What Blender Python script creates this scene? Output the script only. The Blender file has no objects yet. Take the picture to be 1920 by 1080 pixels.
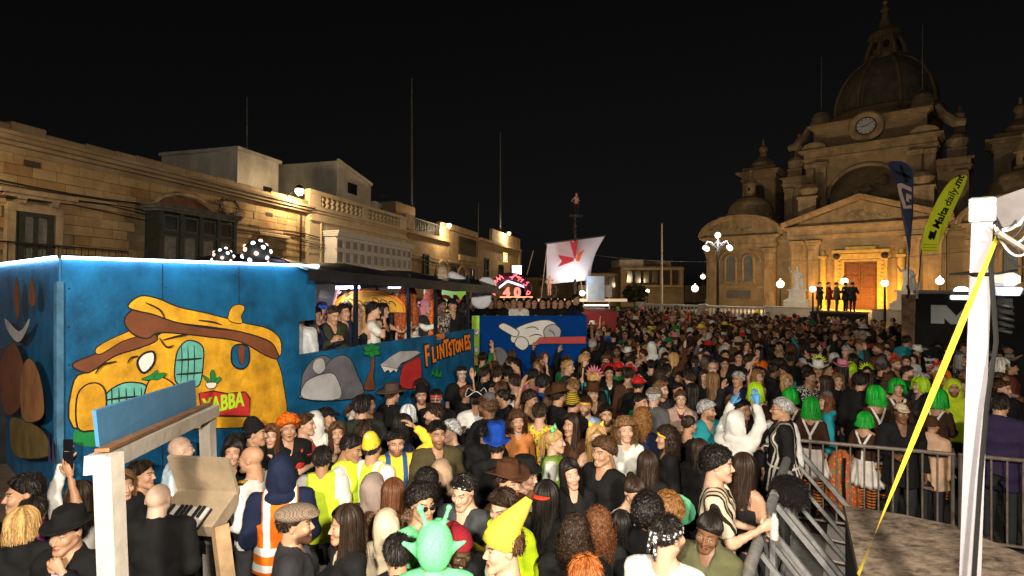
import bpy, bmesh, math, random
import numpy as np
from math import sin, cos, pi, radians, sqrt, atan2
from mathutils import Matrix, Vector, Euler

S = bpy.context.scene
COL = S.collection
random.seed(7)
RNG = np.random.default_rng(11)

# ---------------------------------------------------------------- camera
FLOOD = 2300.0
CAMH, F, HX, HY = 3.3, 1000.0, 960.0, 528.0      # metres, focal length and horizon in photo pixels (1920 wide)
cam_d = bpy.data.cameras.new('camera'); cam = bpy.data.objects.new('camera', cam_d); COL.objects.link(cam)
cam_d.sensor_width = 36.0; cam_d.lens = F / 1920 * 36.0
cam_d.shift_y = (HY - 540) / 1920
cam_d.clip_start = 0.05; cam_d.clip_end = 3000
cam.location = (0, 0, CAMH); cam.rotation_euler = (radians(90), 0, 0)
S.camera = cam
cam_d.dof.use_dof = True; cam_d.dof.focus_distance = 6.0; cam_d.dof.aperture_fstop = 4.0

def at(px, py, d):            # photo pixel + distance along the view -> point
    return Vector(((px - HX) / F * d, d, CAMH - (py - HY) / F * d))

def gp(px, py, z):            # photo pixel on a level surface at height z -> point
    return at(px, py, (CAMH - z) * F / (py - HY))

# ---------------------------------------------------------------- night sky, moon, exposure
W = bpy.data.worlds.new('World'); S.world = W; W.use_nodes = True
nt = W.node_tree; nt.nodes.clear()
sky = nt.nodes.new('ShaderNodeTexSky'); sky.sky_type = 'NISHITA'; sky.sun_disc = False
sky.sun_elevation = radians(32); sky.sun_rotation = radians(200)
hs = nt.nodes.new('ShaderNodeHueSaturation'); hs.inputs['Saturation'].default_value = 0.0
bg = nt.nodes.new('ShaderNodeBackground'); bg.inputs['Strength'].default_value = 0.0007
wo = nt.nodes.new('ShaderNodeOutputWorld')
nt.links.new(sky.outputs[0], hs.inputs['Color']); nt.links.new(hs.outputs[0], bg.inputs['Color']); nt.links.new(bg.outputs[0], wo.inputs['Surface'])
sun_d = bpy.data.lights.new('moon', 'SUN'); sun = bpy.data.objects.new('moon', sun_d); COL.objects.link(sun)
sun_d.energy = 0.02; sun_d.angle = radians(0.5); sun_d.color = (1, .93, .82)
sun.rotation_euler = (radians(58), 0, radians(-20)); sun.location = (0, -20, 30)
S.view_settings.view_transform = 'Standard'; S.view_settings.look = 'None'
S.view_settings.exposure = 0.0; S.view_settings.gamma = 1.0; S.view_settings.use_curve_mapping = False
S.cycles.use_denoising = True
S.cycles.max_bounces = 5; S.cycles.diffuse_bounces = 2; S.cycles.glossy_bounces = 2; S.cycles.transparent_max_bounces = 6
S.cycles.sample_clamp_indirect = 3.0
S.cycles.caustics_reflective = False; S.cycles.caustics_refractive = False
S.cycles.use_adaptive_sampling = True; S.cycles.adaptive_threshold = 0.02

# ---------------------------------------------------------------- materials
MATS = {}
def nodes_of(name):
    m = bpy.data.materials.new(name); m.use_nodes = True
    n = m.node_tree.nodes; l = m.node_tree.links
    return m, n, l, n['Principled BSDF']
def mat(name, col, rough=.7, var=.18, scale=6.0, bump=0.0, bscale=None, metal=0.0, emit=None, estr=0.0, col2=None, spec=.4, stain=0.0):
    """plain surface: base colour with noise variation, optional bump, stains"""
    if name in MATS: return MATS[name]
    m, n, l, b = nodes_of(name)
    c = (*col, 1)
    tc = n.new('ShaderNodeTexCoord')
    nz = n.new('ShaderNodeTexNoise'); nz.inputs['Scale'].default_value = scale; nz.inputs['Detail'].default_value = 6; nz.inputs['Roughness'].default_value = .6
    l.new(tc.outputs['Object'], nz.inputs['Vector'])
    rp = n.new('ShaderNodeValToRGB'); e = rp.color_ramp.elements
    c2 = col2 if col2 else tuple(x * (1 - var * 1.6) for x in col)
    e[0].position = .3; e[0].color = (*c2, 1); e[1].position = .7
    e[1].color = (*[min(1, x * (1 + var)) for x in col], 1)
    l.new(nz.outputs['Fac'], rp.inputs['Fac'])
    last = rp.outputs['Color']
    if stain:
        mp = n.new('ShaderNodeMapping'); mp.inputs['Scale'].default_value = (1.3, 1.3, .35)
        n2 = n.new('ShaderNodeTexNoise'); n2.inputs['Scale'].default_value = 1.4; n2.inputs['Detail'].default_value = 8; n2.inputs['Roughness'].default_value = .72
        l.new(tc.outputs['Object'], mp.inputs['Vector']); l.new(mp.outputs[0], n2.inputs['Vector'])
        r2 = n.new('ShaderNodeValToRGB'); r2.color_ramp.elements[0].position = .42; r2.color_ramp.elements[1].position = .7
        r2.color_ramp.elements[0].color = (1, 1, 1, 1); v = 1 - stain; r2.color_ramp.elements[1].color = (v, v * .95, v * .86, 1)
        l.new(n2.outputs['Fac'], r2.inputs['Fac'])
        mx = n.new('ShaderNodeMixRGB'); mx.blend_type = 'MULTIPLY'; mx.inputs['Fac'].default_value = 1
        l.new(last, mx.inputs[1]); l.new(r2.outputs[0], mx.inputs[2]); last = mx.outputs[0]
    l.new(last, b.inputs['Base Color'])
    b.inputs['Roughness'].default_value = rough; b.inputs['Metallic'].default_value = metal
    b.inputs['Specular IOR Level'].default_value = spec
    if bump:
        n3 = n.new('ShaderNodeTexNoise'); n3.inputs['Scale'].default_value = bscale or scale * 5; n3.inputs['Detail'].default_value = 5
        l.new(tc.outputs['Object'], n3.inputs['Vector'])
        bp = n.new('ShaderNodeBump'); bp.inputs['Strength'].default_value = bump; bp.inputs['Distance'].default_value = .02
        l.new(n3.outputs['Fac'], bp.inputs['Height']); l.new(bp.outputs[0], b.inputs['Normal'])
    if emit:
        b.inputs['Emission Color'].default_value = (*emit, 1); b.inputs['Emission Strength'].default_value = estr
    MATS[name] = m; return m
def glow(name, col, strength):
    if name in MATS: return MATS[name]
    m, n, l, b = nodes_of(name)
    b.inputs['Base Color'].default_value = (.8, .8, .8, 1)
    b.inputs['Emission Color'].default_value = (*col, 1); b.inputs['Emission Strength'].default_value = strength
    MATS[name] = m; return m
def masonry(name, c1, c2, mortar, bw=.55, bh=.27, ms=.008, bump=.5, stain=.35):
    """courses of limestone blocks, for walls too far off to pick the blocks apart"""
    m, n, l, b = nodes_of(name)
    tc = n.new('ShaderNodeTexCoord')
    sx = n.new('ShaderNodeSeparateXYZ'); l.new(tc.outputs['Object'], sx.inputs[0])
    ad = n.new('ShaderNodeMath'); ad.operation = 'ADD'; l.new(sx.outputs[0], ad.inputs[0]); l.new(sx.outputs[1], ad.inputs[1])
    cb = n.new('ShaderNodeCombineXYZ'); l.new(ad.outputs[0], cb.inputs[0]); l.new(sx.outputs[2], cb.inputs[1])
    br = n.new('ShaderNodeTexBrick'); br.inputs['Scale'].default_value = 1; br.inputs['Brick Width'].default_value = bw; br.inputs['Row Height'].default_value = bh
    br.inputs['Mortar Size'].default_value = ms; br.inputs['Mortar Smooth'].default_value = .3
    br.inputs['Color1'].default_value = (*c1, 1); br.inputs['Color2'].default_value = (*c2, 1); br.inputs['Mortar'].default_value = (*mortar, 1)
    l.new(cb.outputs[0], br.inputs['Vector'])
    nz = n.new('ShaderNodeTexNoise'); nz.inputs['Scale'].default_value = .9; nz.inputs['Detail'].default_value = 9; nz.inputs['Roughness'].default_value = .7
    l.new(tc.outputs['Object'], nz.inputs['Vector'])
    r2 = n.new('ShaderNodeValToRGB'); r2.color_ramp.elements[0].position = .35; r2.color_ramp.elements[1].position = .72
    v = 1 - stain; r2.color_ramp.elements[0].color = (1.0, 1.0, 1.0, 1); r2.color_ramp.elements[1].color = (v, v * .93, v * .85, 1)
    l.new(nz.outputs['Fac'], r2.inputs['Fac'])
    mx = n.new('ShaderNodeMixRGB'); mx.blend_type = 'MULTIPLY'; mx.inputs['Fac'].default_value = 1
    l.new(br.outputs['Color'], mx.inputs[1]); l.new(r2.outputs[0], mx.inputs[2]); l.new(mx.outputs[0], b.inputs['Base Color'])
    n3 = n.new('ShaderNodeTexNoise'); n3.inputs['Scale'].default_value = 9; n3.inputs['Detail'].default_value = 6
    l.new(tc.outputs['Object'], n3.inputs['Vector'])
    m2 = n.new('ShaderNodeMath'); m2.operation = 'SUBTRACT'; l.new(n3.outputs['Fac'], m2.inputs[0]); l.new(br.outputs['Fac'], m2.inputs[1])
    bp = n.new('ShaderNodeBump'); bp.inputs['Strength'].default_value = bump; bp.inputs['Distance'].default_value = .025
    l.new(m2.outputs[0], bp.inputs['Height']); l.new(bp.outputs[0], b.inputs['Normal'])
    b.inputs['Roughness'].default_value = .85; b.inputs['Specular IOR Level'].default_value = .2
    MATS[name] = m; return m
def objcol(name, rough=.8, noise=.25, nscale=25, bump=.25, bscale=60, spec=.3, attr=None, weave=False, sheen=0.0, metal=0.0):
    """colour comes from the object's own colour (obj.color); noise, weave and wrinkles on top"""
    m, n, l, b = nodes_of(name)
    oi = n.new('ShaderNodeObjectInfo'); tc = n.new('ShaderNodeTexCoord')
    nz = n.new('ShaderNodeTexNoise'); nz.inputs['Scale'].default_value = nscale; nz.inputs['Detail'].default_value = 4
    l.new(tc.outputs['Object'], nz.inputs['Vector'])
    mr = n.new('ShaderNodeMapRange'); mr.inputs['From Min'].default_value = .3; mr.inputs['From Max'].default_value = .7
    mr.inputs['To Min'].default_value = 1 - noise; mr.inputs['To Max'].default_value = 1 + noise
    l.new(nz.outputs['Fac'], mr.inputs['Value'])
    f = mr.outputs[0]
    if attr:
        a = n.new('ShaderNodeAttribute'); a.attribute_name = attr
        mu = n.new('ShaderNodeMath'); mu.operation = 'MULTIPLY'; l.new(f, mu.inputs[0]); l.new(a.outputs['Fac'], mu.inputs[1]); f = mu.outputs[0]
    vm = n.new('ShaderNodeVectorMath'); vm.operation = 'SCALE'; l.new(oi.outputs['Color'], vm.inputs[0]); l.new(f, vm.inputs['Scale'])
    l.new(vm.outputs[0], b.inputs['Base Color'])
    b.inputs['Roughness'].default_value = rough; b.inputs['Specular IOR Level'].default_value = spec; b.inputs['Metallic'].default_value = metal
    if sheen: b.inputs['Sheen Weight'].default_value = sheen
    if bump:
        n3 = n.new('ShaderNodeTexNoise'); n3.inputs['Scale'].default_value = bscale; n3.inputs['Detail'].default_value = 3
        mp = n.new('ShaderNodeMapping'); mp.inputs['Scale'].default_value = (1, 1, .45); l.new(tc.outputs['Object'], mp.inputs['Vector'])
        l.new(mp.outputs[0], n3.inputs['Vector'])
        bp = n.new('ShaderNodeBump'); bp.inputs['Strength'].default_value = bump; bp.inputs['Distance'].default_value = .02
        l.new(n3.outputs['Fac'], bp.inputs['Height']); l.new(bp.outputs[0], b.inputs['Normal'])
    MATS[name] = m; return m

# ---------------------------------------------------------------- mesh helpers
class MB:
    def __init__(self): self.v = []; self.f = []
    def add(self, vs, fs, M=None):
        o = len(self.v)
        self.v += [tuple(M @ Vector(p)) for p in vs] if M is not None else [tuple(p) for p in vs]
        self.f += [tuple(i + o for i in q) for q in fs]; return self
    def box(self, c, s, M=None, rz=0.0, taper=1.0, bev=0.0):
        x, y, z = s[0] / 2, s[1] / 2, s[2] / 2
        if bev <= 0:
            vs = [(-x, -y, -z), (x, -y, -z), (x, y, -z), (-x, y, -z)] + [(a * taper, b * taper, z) for a, b in ((-x, -y), (x, -y), (x, y), (-x, y))]
            fs = [(0, 3, 2, 1), (4, 5, 6, 7), (0, 1, 5, 4), (1, 2, 6, 5), (2, 3, 7, 6), (3, 0, 4, 7)]
        else:
            b = min(bev, x * .9, y * .9, z * .9)
            ring = lambda X, Y, Z: [(-X, -Y, Z), (X, -Y, Z), (X, Y, Z), (-X, Y, Z)]
            vs = ring(x - b, y - b, -z) + ring(x, y, -z + b) + ring(x, y, z - b) + ring(x - b, y - b, z)
            fs = [(0, 3, 2, 1), (12, 13, 14, 15)]
            for r in range(3):
                for k in range(4): fs.append((r * 4 + k, r * 4 + (k + 1) % 4, r * 4 + 4 + (k + 1) % 4, r * 4 + 4 + k))
        T = Matrix.Translation(c) @ Matrix.Rotation(rz, 4, 'Z')
        return self.add(vs, fs, T if M is None else M @ T)
    def seg(self, a, b, w, h=None, up=(0, 0, 1), bev=0.0):          # box beam from a to b
        a, b = Vector(a), Vector(b); d = b - a; L = d.length
        if L < 1e-6: return self
        z = d / L; u = Vector(up)
        if abs(z.dot(u)) > .98: u = Vector((0, 1, 0))
        x = u.cross(z).normalized(); y = z.cross(x)
        M = Matrix(((x.x, y.x, z.x, 0), (x.y, y.y, z.y, 0), (x.z, y.z, z.z, 0), (0, 0, 0, 1)))
        M.translation = (a + b) / 2
        return self.box((0, 0, 0), (w, h or w, L), M, bev=bev)
    def tube(self, pts, r, n=8, cap=True):
        pts = [Vector(p) for p in pts]; k = len(pts)
        rs = r if isinstance(r, (list, tuple)) else [r] * k
        vs = []; fs = []; prev = None
        for i, p in enumerate(pts):
            t = (pts[min(i + 1, k - 1)] - pts[max(i - 1, 0)]).normalized()
            u = prev if prev is not None else (Vector((0, 0, 1)) if abs(t.z) < .9 else Vector((1, 0, 0)))
            x = (u - t * u.dot(t)).normalized(); y = t.cross(x); prev = x
            for j in range(n):
                a = 2 * pi * j / n; vs.append(p + (x * cos(a) + y * sin(a)) * rs[i])
        for i in range(k - 1):
            for j in range(n): fs.append((i * n + j, i * n + (j + 1) % n, (i + 1) * n + (j + 1) % n, (i + 1) * n + j))
        if cap: fs.append(tuple(range(n - 1, -1, -1))); fs.append(tuple(range((k - 1) * n, k * n)))
        return self.add(vs, fs)
    def lathe(self, prof, n=24, M=None, cap=True, a0=0.0, a1=2 * pi):
        vs = []; fs = []; full = abs(a1 - a0 - 2 * pi) < 1e-6; m = n if full else n + 1
        for (r, z) in prof:
            for j in range(m):
                a = a0 + (a1 - a0) * j / n; vs.append((r * cos(a), r * sin(a), z))
        for i in range(len(prof) - 1):
            for j in range(n):
                j2 = (j + 1) % m if full else j + 1
                fs.append((i * m + j, i * m + j2, (i + 1) * m + j2, (i + 1) * m + j))
        if cap and full:
            if prof[0][0] > 1e-4: fs.append(tuple(range(m - 1, -1, -1)))
            if prof[-1][0] > 1e-4: fs.append(tuple(range((len(prof) - 1) * m, len(prof) * m)))
        return self.add(vs, fs, M)
    def prism(self, poly, t, M=None):            # polygon in the local xz plane, thickness t from y=0 towards -y (counter-clockwise seen from -y)
        n = len(poly); vs = [(x, -t, z) for x, z in poly] + [(x, 0, z) for x, z in poly]
        fs = [tuple(range(n)), tuple(range(2 * n - 1, n - 1, -1))]
        for i in range(n): j = (i + 1) % n; fs.append((j, i, i + n, j + n))
        return self.add(vs, fs, M)
    def ball(self, c, r, n=12, m=8, M=None):
        r = r if isinstance(r, (tuple, list)) else (r, r, r)
        vs = [(c[0], c[1], c[2] - r[2])]; fs = []
        for i in range(1, m):
            t = pi * i / m - pi / 2
            for j in range(n):
                a = 2 * pi * j / n; vs.append((c[0] + r[0] * cos(t) * cos(a), c[1] + r[1] * cos(t) * sin(a), c[2] + r[2] * sin(t)))
        vs.append((c[0], c[1], c[2] + r[2])); L = len(vs) - 1
        for j in range(n): fs.append((0, 1 + (j + 1) % n, 1 + j)); fs.append((L, L - n + j, L - n + (j + 1) % n))
        for i in range(m - 2):
            for j in range(n): a = 1 + i * n + j; b = 1 + i * n + (j + 1) % n; fs.append((a, b, b + n, a + n))
        return self.add(vs, fs, M)
    def mesh(self, name):
        me = bpy.data.meshes.new(name); me.from_pydata(self.v, [], self.f); me.update(); return me

def link(name, data, material=None, parent=None, M=None, smooth=None, color=None):
    o = bpy.data.objects.new(name, data); COL.objects.link(o)
    if material is not None and data is not None and len(data.materials) == 0: data.materials.append(material)
    if smooth is not None and data is not None:
        if smooth is True: data.polygons.foreach_set('use_smooth', [True] * len(data.polygons))
        elif smooth: data.set_sharp_from_angle(angle=radians(smooth))
    if M is not None: o.matrix_local = M if isinstance(M, Matrix) else Matrix.Translation(M)
    if parent is not None: o.parent = parent
    if color is not None: o.color = (*color[:3], 1)
    return o
def part(name, mb, material, parent=None, M=None, smooth=None, color=None):
    return link(name, mb.mesh(name), material, parent, M, smooth, color)
def empty(name, M=None): 
    o = bpy.data.objects.new(name, None); COL.objects.link(o); o.empty_display_size = .1
    if M is not None: o.matrix_world = M if isinstance(M, Matrix) else Matrix.Translation(M)
    return o
def tag(o, label=None, cat=None, group=None, kind=None):
    if label: o['label'] = label
    if cat: o['category'] = cat
    if group: o['group'] = group
    if kind: o['kind'] = kind
    return o
def lamp(name, typ, loc, energy, col, parent=None, radius=.1, **kw):
    d = bpy.data.lights.new(name, typ); o = bpy.data.objects.new(name, d); COL.objects.link(o)
    d.energy = energy; d.color = col
    if typ != 'SUN': d.shadow_soft_size = radius
    for k, v in kw.items(): setattr(d, k, v)
    o.location = loc
    if parent is not None: o.parent = parent
    return o
def text_mesh(s, size, extrude=.004, shear=0.0, bold=0.0, spacing=1.0):
    c = bpy.data.curves.new('txt', 'FONT'); c.body = s; c.size = size; c.extrude = extrude; c.offset = bold; c.shear = shear; c.resolution_u = 3
    c.space_character = spacing
    o = bpy.data.objects.new('txt', c); COL.objects.link(o)
    bpy.context.view_layer.update()
    me = bpy.data.meshes.new_from_object(o.evaluated_get(bpy.context.evaluated_depsgraph_get()))
    bpy.data.objects.remove(o); bpy.data.curves.remove(c); me.name = 'lettering'; return me
# ================================================================ people: implicit surfaces meshed with surface nets
def ax(*segs):
    a = [segs[0][0]]
    for s, e, st in segs:
        k = max(1, int(round((e - s) / st))); a += list(np.linspace(s, e, k + 1)[1:])
    return np.array(a)
def snets(f, xs, ys, zs):
    X, Y, Z = np.meshgrid(xs, ys, zs, indexing='ij')
    V = f(X, Y, Z); n = V.shape; ins = V < 0
    cs = (n[0] - 1, n[1] - 1, n[2] - 1)
    acc = np.zeros(cs + (3,)); cnt = np.zeros(cs)
    A = (xs, ys, zs); edges = []
    for d in range(3):
        s0 = [slice(None)] * 3; s1 = [slice(None)] * 3; s0[d] = slice(0, -1); s1[d] = slice(1, None)
        i, j, k = np.nonzero(ins[tuple(s0)] != ins[tuple(s1)])
        I = [i, j, k]; I1 = [i.copy(), j.copy(), k.copy()]; I1[d] = I1[d] + 1
        v0 = V[i, j, k]; v1 = V[tuple(I1)]; t = v0 / (v0 - v1)
        P = np.stack([A[0][i], A[1][j], A[2][k]], 1).astype(float)
        P[:, d] += t * (A[d][I1[d]] - A[d][I[d]])
        o = [x for x in range(3) if x != d]
        for da in (0, 1):
            for db in (0, 1):
                C = [i.copy(), j.copy(), k.copy()]; C[o[0]] -= da; C[o[1]] -= db
                ok = (C[o[0]] >= 0) & (C[o[1]] >= 0) & (C[o[0]] < cs[o[0]]) & (C[o[1]] < cs[o[1]])
                np.add.at(acc, (C[0][ok], C[1][ok], C[2][ok]), P[ok]); np.add.at(cnt, (C[0][ok], C[1][ok], C[2][ok]), 1)
        edges.append((d, o, I, ins[i, j, k]))
    m = cnt > 0; idx = -np.ones(cs, int); idx[m] = np.arange(m.sum())
    verts = acc[m] / cnt[m][:, None]; quads = []
    for d, o, I, inside in edges:
        ok = (I[o[0]] >= 1) & (I[o[1]] >= 1) & (I[o[0]] < cs[o[0]]) & (I[o[1]] < cs[o[1]])
        def g(a, b):
            C = [I[0][ok].copy(), I[1][ok].copy(), I[2][ok].copy()]; C[o[0]] -= a; C[o[1]] -= b; return idx[tuple(C)]
        q = np.stack([g(1, 1), g(0, 1), g(0, 0), g(1, 0)], 1)
        fl = ~inside[ok]
        if d == 1: fl = ~fl
        q[fl] = q[fl][:, ::-1]; quads.append(q)
    return verts, np.concatenate(quads)
def smin(a, b, k):
    h = np.clip(.5 + .5 * (b - a) / k, 0, 1); return b + (a - b) * h - k * h * (1 - h)
def smax(a, b, k): return -smin(-a, -b, k)
def ell(X, Y, Z, c, r):
    x, y, z = (X - c[0]) / r[0], (Y - c[1]) / r[1], (Z - c[2]) / r[2]
    q = np.sqrt(x * x + y * y + z * z) + 1e-9
    g = np.sqrt((x / r[0]) ** 2 + (y / r[1]) ** 2 + (z / r[2]) ** 2) + 1e-9
    return q * (q - 1) / g
def cone(X, Y, Z, a, b, ra, rb):
    a = np.array(a, float); b = np.array(b, float); d = b - a; L2 = d @ d + 1e-12
    t = np.clip(((X - a[0]) * d[0] + (Y - a[1]) * d[1] + (Z - a[2]) * d[2]) / L2, 0, 1)
    return np.sqrt((X - a[0] - t * d[0]) ** 2 + (Y - a[1] - t * d[1]) ** 2 + (Z - a[2] - t * d[2]) ** 2) - (ra + (rb - ra) * t)
def sph(X, Y, Z, c, r): return np.sqrt((X - c[0]) ** 2 + (Y - c[1]) ** 2 + (Z - c[2]) ** 2) - r
def wob(X, Y, Z, f, seed):
    r = np.random.default_rng(seed); s = 0
    for k in range(3):
        d = r.normal(size=3); d /= np.linalg.norm(d); e = r.normal(size=3); e /= np.linalg.norm(e)
        s = s + np.sin((X * d[0] + Y * d[1] + Z * d[2]) * f * (1 + .4 * k) + 2.2 * np.sin((X * e[0] + Y * e[1] + Z * e[2]) * f * .45 + k))
    return s / 3

# ---- head template (origin = middle of the head, face towards -y)
def head_sdf(sex, mouth=0.0):
    sm_ = 1 if mouth < 0 else 0; mouth = max(mouth, 0.0); fem = sex == 'f'; jw = .053 if fem else .060; nz_ = .85 if fem else 1.0
    def f(X, Y, Z):
        x = np.abs(X)
        d = ell(X, Y, Z, (0, .015, .036), (.075, .096, .088))
        d = smin(d, ell(X, Y, Z, (0, -.022, -.035), (jw, .070, .080)), .03)
        d = smin(d, sph(X, Y, Z, (0, -.070, -.098 - mouth * .012), .020 if fem else .024), .03)
        d = smin(d, cone(x, Y, Z, (jw * .92, .0, -.05), (.018, -.07, -.098), .016, .016), .025)
        d = smin(d, sph(x, Y, Z, (.041, -.062 - .004 * sm_, -.022 - .004 * sm_), .024), .025)
        if not fem: d = smin(d, cone(x, Y, Z, (.010, -.086, .027), (.045, -.072, .024), .010, .008), .015)
        d = smin(d, cone(X, Y, Z, (0, .03, -.07), (0, .05, -.20), .050 if fem else .060, .054 if fem else .064), .025)
        d = smax(d, -sph(x, Y, Z, (.031, -.1005, .006), .0155), .014)
        ball = sph(x, Y, Z, (.031, -.0745, .0055), .0128); d = np.minimum(d, ball)
        d = smin(d, cone(x, Y, Z, (.020, -.0845, .0135), (.043, -.0805, .0125), .0042, .0038), .004)
        d = smin(d, cone(X, Y, Z, (0, -.088, .012), (0, -.108 * (1 if not fem else .985), -.026), .0075 * nz_, .0115 * nz_), .009)
        d = smin(d, sph(x, Y, Z, (.0115 * nz_, -.097, -.031), .0078 * nz_), .006)
        lz = -.060
        d = smin(d, cone(x, Y, Z, (.0, -.0935, lz), (.021 + .005 * sm_, -.083 + .003 * sm_, lz - .004 + .007 * sm_), .0062, .003), .006)
        d = smin(d, cone(x, Y, Z, (.0, -.0915, lz - .013 - mouth * .014), (.019 + .005 * sm_, -.082 + .003 * sm_, lz - .009 - mouth * .005 + .008 * sm_), .0072 if fem else .0062, .003), .006)
        d = smax(d, -ell(X, Y, Z, (0, -.100, lz - .0065 - mouth * .007), (.021, .016, .0018 + mouth * .010)), .003)
        ear = smax(ell(x, Y, Z, (.0775, .016, .004), (.0095, .020, .031)), -ell(x, Y, Z, (.087, .010, .006), (.007, .010, .018)), .006)
        return smin(d, ear, .007)
    return f
HEADS = {}
def head(sex, lod, beard=0, mouth=0.0):
    key = (sex, lod, beard, mouth)
    if key in HEADS: return HEADS[key]
    if lod == 'A':
        xs = ax((-.094, -.062, .0085), (-.062, .062, .0050), (.062, .094, .0085)); ys = ax((-.128, -.06, .0050), (-.06, .13, .0150))
        zs = ax((-.205, -.115, .018), (-.115, .04, .0047), (.04, .135, .0150))
    else:
        xs = ax((-.098, .098, .0115)); ys = ax((-.130, -.06, .010), (-.06, .13, .018)); zs = ax((-.19, -.11, .02), (-.11, .04, .011), (.04, .14, .018))
    v, q = snets(head_sdf(sex, mouth), xs, ys, zs)
    x, y, z = np.abs(v[:, 0]), v[:, 1], v[:, 2]; g = 0.0 if lod == 'A' else .0025
    m = np.zeros((len(v), 4)); frt = y < -.05
    sm_ = mouth < 0; mouth = max(mouth, 0.0); z0_ = z - (x / .026) ** 2 * .008 * sm_
    lip = ((x / (.024 + .004 * sm_)) ** 2 + ((z0_ + .0675 + mouth * .006) / (.0115 + mouth * .009)) ** 2 < 1) & (y < -.074)
    m[lip, 0] = 1
    eb = np.sqrt((x - .031) ** 2 + (y + .0745) ** 2 + (z - .0055) ** 2)
    eye = (eb < .0142 + g) & (y < -.08) & (np.abs(z - .0050) < .0068); m[eye, 1] = 1
    iris = (np.sqrt((x - .031) ** 2 + (z - .005) ** 2) < .0058 + g * .4) & (y < -.083); m[iris, 2] = 1
    lash = (eb < .018) & (np.abs(z - .0125) < .0028) & (y < -.078) & (x > .016) & (x < .047); m[lash, 2] = .85
    bz = .0285 + .004 * np.sin((x - .012) / .035 * 2.2); br = (np.abs(z - bz) < (.0042 if sex == 'm' else .0030) + g * .5) & (x > .011) & (x < .051) & (y < -.06); m[br, 2] = .9
    nost = (np.sqrt((x - .007) ** 2 + (z + .038) ** 2) < .004) & (y < -.094); m[nost, 2] = .8
    if sm_: m[(x < .019) & (np.abs(z0_ + .0675) < .0042) & (y < -.07), 1] = 1; m[(x < .019) & (np.abs(z0_ + .0675) < .0042) & (y < -.07), 0] = 0
    if mouth: m[(x < .017) & (np.abs(z + .0665 + mouth * .007) < .006 * mouth + .001) & (y < -.07) & (y > -.089), 2] = 1
    if beard:
        bd = (z < -.030) & (z > -.125) & frt | (z < -.02) & (z > -.11) & (y > -.06) & (y < .0) & (x > .035)
        bd &= ~lip & ~((z > -.047) & (x < .030)) ; bd &= ~((np.abs(z + .054) < .006) & (x > .0) & (x < .022) & (beard < 1)); m[bd, 3] = beard * np.clip((-z[bd] - .03) / .022, .25, 1) * np.clip((.012 - y[bd]) / .03, .3, 1)
        if beard >= 1: v = v.copy(); nb = bd & (z < -.05); v[nb] += (v[nb] - np.array([0, -.01, -.04])) * .07
    HEADS[key] = (v, q, m); return HEADS[key]

# ---- hands: palm and five separate bent fingers (wrist at origin, fingers along +z, palm faces -y, thumb on +x)
HANDS = {}
def hand(kind, mir):
    if (kind, mir) in HANDS: return HANDS[(kind, mir)]
    curl = {'relaxed': .42, 'open': .10, 'grip': 1.05, 'point': .9}[kind]
    b = MB()
    pal = [(.024, .019, -.015), (.026, .018, .01), (.036, .017, .04), (.041, .015, .075), (.039, .012, .094)]
    vs = []; fs = []; n = 10
    for rx, ry, z in pal:
        for j in range(n): a = 2 * pi * j / n; vs.append((rx * cos(a), ry * sin(a), z))
    for i in range(len(pal) - 1):
        for j in range(n): fs.append((i * n + j, i * n + (j + 1) % n, i * n + n + (j + 1) % n, i * n + n + j))
    fs.append(tuple(range(len(pal) * n - n, len(pal) * n))); b.add(vs, fs)
    for k, (bx, L, r) in enumerate(((.030, .072, .0088), (.010, .080, .0090), (-.011, .075, .0088), (-.030, .058, .0078))):
        p = Vector((bx, 0, .085 - (.006 if k == 3 else 0))); a = .06 if kind != 'grip' else .25; pts = [p.copy()]
        sp = (k - 1.4) * (-.10 if kind == 'open' else -.03)
        for j, fr in enumerate((.46, .30, .24)):
            c = curl * (1 if kind != 'point' or k else .05) * (.9 + .1 * k)
            a += c * (.8 if j else .6); p = p + Vector((-sp * cos(a), -sin(a), cos(a))) * L * fr; pts.append(p.copy())
        b.tube(pts, [r, r * .95, r * .88, r * .62], 6)
    ta = .5 if kind == 'grip' else .15
    b.tube([(.026, -.004, .022), (.046, -.010 - .01 * ta, .046), (.058 - .02 * ta, -.018 - .03 * ta, .072), (.060 - .035 * ta, -.024 - .045 * ta, .094)], [.014, .0125, .0105, .0075], 6)
    v = np.array(b.v); f = b.f
    if mir: v = v * np.array([-1, 1, 1]); f = [q[::-1] for q in f]
    HANDS[(kind, mir)] = (v, f); return HANDS[(kind, mir)]

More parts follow.
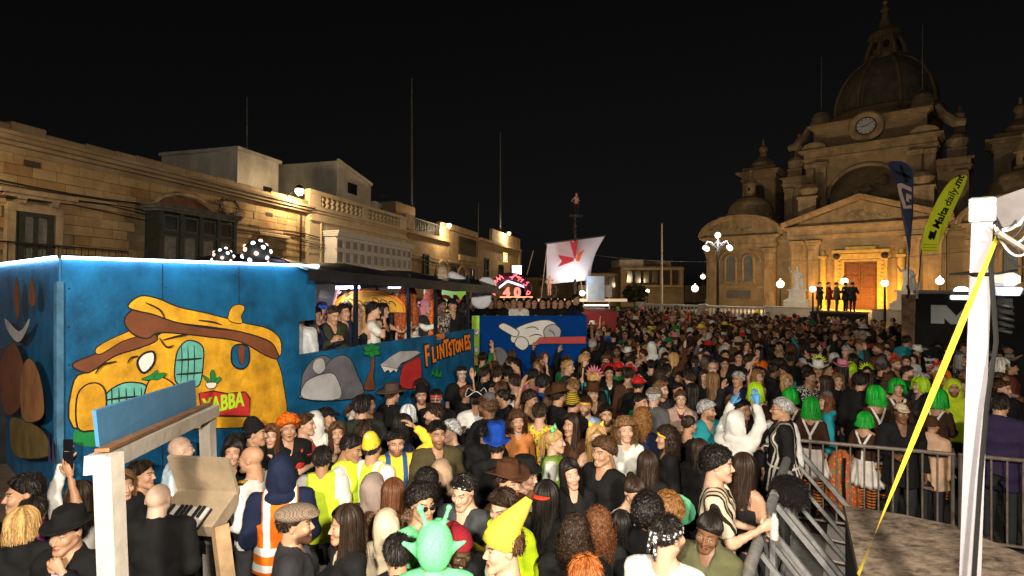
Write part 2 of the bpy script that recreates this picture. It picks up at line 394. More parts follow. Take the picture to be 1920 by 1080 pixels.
# ---- arm poses: elbow, wrist (person's left side, +x; face towards -y), hand kind, palm normal
ARMS = {'down': ((.235, .035, 1.13), (.245, -.03, .885), 'relaxed', (-1, -.2, 0)),
        'bent': ((.235, .03, 1.13), (.13, -.21, 1.12), 'relaxed', (-.6, .1, -.7)),
        'chest': ((.245, .0, 1.14), (.07, -.20, 1.23), 'grip', (-.4, .8, -.2)),
        'up': ((.26, -.07, 1.63), (.20, -.12, 1.87), 'open', (-.2, -1, 0)),
        'wave': ((.40, -.06, 1.53), (.44, -.10, 1.79), 'open', (0, -1, 0)),
        'phone': ((.25, -.17, 1.25), (.13, -.33, 1.44), 'grip', (-.3, .9, 0)),
        'hold': ((.24, -.10, 1.16), (.16, -.29, 1.27), 'grip', (-1, 0, 0)),
        'face': ((.27, -.17, 1.24), (.105, -.18, 1.455), 'grip', (-.5, .8, 0)),
        'onhead': ((.38, -.09, 1.60), (.19, -.04, 1.775), 'relaxed', (-.3, 0, -1)),
        'rail': ((.245, -.02, 1.13), (.20, -.27, 1.105), 'relaxed', (0, .1, -1)),
        'fwd': ((.23, -.22, 1.25), (.16, -.46, 1.33), 'relaxed', (-.3, 0, -1)),
        'upfwd': ((.22, -.22, 1.55), (.17, -.34, 1.77), 'point', (-.3, -.9, 0)),
        'hip': ((.36, .08, 1.18), (.20, -.03, 1.00), 'grip', (-.8, 0, .2))}
SH = {'m': (.180, .012, 1.405), 'f': (.152, .012, 1.385)}
def arm_pts(sex, pose, side):
    e, w, hk, pn = ARMS[pose]; s = np.array(SH[sex]); k = .0 if sex == 'm' else -.025
    e = np.array(e) + (k, 0, 0); w = np.array(w) + (k * .6, 0, 0); m = np.array([side, 1, 1])
    return s * m, e * m, w * m, hk, np.array(pn) * m
def torso(X, Y, Z, sex, grow=0.0):
    fem = sex == 'f'; g = grow
    if fem:
        d = ell(X, Y, Z, (0, .008, 1.26), (.140 + g, .095 + g, .19 + g))
        d = smin(d, cone(X, Y, Z, (-.10, .015, 1.395), (.10, .015, 1.395), .052 + g, .052 + g), .05)
        d = smin(d, ell(X, Y, Z, (0, .0, 1.07), (.118 + g, .088 + g, .17 + g)), .05)
        d = smin(d, ell(X, Y, Z, (0, .015, .93), (.168 + g, .118 + g, .135 + g)), .06)
        d = smin(d, sph(np.abs(X), Y, Z, (.066, -.066, 1.245), .058 + g), .035)
    else:
        d = ell(X, Y, Z, (0, .01, 1.27), (.165 + g, .112 + g, .20 + g))
        d = smin(d, cone(X, Y, Z, (-.125, .015, 1.41), (.125, .015, 1.41), .060 + g, .060 + g), .06)
        d = smin(d, ell(X, Y, Z, (0, .0, 1.07), (.150 + g, .105 + g, .18 + g)), .06)
        d = smin(d, ell(X, Y, Z, (0, .012, .93), (.163 + g, .115 + g, .13 + g)), .06)
        d = smin(d, ell(np.abs(X), Y, Z, (.07, -.062, 1.31), (.075 + g, .045 + g, .06 + g)), .04)
    return d
LEGS = {'m': ((.088, .01, .90), (.10, -.01, .50), (.105, .025, .09)), 'f': ((.086, .01, .90), (.085, -.008, .50), (.085, .025, .09))}
def legs(X, Y, Z, sex, g=0.0):
    x = np.abs(X); h, k, a = LEGS[sex]
    d = smin(cone(x, Y, Z, h, k, .086 + g, .056 + g), cone(x, Y, Z, k, a, .056 + g, .038 + g), .03)
    return d
def body_tpl(sex, L, R, step=.026):
    sh = SH[sex]; nw = .047 if sex == 'f' else .057
    arms = [arm_pts(sex, L, 1), arm_pts(sex, R, -1)]
    def f(X, Y, Z):
        d = torso(X, Y, Z, sex)
        d = smin(d, cone(X, Y, Z, (0, .035, 1.40), (0, .012, 1.545), nw + .012, nw), .04)
        d = smin(d, cone(np.abs(X), Y, Z, (.04, .03, 1.47), (.13, .02, 1.42), .03, .03), .04)
        d = smin(d, legs(X, Y, Z, sex), .05)
        x = np.abs(X); d = smin(d, cone(x, Y, Z, (LEGS[sex][2][0], .035, .048), (LEGS[sex][2][0] + .012, -.135, .034), .045, .034), .03)
        for s, e, w, hk, pn in arms:
            a = smin(cone(X, Y, Z, s, e, .050 if sex == 'm' else .042, .040 if sex == 'm' else .034), cone(X, Y, Z, e, w, .041 if sex == 'm' else .034, .0275 if sex == 'm' else .0235), .02)
            d = smin(d, a, .03)
        return d
    lo = np.min([np.minimum(a[1], a[2]) for a in arms], 0); hi = np.max([np.maximum(a[1], a[2]) for a in arms], 0)
    xs = ax((min(lo[0], -.22) - .07, max(hi[0], .22) + .07, step)); ys = ax((min(lo[1], -.18) - .06, .17, step)); zs = ax((-.012, .8, step * 1.6), (.8, max(hi[2], 1.56) + .05, step))
    v, q = snets(f, xs, ys, zs); m = np.zeros((len(v), 4)); m[v[:, 2] < .10, 2] = 1
    return v, q, m, arms
TPL = {}
def get_body(sex, L, R, step):
    k = ('b', sex, L, R, step)
    if k not in TPL: TPL[k] = body_tpl(sex, L, R, step)
    return TPL[k]
def top_tpl(sex, L, R, kind, step, seed=0):
    """shirt, jacket, vest ... as one garment; kind = long / short / sleeveless / strap / coat / hoodie / vest / dress"""
    k = ('t', sex, L, R, kind, step)
    if k in TPL: return TPL[k]
    arms = [arm_pts(sex, L, 1), arm_pts(sex, R, -1)]
    g = {'coat': .030, 'hoodie': .024, 'long': .012, 'short': .016, 'sleeveless': .008, 'strap': .006, 'vest': .036, 'dress': .010, 'loose': .026, 'tucked': .009}[kind]
    hem = {'coat': .70, 'hoodie': .86, 'long': .88, 'short': .84, 'sleeveless': .9, 'strap': .95, 'vest': .86, 'dress': .62, 'loose': .80, 'tucked': 1.0}[kind]
    ntop = {'strap': 1.30, 'sleeveless': 1.415}.get(kind)
    sl = {'long': 1.0, 'tucked': 1.0, 'coat': 1.0, 'hoodie': 1.0, 'short': .0, 'loose': .0, 'dress': .0}.get(kind)
    def f(X, Y, Z):
        d = torso(X, Y, Z, sex, g)
        if kind in ('coat', 'dress', 'loose'): d = smin(d, cone(X, Y, Z, (0, .012, 1.0), (0, .012, .6), .13 + g, .19 + g), .06)
        if sl is not None:
            for s, e, w, hk, pn in arms:
                r = .050 + g * .8 if sex == 'm' else .043 + g * .8
                if sl == 1.0:
                    w2 = e + (w - e) * .93
                    a = smin(cone(X, Y, Z, s, e, r + .006, r - .004), cone(X, Y, Z, e, w2, r - .004, .036 + g * .5), .02)
                    cut = ((X - w2[0]) * (w - e)[0] + (Y - w2[1]) * (w - e)[1] + (Z - w2[2]) * (w - e)[2]) / (np.linalg.norm(w - e)) - .004
                    nearw = np.sqrt((X - w2[0]) ** 2 + (Y - w2[1]) ** 2 + (Z - w2[2]) ** 2) < .09
                    a = np.where(nearw, np.maximum(a, cut), a)
                else:
                    w2 = s + (e - s) * .78; a = cone(X, Y, Z, s, w2, r + .012, r + .008)
                    cut = ((X - w2[0]) * (e - s)[0] + (Y - w2[1]) * (e - s)[1] + (Z - w2[2]) * (e - s)[2]) / (np.linalg.norm(e - s)) - .004
                    a = np.maximum(a, cut)
                d = smin(d, a, .03)
        d = d + (.007 if g < .02 else .012) * wob(X, Y, Z, 26, seed + 3) + (.0045 if g < .02 else .0065) * wob(X * .8, Y * .8, Z * 1.5, 55, seed + 9) - np.clip((1.02 - Z) * .10, 0, .018)
        d = np.maximum(d, hem - Z)
        if kind == 'strap':
            st = np.maximum(np.abs(np.abs(X) - .07) - .013, Z - 1.44); d = np.maximum(d, np.minimum(Z - ntop, st))
        elif kind in ('sleeveless', 'vest'):
            d = np.maximum(d, np.minimum(np.abs(X) - (.135 if kind == 'vest' else .105), Z - 1.26))
        nk = cone(X, Y, Z, (0, .032, 1.43), (0, .0, 1.56), .058, .060)
        deep = cone(X, Y, Z, (0, -.12, 1.36), (0, -.02, 1.50), .032, .055)
        if kind == 'hoodie':
            d = smin(d, ell(X, Y, Z, (0, .085, 1.46), (.115, .07, .06)), .03); d = np.maximum(d, -nk)
        elif kind == 'coat':
            d = smin(d, np.maximum(cone(X, Y, Z, (0, .045, 1.42), (0, .015, 1.52), .088, .084), Z - 1.515 - .2 * Y), .02); d = smax(d, -nk, .01); d = smax(d, -deep, .02)
        else: d = smax(d, -nk, .01); d = d if kind == 'vest' else smax(d, -cone(X, Y, Z, (0, -.085, 1.42), (0, -.02, 1.50), .035, .05), .02)
        return d
    lo = np.min([np.minimum(a[1], a[2]) for a in arms], 0); hi = np.max([np.maximum(a[1], a[2]) for a in arms], 0)
    xs = ax((min(lo[0], -.25) - .07, max(hi[0], .25) + .07, step)); ys = ax((min(lo[1], -.22) - .06, .21, step)); zs = ax((hem - .03, max(hi[2], 1.52) + .05, step))
    TPL[k] = snets(f, xs, ys, zs); return TPL[k]
def low_tpl(sex, kind, step):
    """trousers or skirt"""
    k = ('l', sex, kind, step)
    if k in TPL: return TPL[k]
    if kind == 'skirt':
        n = 90; zz = np.linspace(1.03, .64, 7); V = []; Qs = []
        for i, z in enumerate(list(zz) + [.645, .66]):
            u = (1.03 - z) / .39
            for j in range(n):
                a = 2 * pi * j / n; rr = .142 + u * .125 + u * .016 * sin(a * 15 + .8 * sin(a * 4)) - (.006 if i >= 7 else 0); V.append((rr * cos(a), rr * sin(a) * .86 + .012, z))
        for i in range(8):
            for j in range(n): Qs.append((i * n + j, i * n + n + j, i * n + n + (j + 1) % n, i * n + (j + 1) % n))
        TPL[k] = (np.array(V), np.array(Qs)); return TPL[k]
    def f(X, Y, Z):
        d = smin(torso(X, Y, Z, sex, .005), legs(X, Y, Z, sex, .014), .05) + .004 * wob(X, Y, Z, 40, 5)
        return np.maximum(np.maximum(d, Z - .95), .085 - Z)
    xs = ax((-.34, .34, step)); ys = ax((-.32, .34, step)); zs = ax((.05, 1.08, step * (1 if kind == 'skirt' else 1.4)))
    TPL[k] = snets(f, xs, ys, zs); return TPL[k]
def np_mesh(name, v, q, attrs=None, smooth=True):
    me = bpy.data.meshes.new(name)
    if isinstance(q, np.ndarray):
        nq = len(q); me.vertices.add(len(v)); me.vertices.foreach_set('co', np.asarray(v, np.float32).ravel())
        k = q.shape[1]; me.loops.add(nq * k); me.loops.foreach_set('vertex_index', q.astype(np.int32).ravel())
        me.polygons.add(nq); me.polygons.foreach_set('loop_start', np.arange(0, nq * k, k, dtype=np.int32))
        me.update(calc_edges=True)
    else: me.from_pydata([tuple(p) for p in v], [], [tuple(int(i) for i in f) for f in q]); me.update()
    if smooth: me.polygons.foreach_set('use_smooth', np.ones(len(me.polygons), bool))
    for n, a in (attrs or {}).items():
        if a.ndim == 2: at_ = me.attributes.new(n, 'FLOAT_COLOR', 'POINT'); at_.data.foreach_set('color', np.asarray(a, np.float32).ravel())
        else: at_ = me.attributes.new(n, 'FLOAT', 'POINT'); at_.data.foreach_set('value', np.asarray(a, np.float32))
    return me
PIV = Vector((0, .02, 1.50)); HC = {'m': Vector((0, -.008, 1.628)), 'f': Vector((0, -.008, 1.608))}
HS = {'m': 1.0, 'f': .955}
def head_matrix(sex, yaw=0, pitch=0, roll=0, s=1.0):
    R = Euler((radians(pitch), radians(roll), radians(yaw)), 'XYZ').to_matrix().to_4x4()
    return Matrix.Translation(PIV) @ R @ Matrix.Translation(HC[sex] - PIV) @ Matrix.Scale(HS[sex] * s, 4)
BODYMESH = {}
def compose(sex, L, R, hm, lod, beard, mouth, key=None):
    if key and key in BODYMESH: return BODYMESH[key]
    v, q, m, arms = get_body(sex, L, R, .033 if lod == 'A' else .046)
    hv, hq, hmask = head(sex, lod, beard, mouth)
    M = np.array(hm); hv2 = hv @ M[:3, :3].T + M[:3, 3]
    V = [v, hv2]; Fq = [q, hq + len(v)]; K = [m, hmask]; n = len(v) + len(hv2); extra = []
    for (s, e, w, hk, pn), side in zip(arms, (1, -1)):
        z = (w - e) / np.linalg.norm(w - e); y = -(pn - z * (pn @ z)); y /= np.linalg.norm(y); x = np.cross(y, z)
        tv, tf = hand(hk, False)
        xx = x * (1 if side > 0 else 1)
        # thumb must point towards the head side / body front: flip when needed
        want = np.array([-side * .5, -.6, .6]); mir = (x @ want) < 0
        tv, tf = hand(hk, mir); k = 1.0 if sex == 'm' else .88
        hv3 = (tv * k) @ np.stack([x, y, z]) + w
        V.append(hv3); K.append(np.zeros((len(hv3), 4))); extra += [tuple(i + n for i in f) for f in tf]; n += len(hv3)
    V = np.concatenate(V); K = np.concatenate(K); Q = np.concatenate(Fq)
    faces = [tuple(r) for r in Q.tolist()] + extra
    me = np_mesh('body', V.tolist(), faces, {'fm': K}); me.materials.append(MATS['skin'])
    if key: BODYMESH[key] = me
    return me

# ---- hair: a shell plus many thin locks
def ribbons(paths, width, c=(0, .015, .02)):
    P = np.asarray(paths); N, Sg, _ = P.shape
    T = np.gradient(P, axis=1); O = P - np.array(c); side = np.cross(T, O); side /= np.linalg.norm(side, axis=2, keepdims=True) + 1e-9
    o_ = O / (np.linalg.norm(O, axis=2, keepdims=True) + 1e-9); tw = np.random.default_rng(N).uniform(-.75, .75, (N, 1, 1)); side = side * np.cos(tw) + o_ * np.sin(tw)
    w = np.asarray(width).reshape(-1, 1, 1) * np.linspace(1, .45, Sg)[None, :, None]
    V = np.stack([P - side * w, P + side * w], 2).reshape(-1, 3)
    b = (np.arange(N)[:, None] * Sg + np.arange(Sg - 1)[None]) * 2; b = b.ravel()
    return V, np.stack([b, b + 1, b + 3, b + 2], 1)
def locks(paths, width, r, *a):
    V, Q = ribbons(paths, width, *a); return V, Q, np.repeat(r.uniform(.45, 1.7, len(paths)) , 2 * np.asarray(paths).shape[1])
ER = np.array([.080, .101, .094]); EC = np.array([0, .015, .034])
def cap_shell(off, front=.066, slope=.77, extra=None, step=.012, lump=0.0, lf=80, seed=0, low=-.30):
    def f(X, Y, Z):
        d = ell(X, Y, Z, EC, ER + off)
        cut = ((front - .065) - .77 * (Y) - Z) * .79
        d = smax(d, cut, .012)
        d = np.maximum(d, -ell(X, Y, Z, (0, -.02, -.03), (.066, .09, .10)))
        if extra is not None: d = smin(d, extra(X, Y, Z), .02)
        if lump: d = d + lump * wob(X, Y, Z, lf, seed)
        return d
    return snets(f, ax((-.19, .19, step)), ax((-.16, .22, step)), ax((low, .24, step)))
HAIR = {}
def hair_mesh(style, lod):
    key = (style, lod)
    if key in HAIR: return HAIR[key]
    r = np.random.default_rng(abs(hash_s(style)) % 9999)
    A = lod == 'A'; N = .8 if A else .45; st = .012 if A else .02; parts = []
    def arc(phi, th0, th1, S_, off):           # over the skull; phi = 0 front(-y), increasing to +x
        th = np.linspace(0, 1, S_)[None] * (th1 - th0)[:, None] + th0[:, None]
        x = np.sin(th) * np.sin(phi)[:, None]; y = -np.sin(th) * np.cos(phi)[:, None]; z = np.cos(th)
        return np.stack([x, y, z], 2) * (ER + off[:, None, None]) + EC
    def fringe_limit(phi): return np.interp(np.abs(phi), [0, .7, 1.2, 1.6, 2.2, pi], [.95, 1.02, 1.25, 1.55, 1.95, 2.1])
    if style in ('short', 'crop', 'quiff'):
        off = {'short': .010, 'crop': .003, 'quiff': .012}[style]
        parts.append((*cap_shell(off * .35 - .001, front=.074, step=st, lump=0), .55))
        n = int(2600 * N); phi = r.uniform(-pi, pi, n); th = np.arccos(r.uniform(-.5, 1, n)); ok = th < fringe_limit(phi) * 1.03; phi, th = phi[ok], th[ok]
        L = {'short': .42, 'crop': .2, 'quiff': .45}[style]
        p = arc(phi, th, np.minimum(th + L * r.uniform(.5, 1.1, len(th)), fringe_limit(phi) * r.uniform(.97, 1.09, len(th)) + .03), 4, off + r.uniform(-.001, .007, len(th)))
        lift = np.linspace(0, 1, 4)[None, :, None] ** 1.5
        nrm = (p - EC) / np.linalg.norm(p - EC, axis=2, keepdims=True)
        p = p + nrm * lift * r.uniform(-.003, .008, (len(th), 1, 1)) + r.normal(0, .007, (len(th), 1, 3)) * lift
        if style == 'quiff': p[:, :, 2] += lift[:, :, 0] * .02 * (p[:, :1, 1] < -.02)
        parts.append(locks(p, r.uniform(.0025, .0055, len(th)) * (1 if A else 2), r))
    elif style in ('curly', 'afro', 'curlylong', 'clown'):
        rad = {'curly': .030, 'afro': .065, 'curlylong': .030, 'clown': .05}[style]
        ex = None
        if style == 'curlylong': ex = lambda X, Y, Z: np.maximum(ell(X, Y, Z, (0, .055, -.10), (.135, .085, .19)), -ell(X, Y, Z, (0, -.06, -.06), (.062, .11, .13)))
        parts.append((*cap_shell(rad * .8 - .004, front=.075, step=st * 1.1, lump=.010, lf=75, extra=ex), .5))
        n = int(2000 * N); phi = r.uniform(-pi, pi, n); th = np.arccos(r.uniform(-.5, 1, n)); ok = th < fringe_limit(phi) * 1.05; phi, th = phi[ok], th[ok]; n = len(th)
        base = arc(phi, th, th + .02, 2, np.full(n, rad * .9))[:, 0]; nrm = (base - EC); nrm /= np.linalg.norm(nrm, axis=1, keepdims=True)
        if style == 'curlylong':
            k2 = int(1600 * N); a = r.uniform(.75, 2 * pi - .75, k2); zz = r.uniform(-.26, .02, k2); b2 = np.stack([np.sin(a) * .135, -np.cos(a) * .10 + .045, zz], 1)
            base = np.concatenate([base, b2]); n2 = b2 * (1, 1, 0); n2 = n2 / (np.linalg.norm(n2, axis=1, keepdims=True) + 1e-6); nrm = np.concatenate([nrm, n2]); n = len(base)
        t = np.linspace(0, 1, 6); u = r.normal(size=(n, 3)); u -= nrm * (u * nrm).sum(1, keepdims=True); u /= np.linalg.norm(u, axis=1, keepdims=True); w = np.cross(nrm, u)
        ph = t[None] * r.uniform(4, 7, (n, 1)); rr = r.uniform(.007, .015, (n, 1))
        p = base[:, None] + u[:, None] * (rr * np.cos(ph))[:, :, None] + w[:, None] * (rr * np.sin(ph))[:, :, None] + nrm[:, None] * (t[None] * r.uniform(0, .018, (n, 1)))[:, :, None]
        p[:, :, 2] -= t[None] * r.uniform(0, .02, (n, 1))
        parts.append(locks(p, r.uniform(.003, .006, n) * (1 if A else 1.8), r))
    elif style in ('bun', 'pony'):
        bc = (0, .10, .095) if style == 'bun' else (0, .115, .06)
        def ex(X, Y, Z):
            if style == 'bun': return sph(X, Y, Z, bc, .036)
            return smin(sph(X, Y, Z, bc, .02), cone(X, Y, Z, (0, .13, .05), (0, .15, -.16), .026, .014), .02)
        parts.append((*cap_shell(.005, step=st, extra=ex), .85))
        n = int(900 * N); phi = r.uniform(-pi, pi, n); th1 = fringe_limit(phi) * r.uniform(.9, 1.0, n); p0 = arc(phi, th1, th1 * .2, 6, r.uniform(.004, .008, n))
        t = np.linspace(0, 1, 6)[None, :, None] ** 2; p = p0 * (1 - t) + (np.array(bc) + r.normal(0, .012, (n, 1, 3))) * t
        q = p - EC; s = np.linalg.norm(q / (ER + .006), axis=2, keepdims=True); p = np.where(s < 1, EC + q / s, p)
        parts.append(locks(p, r.uniform(.002, .004, n) * (1 if A else 2), r))
        if style == 'pony':
            n = int(120 * N); t = np.linspace(0, 1, 6)[None]; o = r.normal(0, .014, (n, 1, 3))
            p = np.array([0, .13, .06]) + o + np.stack([0 * t, .03 * t, -.24 * t], 2) * r.uniform(.7, 1.1, (n, 1, 1))
            parts.append(locks(p, r.uniform(.003, .005, n), r, (0, 0, -.05)))
    else:   # long / straight / wavy / bob / wig (fringe)
        Ld = {'long': .34, 'wavy': .30, 'straight': .24, 'bob': .13, 'wig': .105, 'wigshag': .16}[style]
        wig = style.startswith('wig'); amp = {'wavy': .012, 'long': .004}.get(style, .002); rx = .042 if wig else .016
        def ex(X, Y, Z):
            d = np.maximum(ell(X, Y, Z, (0, .040, -Ld * .36), (.086 + rx * .3, .074 + rx * .3, Ld * .66)), Z - .05)
            return np.maximum(d, -ell(X, Y, Z, (0, -.07, -.05), (.066, .11, .115 + (0 if Ld < .2 else .1))))
        parts.append((*cap_shell(rx * .2, front=.056 if wig else .076, step=st, extra=ex, low=-Ld - .1), .5))
        n = int(2600 * N); phi = r.uniform(-pi, pi, n); part_ = r.uniform(-.015, .015, n)
        frl = fringe_limit(phi)
        face = np.abs(phi) < (.95 if not wig else 0.0)
        th0 = r.uniform(.03, .5, n); th1 = np.where(np.abs(phi) < .95, np.minimum(frl * (1.22 if wig else 1.0), 1.30), 1.62)
        arcp = arc(phi, th0, th1, 6, rx * .7 + r.uniform(-.004, .012, n))
        if not wig:    # the front hair is swept to the sides
            sw = np.clip((.95 - np.abs(phi)) / .95, 0, 1)[:, None] * (np.linspace(0, 1, 6)[None] ** 1.2)
            phis = phi[:, None] + np.sign(phi)[:, None] * sw * 1.0
            th = np.linspace(0, 1, 6)[None] * (1.5 - th0)[:, None] + th0[:, None]
            arcp = np.stack([np.sin(th) * np.sin(phis), -np.sin(th) * np.cos(phis), np.cos(th)], 2) * (ER + (rx * .7 + r.uniform(-.004, .013, n))[:, None, None]) + EC
        tl = np.linspace(0, 1, 7)[1:]
        end = arcp[:, -1]; L = Ld * r.uniform(.8, 1.08, n)
        inward = .12 if Ld > .2 else (.10 if not wig else -.05)
        dr = np.stack([-end[:, 0] * inward, -(end[:, 1] - .03) * inward * .5 + .01, -L], 1)
        drop = end[:, None] + dr[:, None] * tl[None, :, None]
        drop += r.normal(0, .016, (n, 1, 3)) * (tl[None, :, None] ** 1.3) * (1, 1, .3)
        ph = r.uniform(0, 6, (n, 1)); drop[:, :, 0] += amp * np.sin(tl[None] * 11 + ph) * 1.0; drop[:, :, 1] += amp * np.cos(tl[None] * 9 + ph)
        hasdrop = np.abs(phi) > (.75 if wig else .0)
        p = np.concatenate([arcp, drop], 1)
        fr = p[~hasdrop]; p = p[hasdrop]
        w = r.uniform(.002, .0052, len(p)) * (1 if A else 1.7)
        parts.append(locks(p, w, r))
        if len(fr): parts.append(locks(fr[:, :6], r.uniform(.003, .006, len(fr)) * (1 if A else 2), r))
    V = []; Q = []; Tn = []; n = 0
    for v, q, tone in parts:
        V.append(v); Q.append(q + n); n += len(v)
        Tn.append(tone if isinstance(tone, np.ndarray) else np.full(len(v), tone))
    me = np_mesh('hair', np.concatenate(V), np.concatenate(Q), {'tone': np.concatenate(Tn)}); me.materials.append(MATS['hair'])
    HAIR[key] = me; return me
def hash_s(s):
    h = 0
    for ch in s: h = (h * 131 + ord(ch)) % 1000003
    return h

# ---- people materials
def skin_mat():
    m, n, l, b = nodes_of('skin')
    oi = n.new('ShaderNodeObjectInfo'); a = n.new('ShaderNodeAttribute'); a.attribute_name = 'fm'
    sp = n.new('ShaderNodeSeparateColor'); l.new(a.outputs['Color'], sp.inputs[0])
    tc = n.new('ShaderNodeTexCoord'); nz = n.new('ShaderNodeTexNoise'); nz.inputs['Scale'].default_value = 35; nz.inputs['Detail'].default_value = 4; l.new(tc.outputs['Object'], nz.inputs['Vector'])
    mr = n.new('ShaderNodeMapRange'); mr.inputs['To Min'].default_value = .82; mr.inputs['To Max'].default_value = 1.16; l.new(nz.outputs['Fac'], mr.inputs['Value'])
    sc = n.new('ShaderNodeVectorMath'); sc.operation = 'SCALE'; l.new(oi.outputs['Color'], sc.inputs[0]); l.new(mr.outputs[0], sc.inputs['Scale'])
    last = sc.outputs[0]
    def mix(fac, col, prev, mult=False):
        mx = n.new('ShaderNodeMixRGB'); mx.blend_type = 'MULTIPLY' if mult else 'MIX'; l.new(fac, mx.inputs[0]); l.new(prev, mx.inputs[1]); mx.inputs[2].default_value = (*col, 1); return mx.outputs[0]
    last = mix(a.outputs['Alpha'], (.20, .17, .16), last, True)
    last = mix(sp.outputs[0], (.82, .42, .42), last, True)
    last = mix(sp.outputs[1], (.62, .60, .58), last)
    last = mix(sp.outputs[2], (.018, .012, .010), last)
    l.new(last, b.inputs['Base Color']); b.inputs['Roughness'].default_value = .48; b.inputs['Specular IOR Level'].default_value = .35
    b.inputs['Subsurface Weight'].default_value = 0.0
    bp = n.new('ShaderNodeBump'); bp.inputs['Strength'].default_value = .12; bp.inputs['Distance'].default_value = .004
    n2 = n.new('ShaderNodeTexNoise'); n2.inputs['Scale'].default_value = 160; l.new(tc.outputs['Object'], n2.inputs['Vector'])
    l.new(n2.outputs['Fac'], bp.inputs['Height']); l.new(bp.outputs[0], b.inputs['Normal'])
    MATS['skin'] = m
skin_mat()
objcol('hair', rough=.5, noise=.25, nscale=70, bump=0, spec=.3, attr='tone')
objcol('cloth', rough=.85, noise=.16, nscale=9, bump=.45, bscale=17, spec=.2)
objcol('satin', rough=.45, noise=.12, nscale=9, bump=.35, bscale=30, spec=.4)
objcol('felt', rough=.9, noise=.2, nscale=60, bump=.2, bscale=220, spec=.15)
objcol('plastic', rough=.35, noise=.05, nscale=20, bump=0, spec=.5)
def striped(name, axis, scale, c2, warp=0.0, duty=.5):
    m, n, l, b = nodes_of(name)
    oi = n.new('ShaderNodeObjectInfo'); tc = n.new('ShaderNodeTexCoord'); wv = n.new('ShaderNodeTexWave'); wv.bands_direction = axis; wv.wave_profile = 'SIN'
    wv.inputs['Scale'].default_value = scale; wv.inputs['Distortion'].default_value = warp; wv.inputs['Detail'].default_value = 2
    l.new(tc.outputs['Object'], wv.inputs['Vector'])
    rp = n.new('ShaderNodeValToRGB'); rp.color_ramp.interpolation = 'CONSTANT'; rp.color_ramp.elements[1].position = duty
    l.new(wv.outputs['Fac'], rp.inputs['Fac'])
    mx = n.new('ShaderNodeMixRGB'); l.new(rp.outputs[0], mx.inputs[0]); l.new(oi.outputs['Color'], mx.inputs[1]); mx.inputs[2].default_value = (*c2, 1)
    l.new(mx.outputs[0], b.inputs['Base Color']); b.inputs['Roughness'].default_value = .85; b.inputs['Specular IOR Level'].default_value = .2
    MATS[name] = m; return m
striped('stripes', 'X', 5.5, (.02, .013, .008), 3.0, .66)
striped('sockstripes', 'Z', 7.0, (.02, .015, .012), 0.0, .5)
striped('beaniestripes', 'Z', 12.0, (.02, .02, .02), 0.0, .5)
def printed(name, cols, scale, rand=1.0):
    """cloth with a scattered print: base is the object's colour"""
    m, n, l, b = nodes_of(name)
    oi = n.new('ShaderNodeObjectInfo'); tc = n.new('ShaderNodeTexCoord'); vo = n.new('ShaderNodeTexVoronoi'); vo.inputs['Scale'].default_value = scale
    l.new(tc.outputs['Object'], vo.inputs['Vector'])
    sp = n.new('ShaderNodeSeparateColor'); l.new(vo.outputs['Color'], sp.inputs[0])
    rp = n.new('ShaderNodeValToRGB'); rp.color_ramp.interpolation = 'CONSTANT'; e = rp.color_ramp.elements
    e[0].color = (*cols[0], 1); e[1].position = .33; e[1].color = (*cols[1 % len(cols)], 1); k = e.new(.66); k.color = (*cols[2 % len(cols)], 1)
    l.new(sp.outputs[0], rp.inputs['Fac'])
    lt = n.new('ShaderNodeMath'); lt.operation = 'LESS_THAN'; lt.inputs[1].default_value = .42; l.new(vo.outputs['Distance'], lt.inputs[0])
    mx = n.new('ShaderNodeMixRGB'); l.new(lt.outputs[0], mx.inputs[0]); l.new(oi.outputs['Color'], mx.inputs[1]); l.new(rp.outputs[0], mx.inputs[2])
    l.new(mx.outputs[0], b.inputs['Base Color']); b.inputs['Roughness'].default_value = .85; MATS[name] = m; return m
printed('floral', [(.6, .03, .03), (.65, .3, .02), (.05, .3, .12)], 28)
printed('paisley', [(.75, .75, .75), (.7, .7, .7), (.6, .6, .6)], 45)
printed('leopard', [(.05, .02, .01), (.08, .04, .02), (.03, .02, .01)], 50)
def tweed():
    m, n, l, b = nodes_of('tweed'); tc = n.new('ShaderNodeTexCoord'); ck = n.new('ShaderNodeTexChecker'); ck.inputs['Scale'].default_value = 95
    ck.inputs['Color1'].default_value = (.12, .085, .06, 1); ck.inputs['Color2'].default_value = (.28, .21, .15, 1); l.new(tc.outputs['Object'], ck.inputs['Vector'])
    l.new(ck.outputs[0], b.inputs['Base Color']); b.inputs['Roughness'].default_value = .95; MATS['tweed'] = m
tweed()
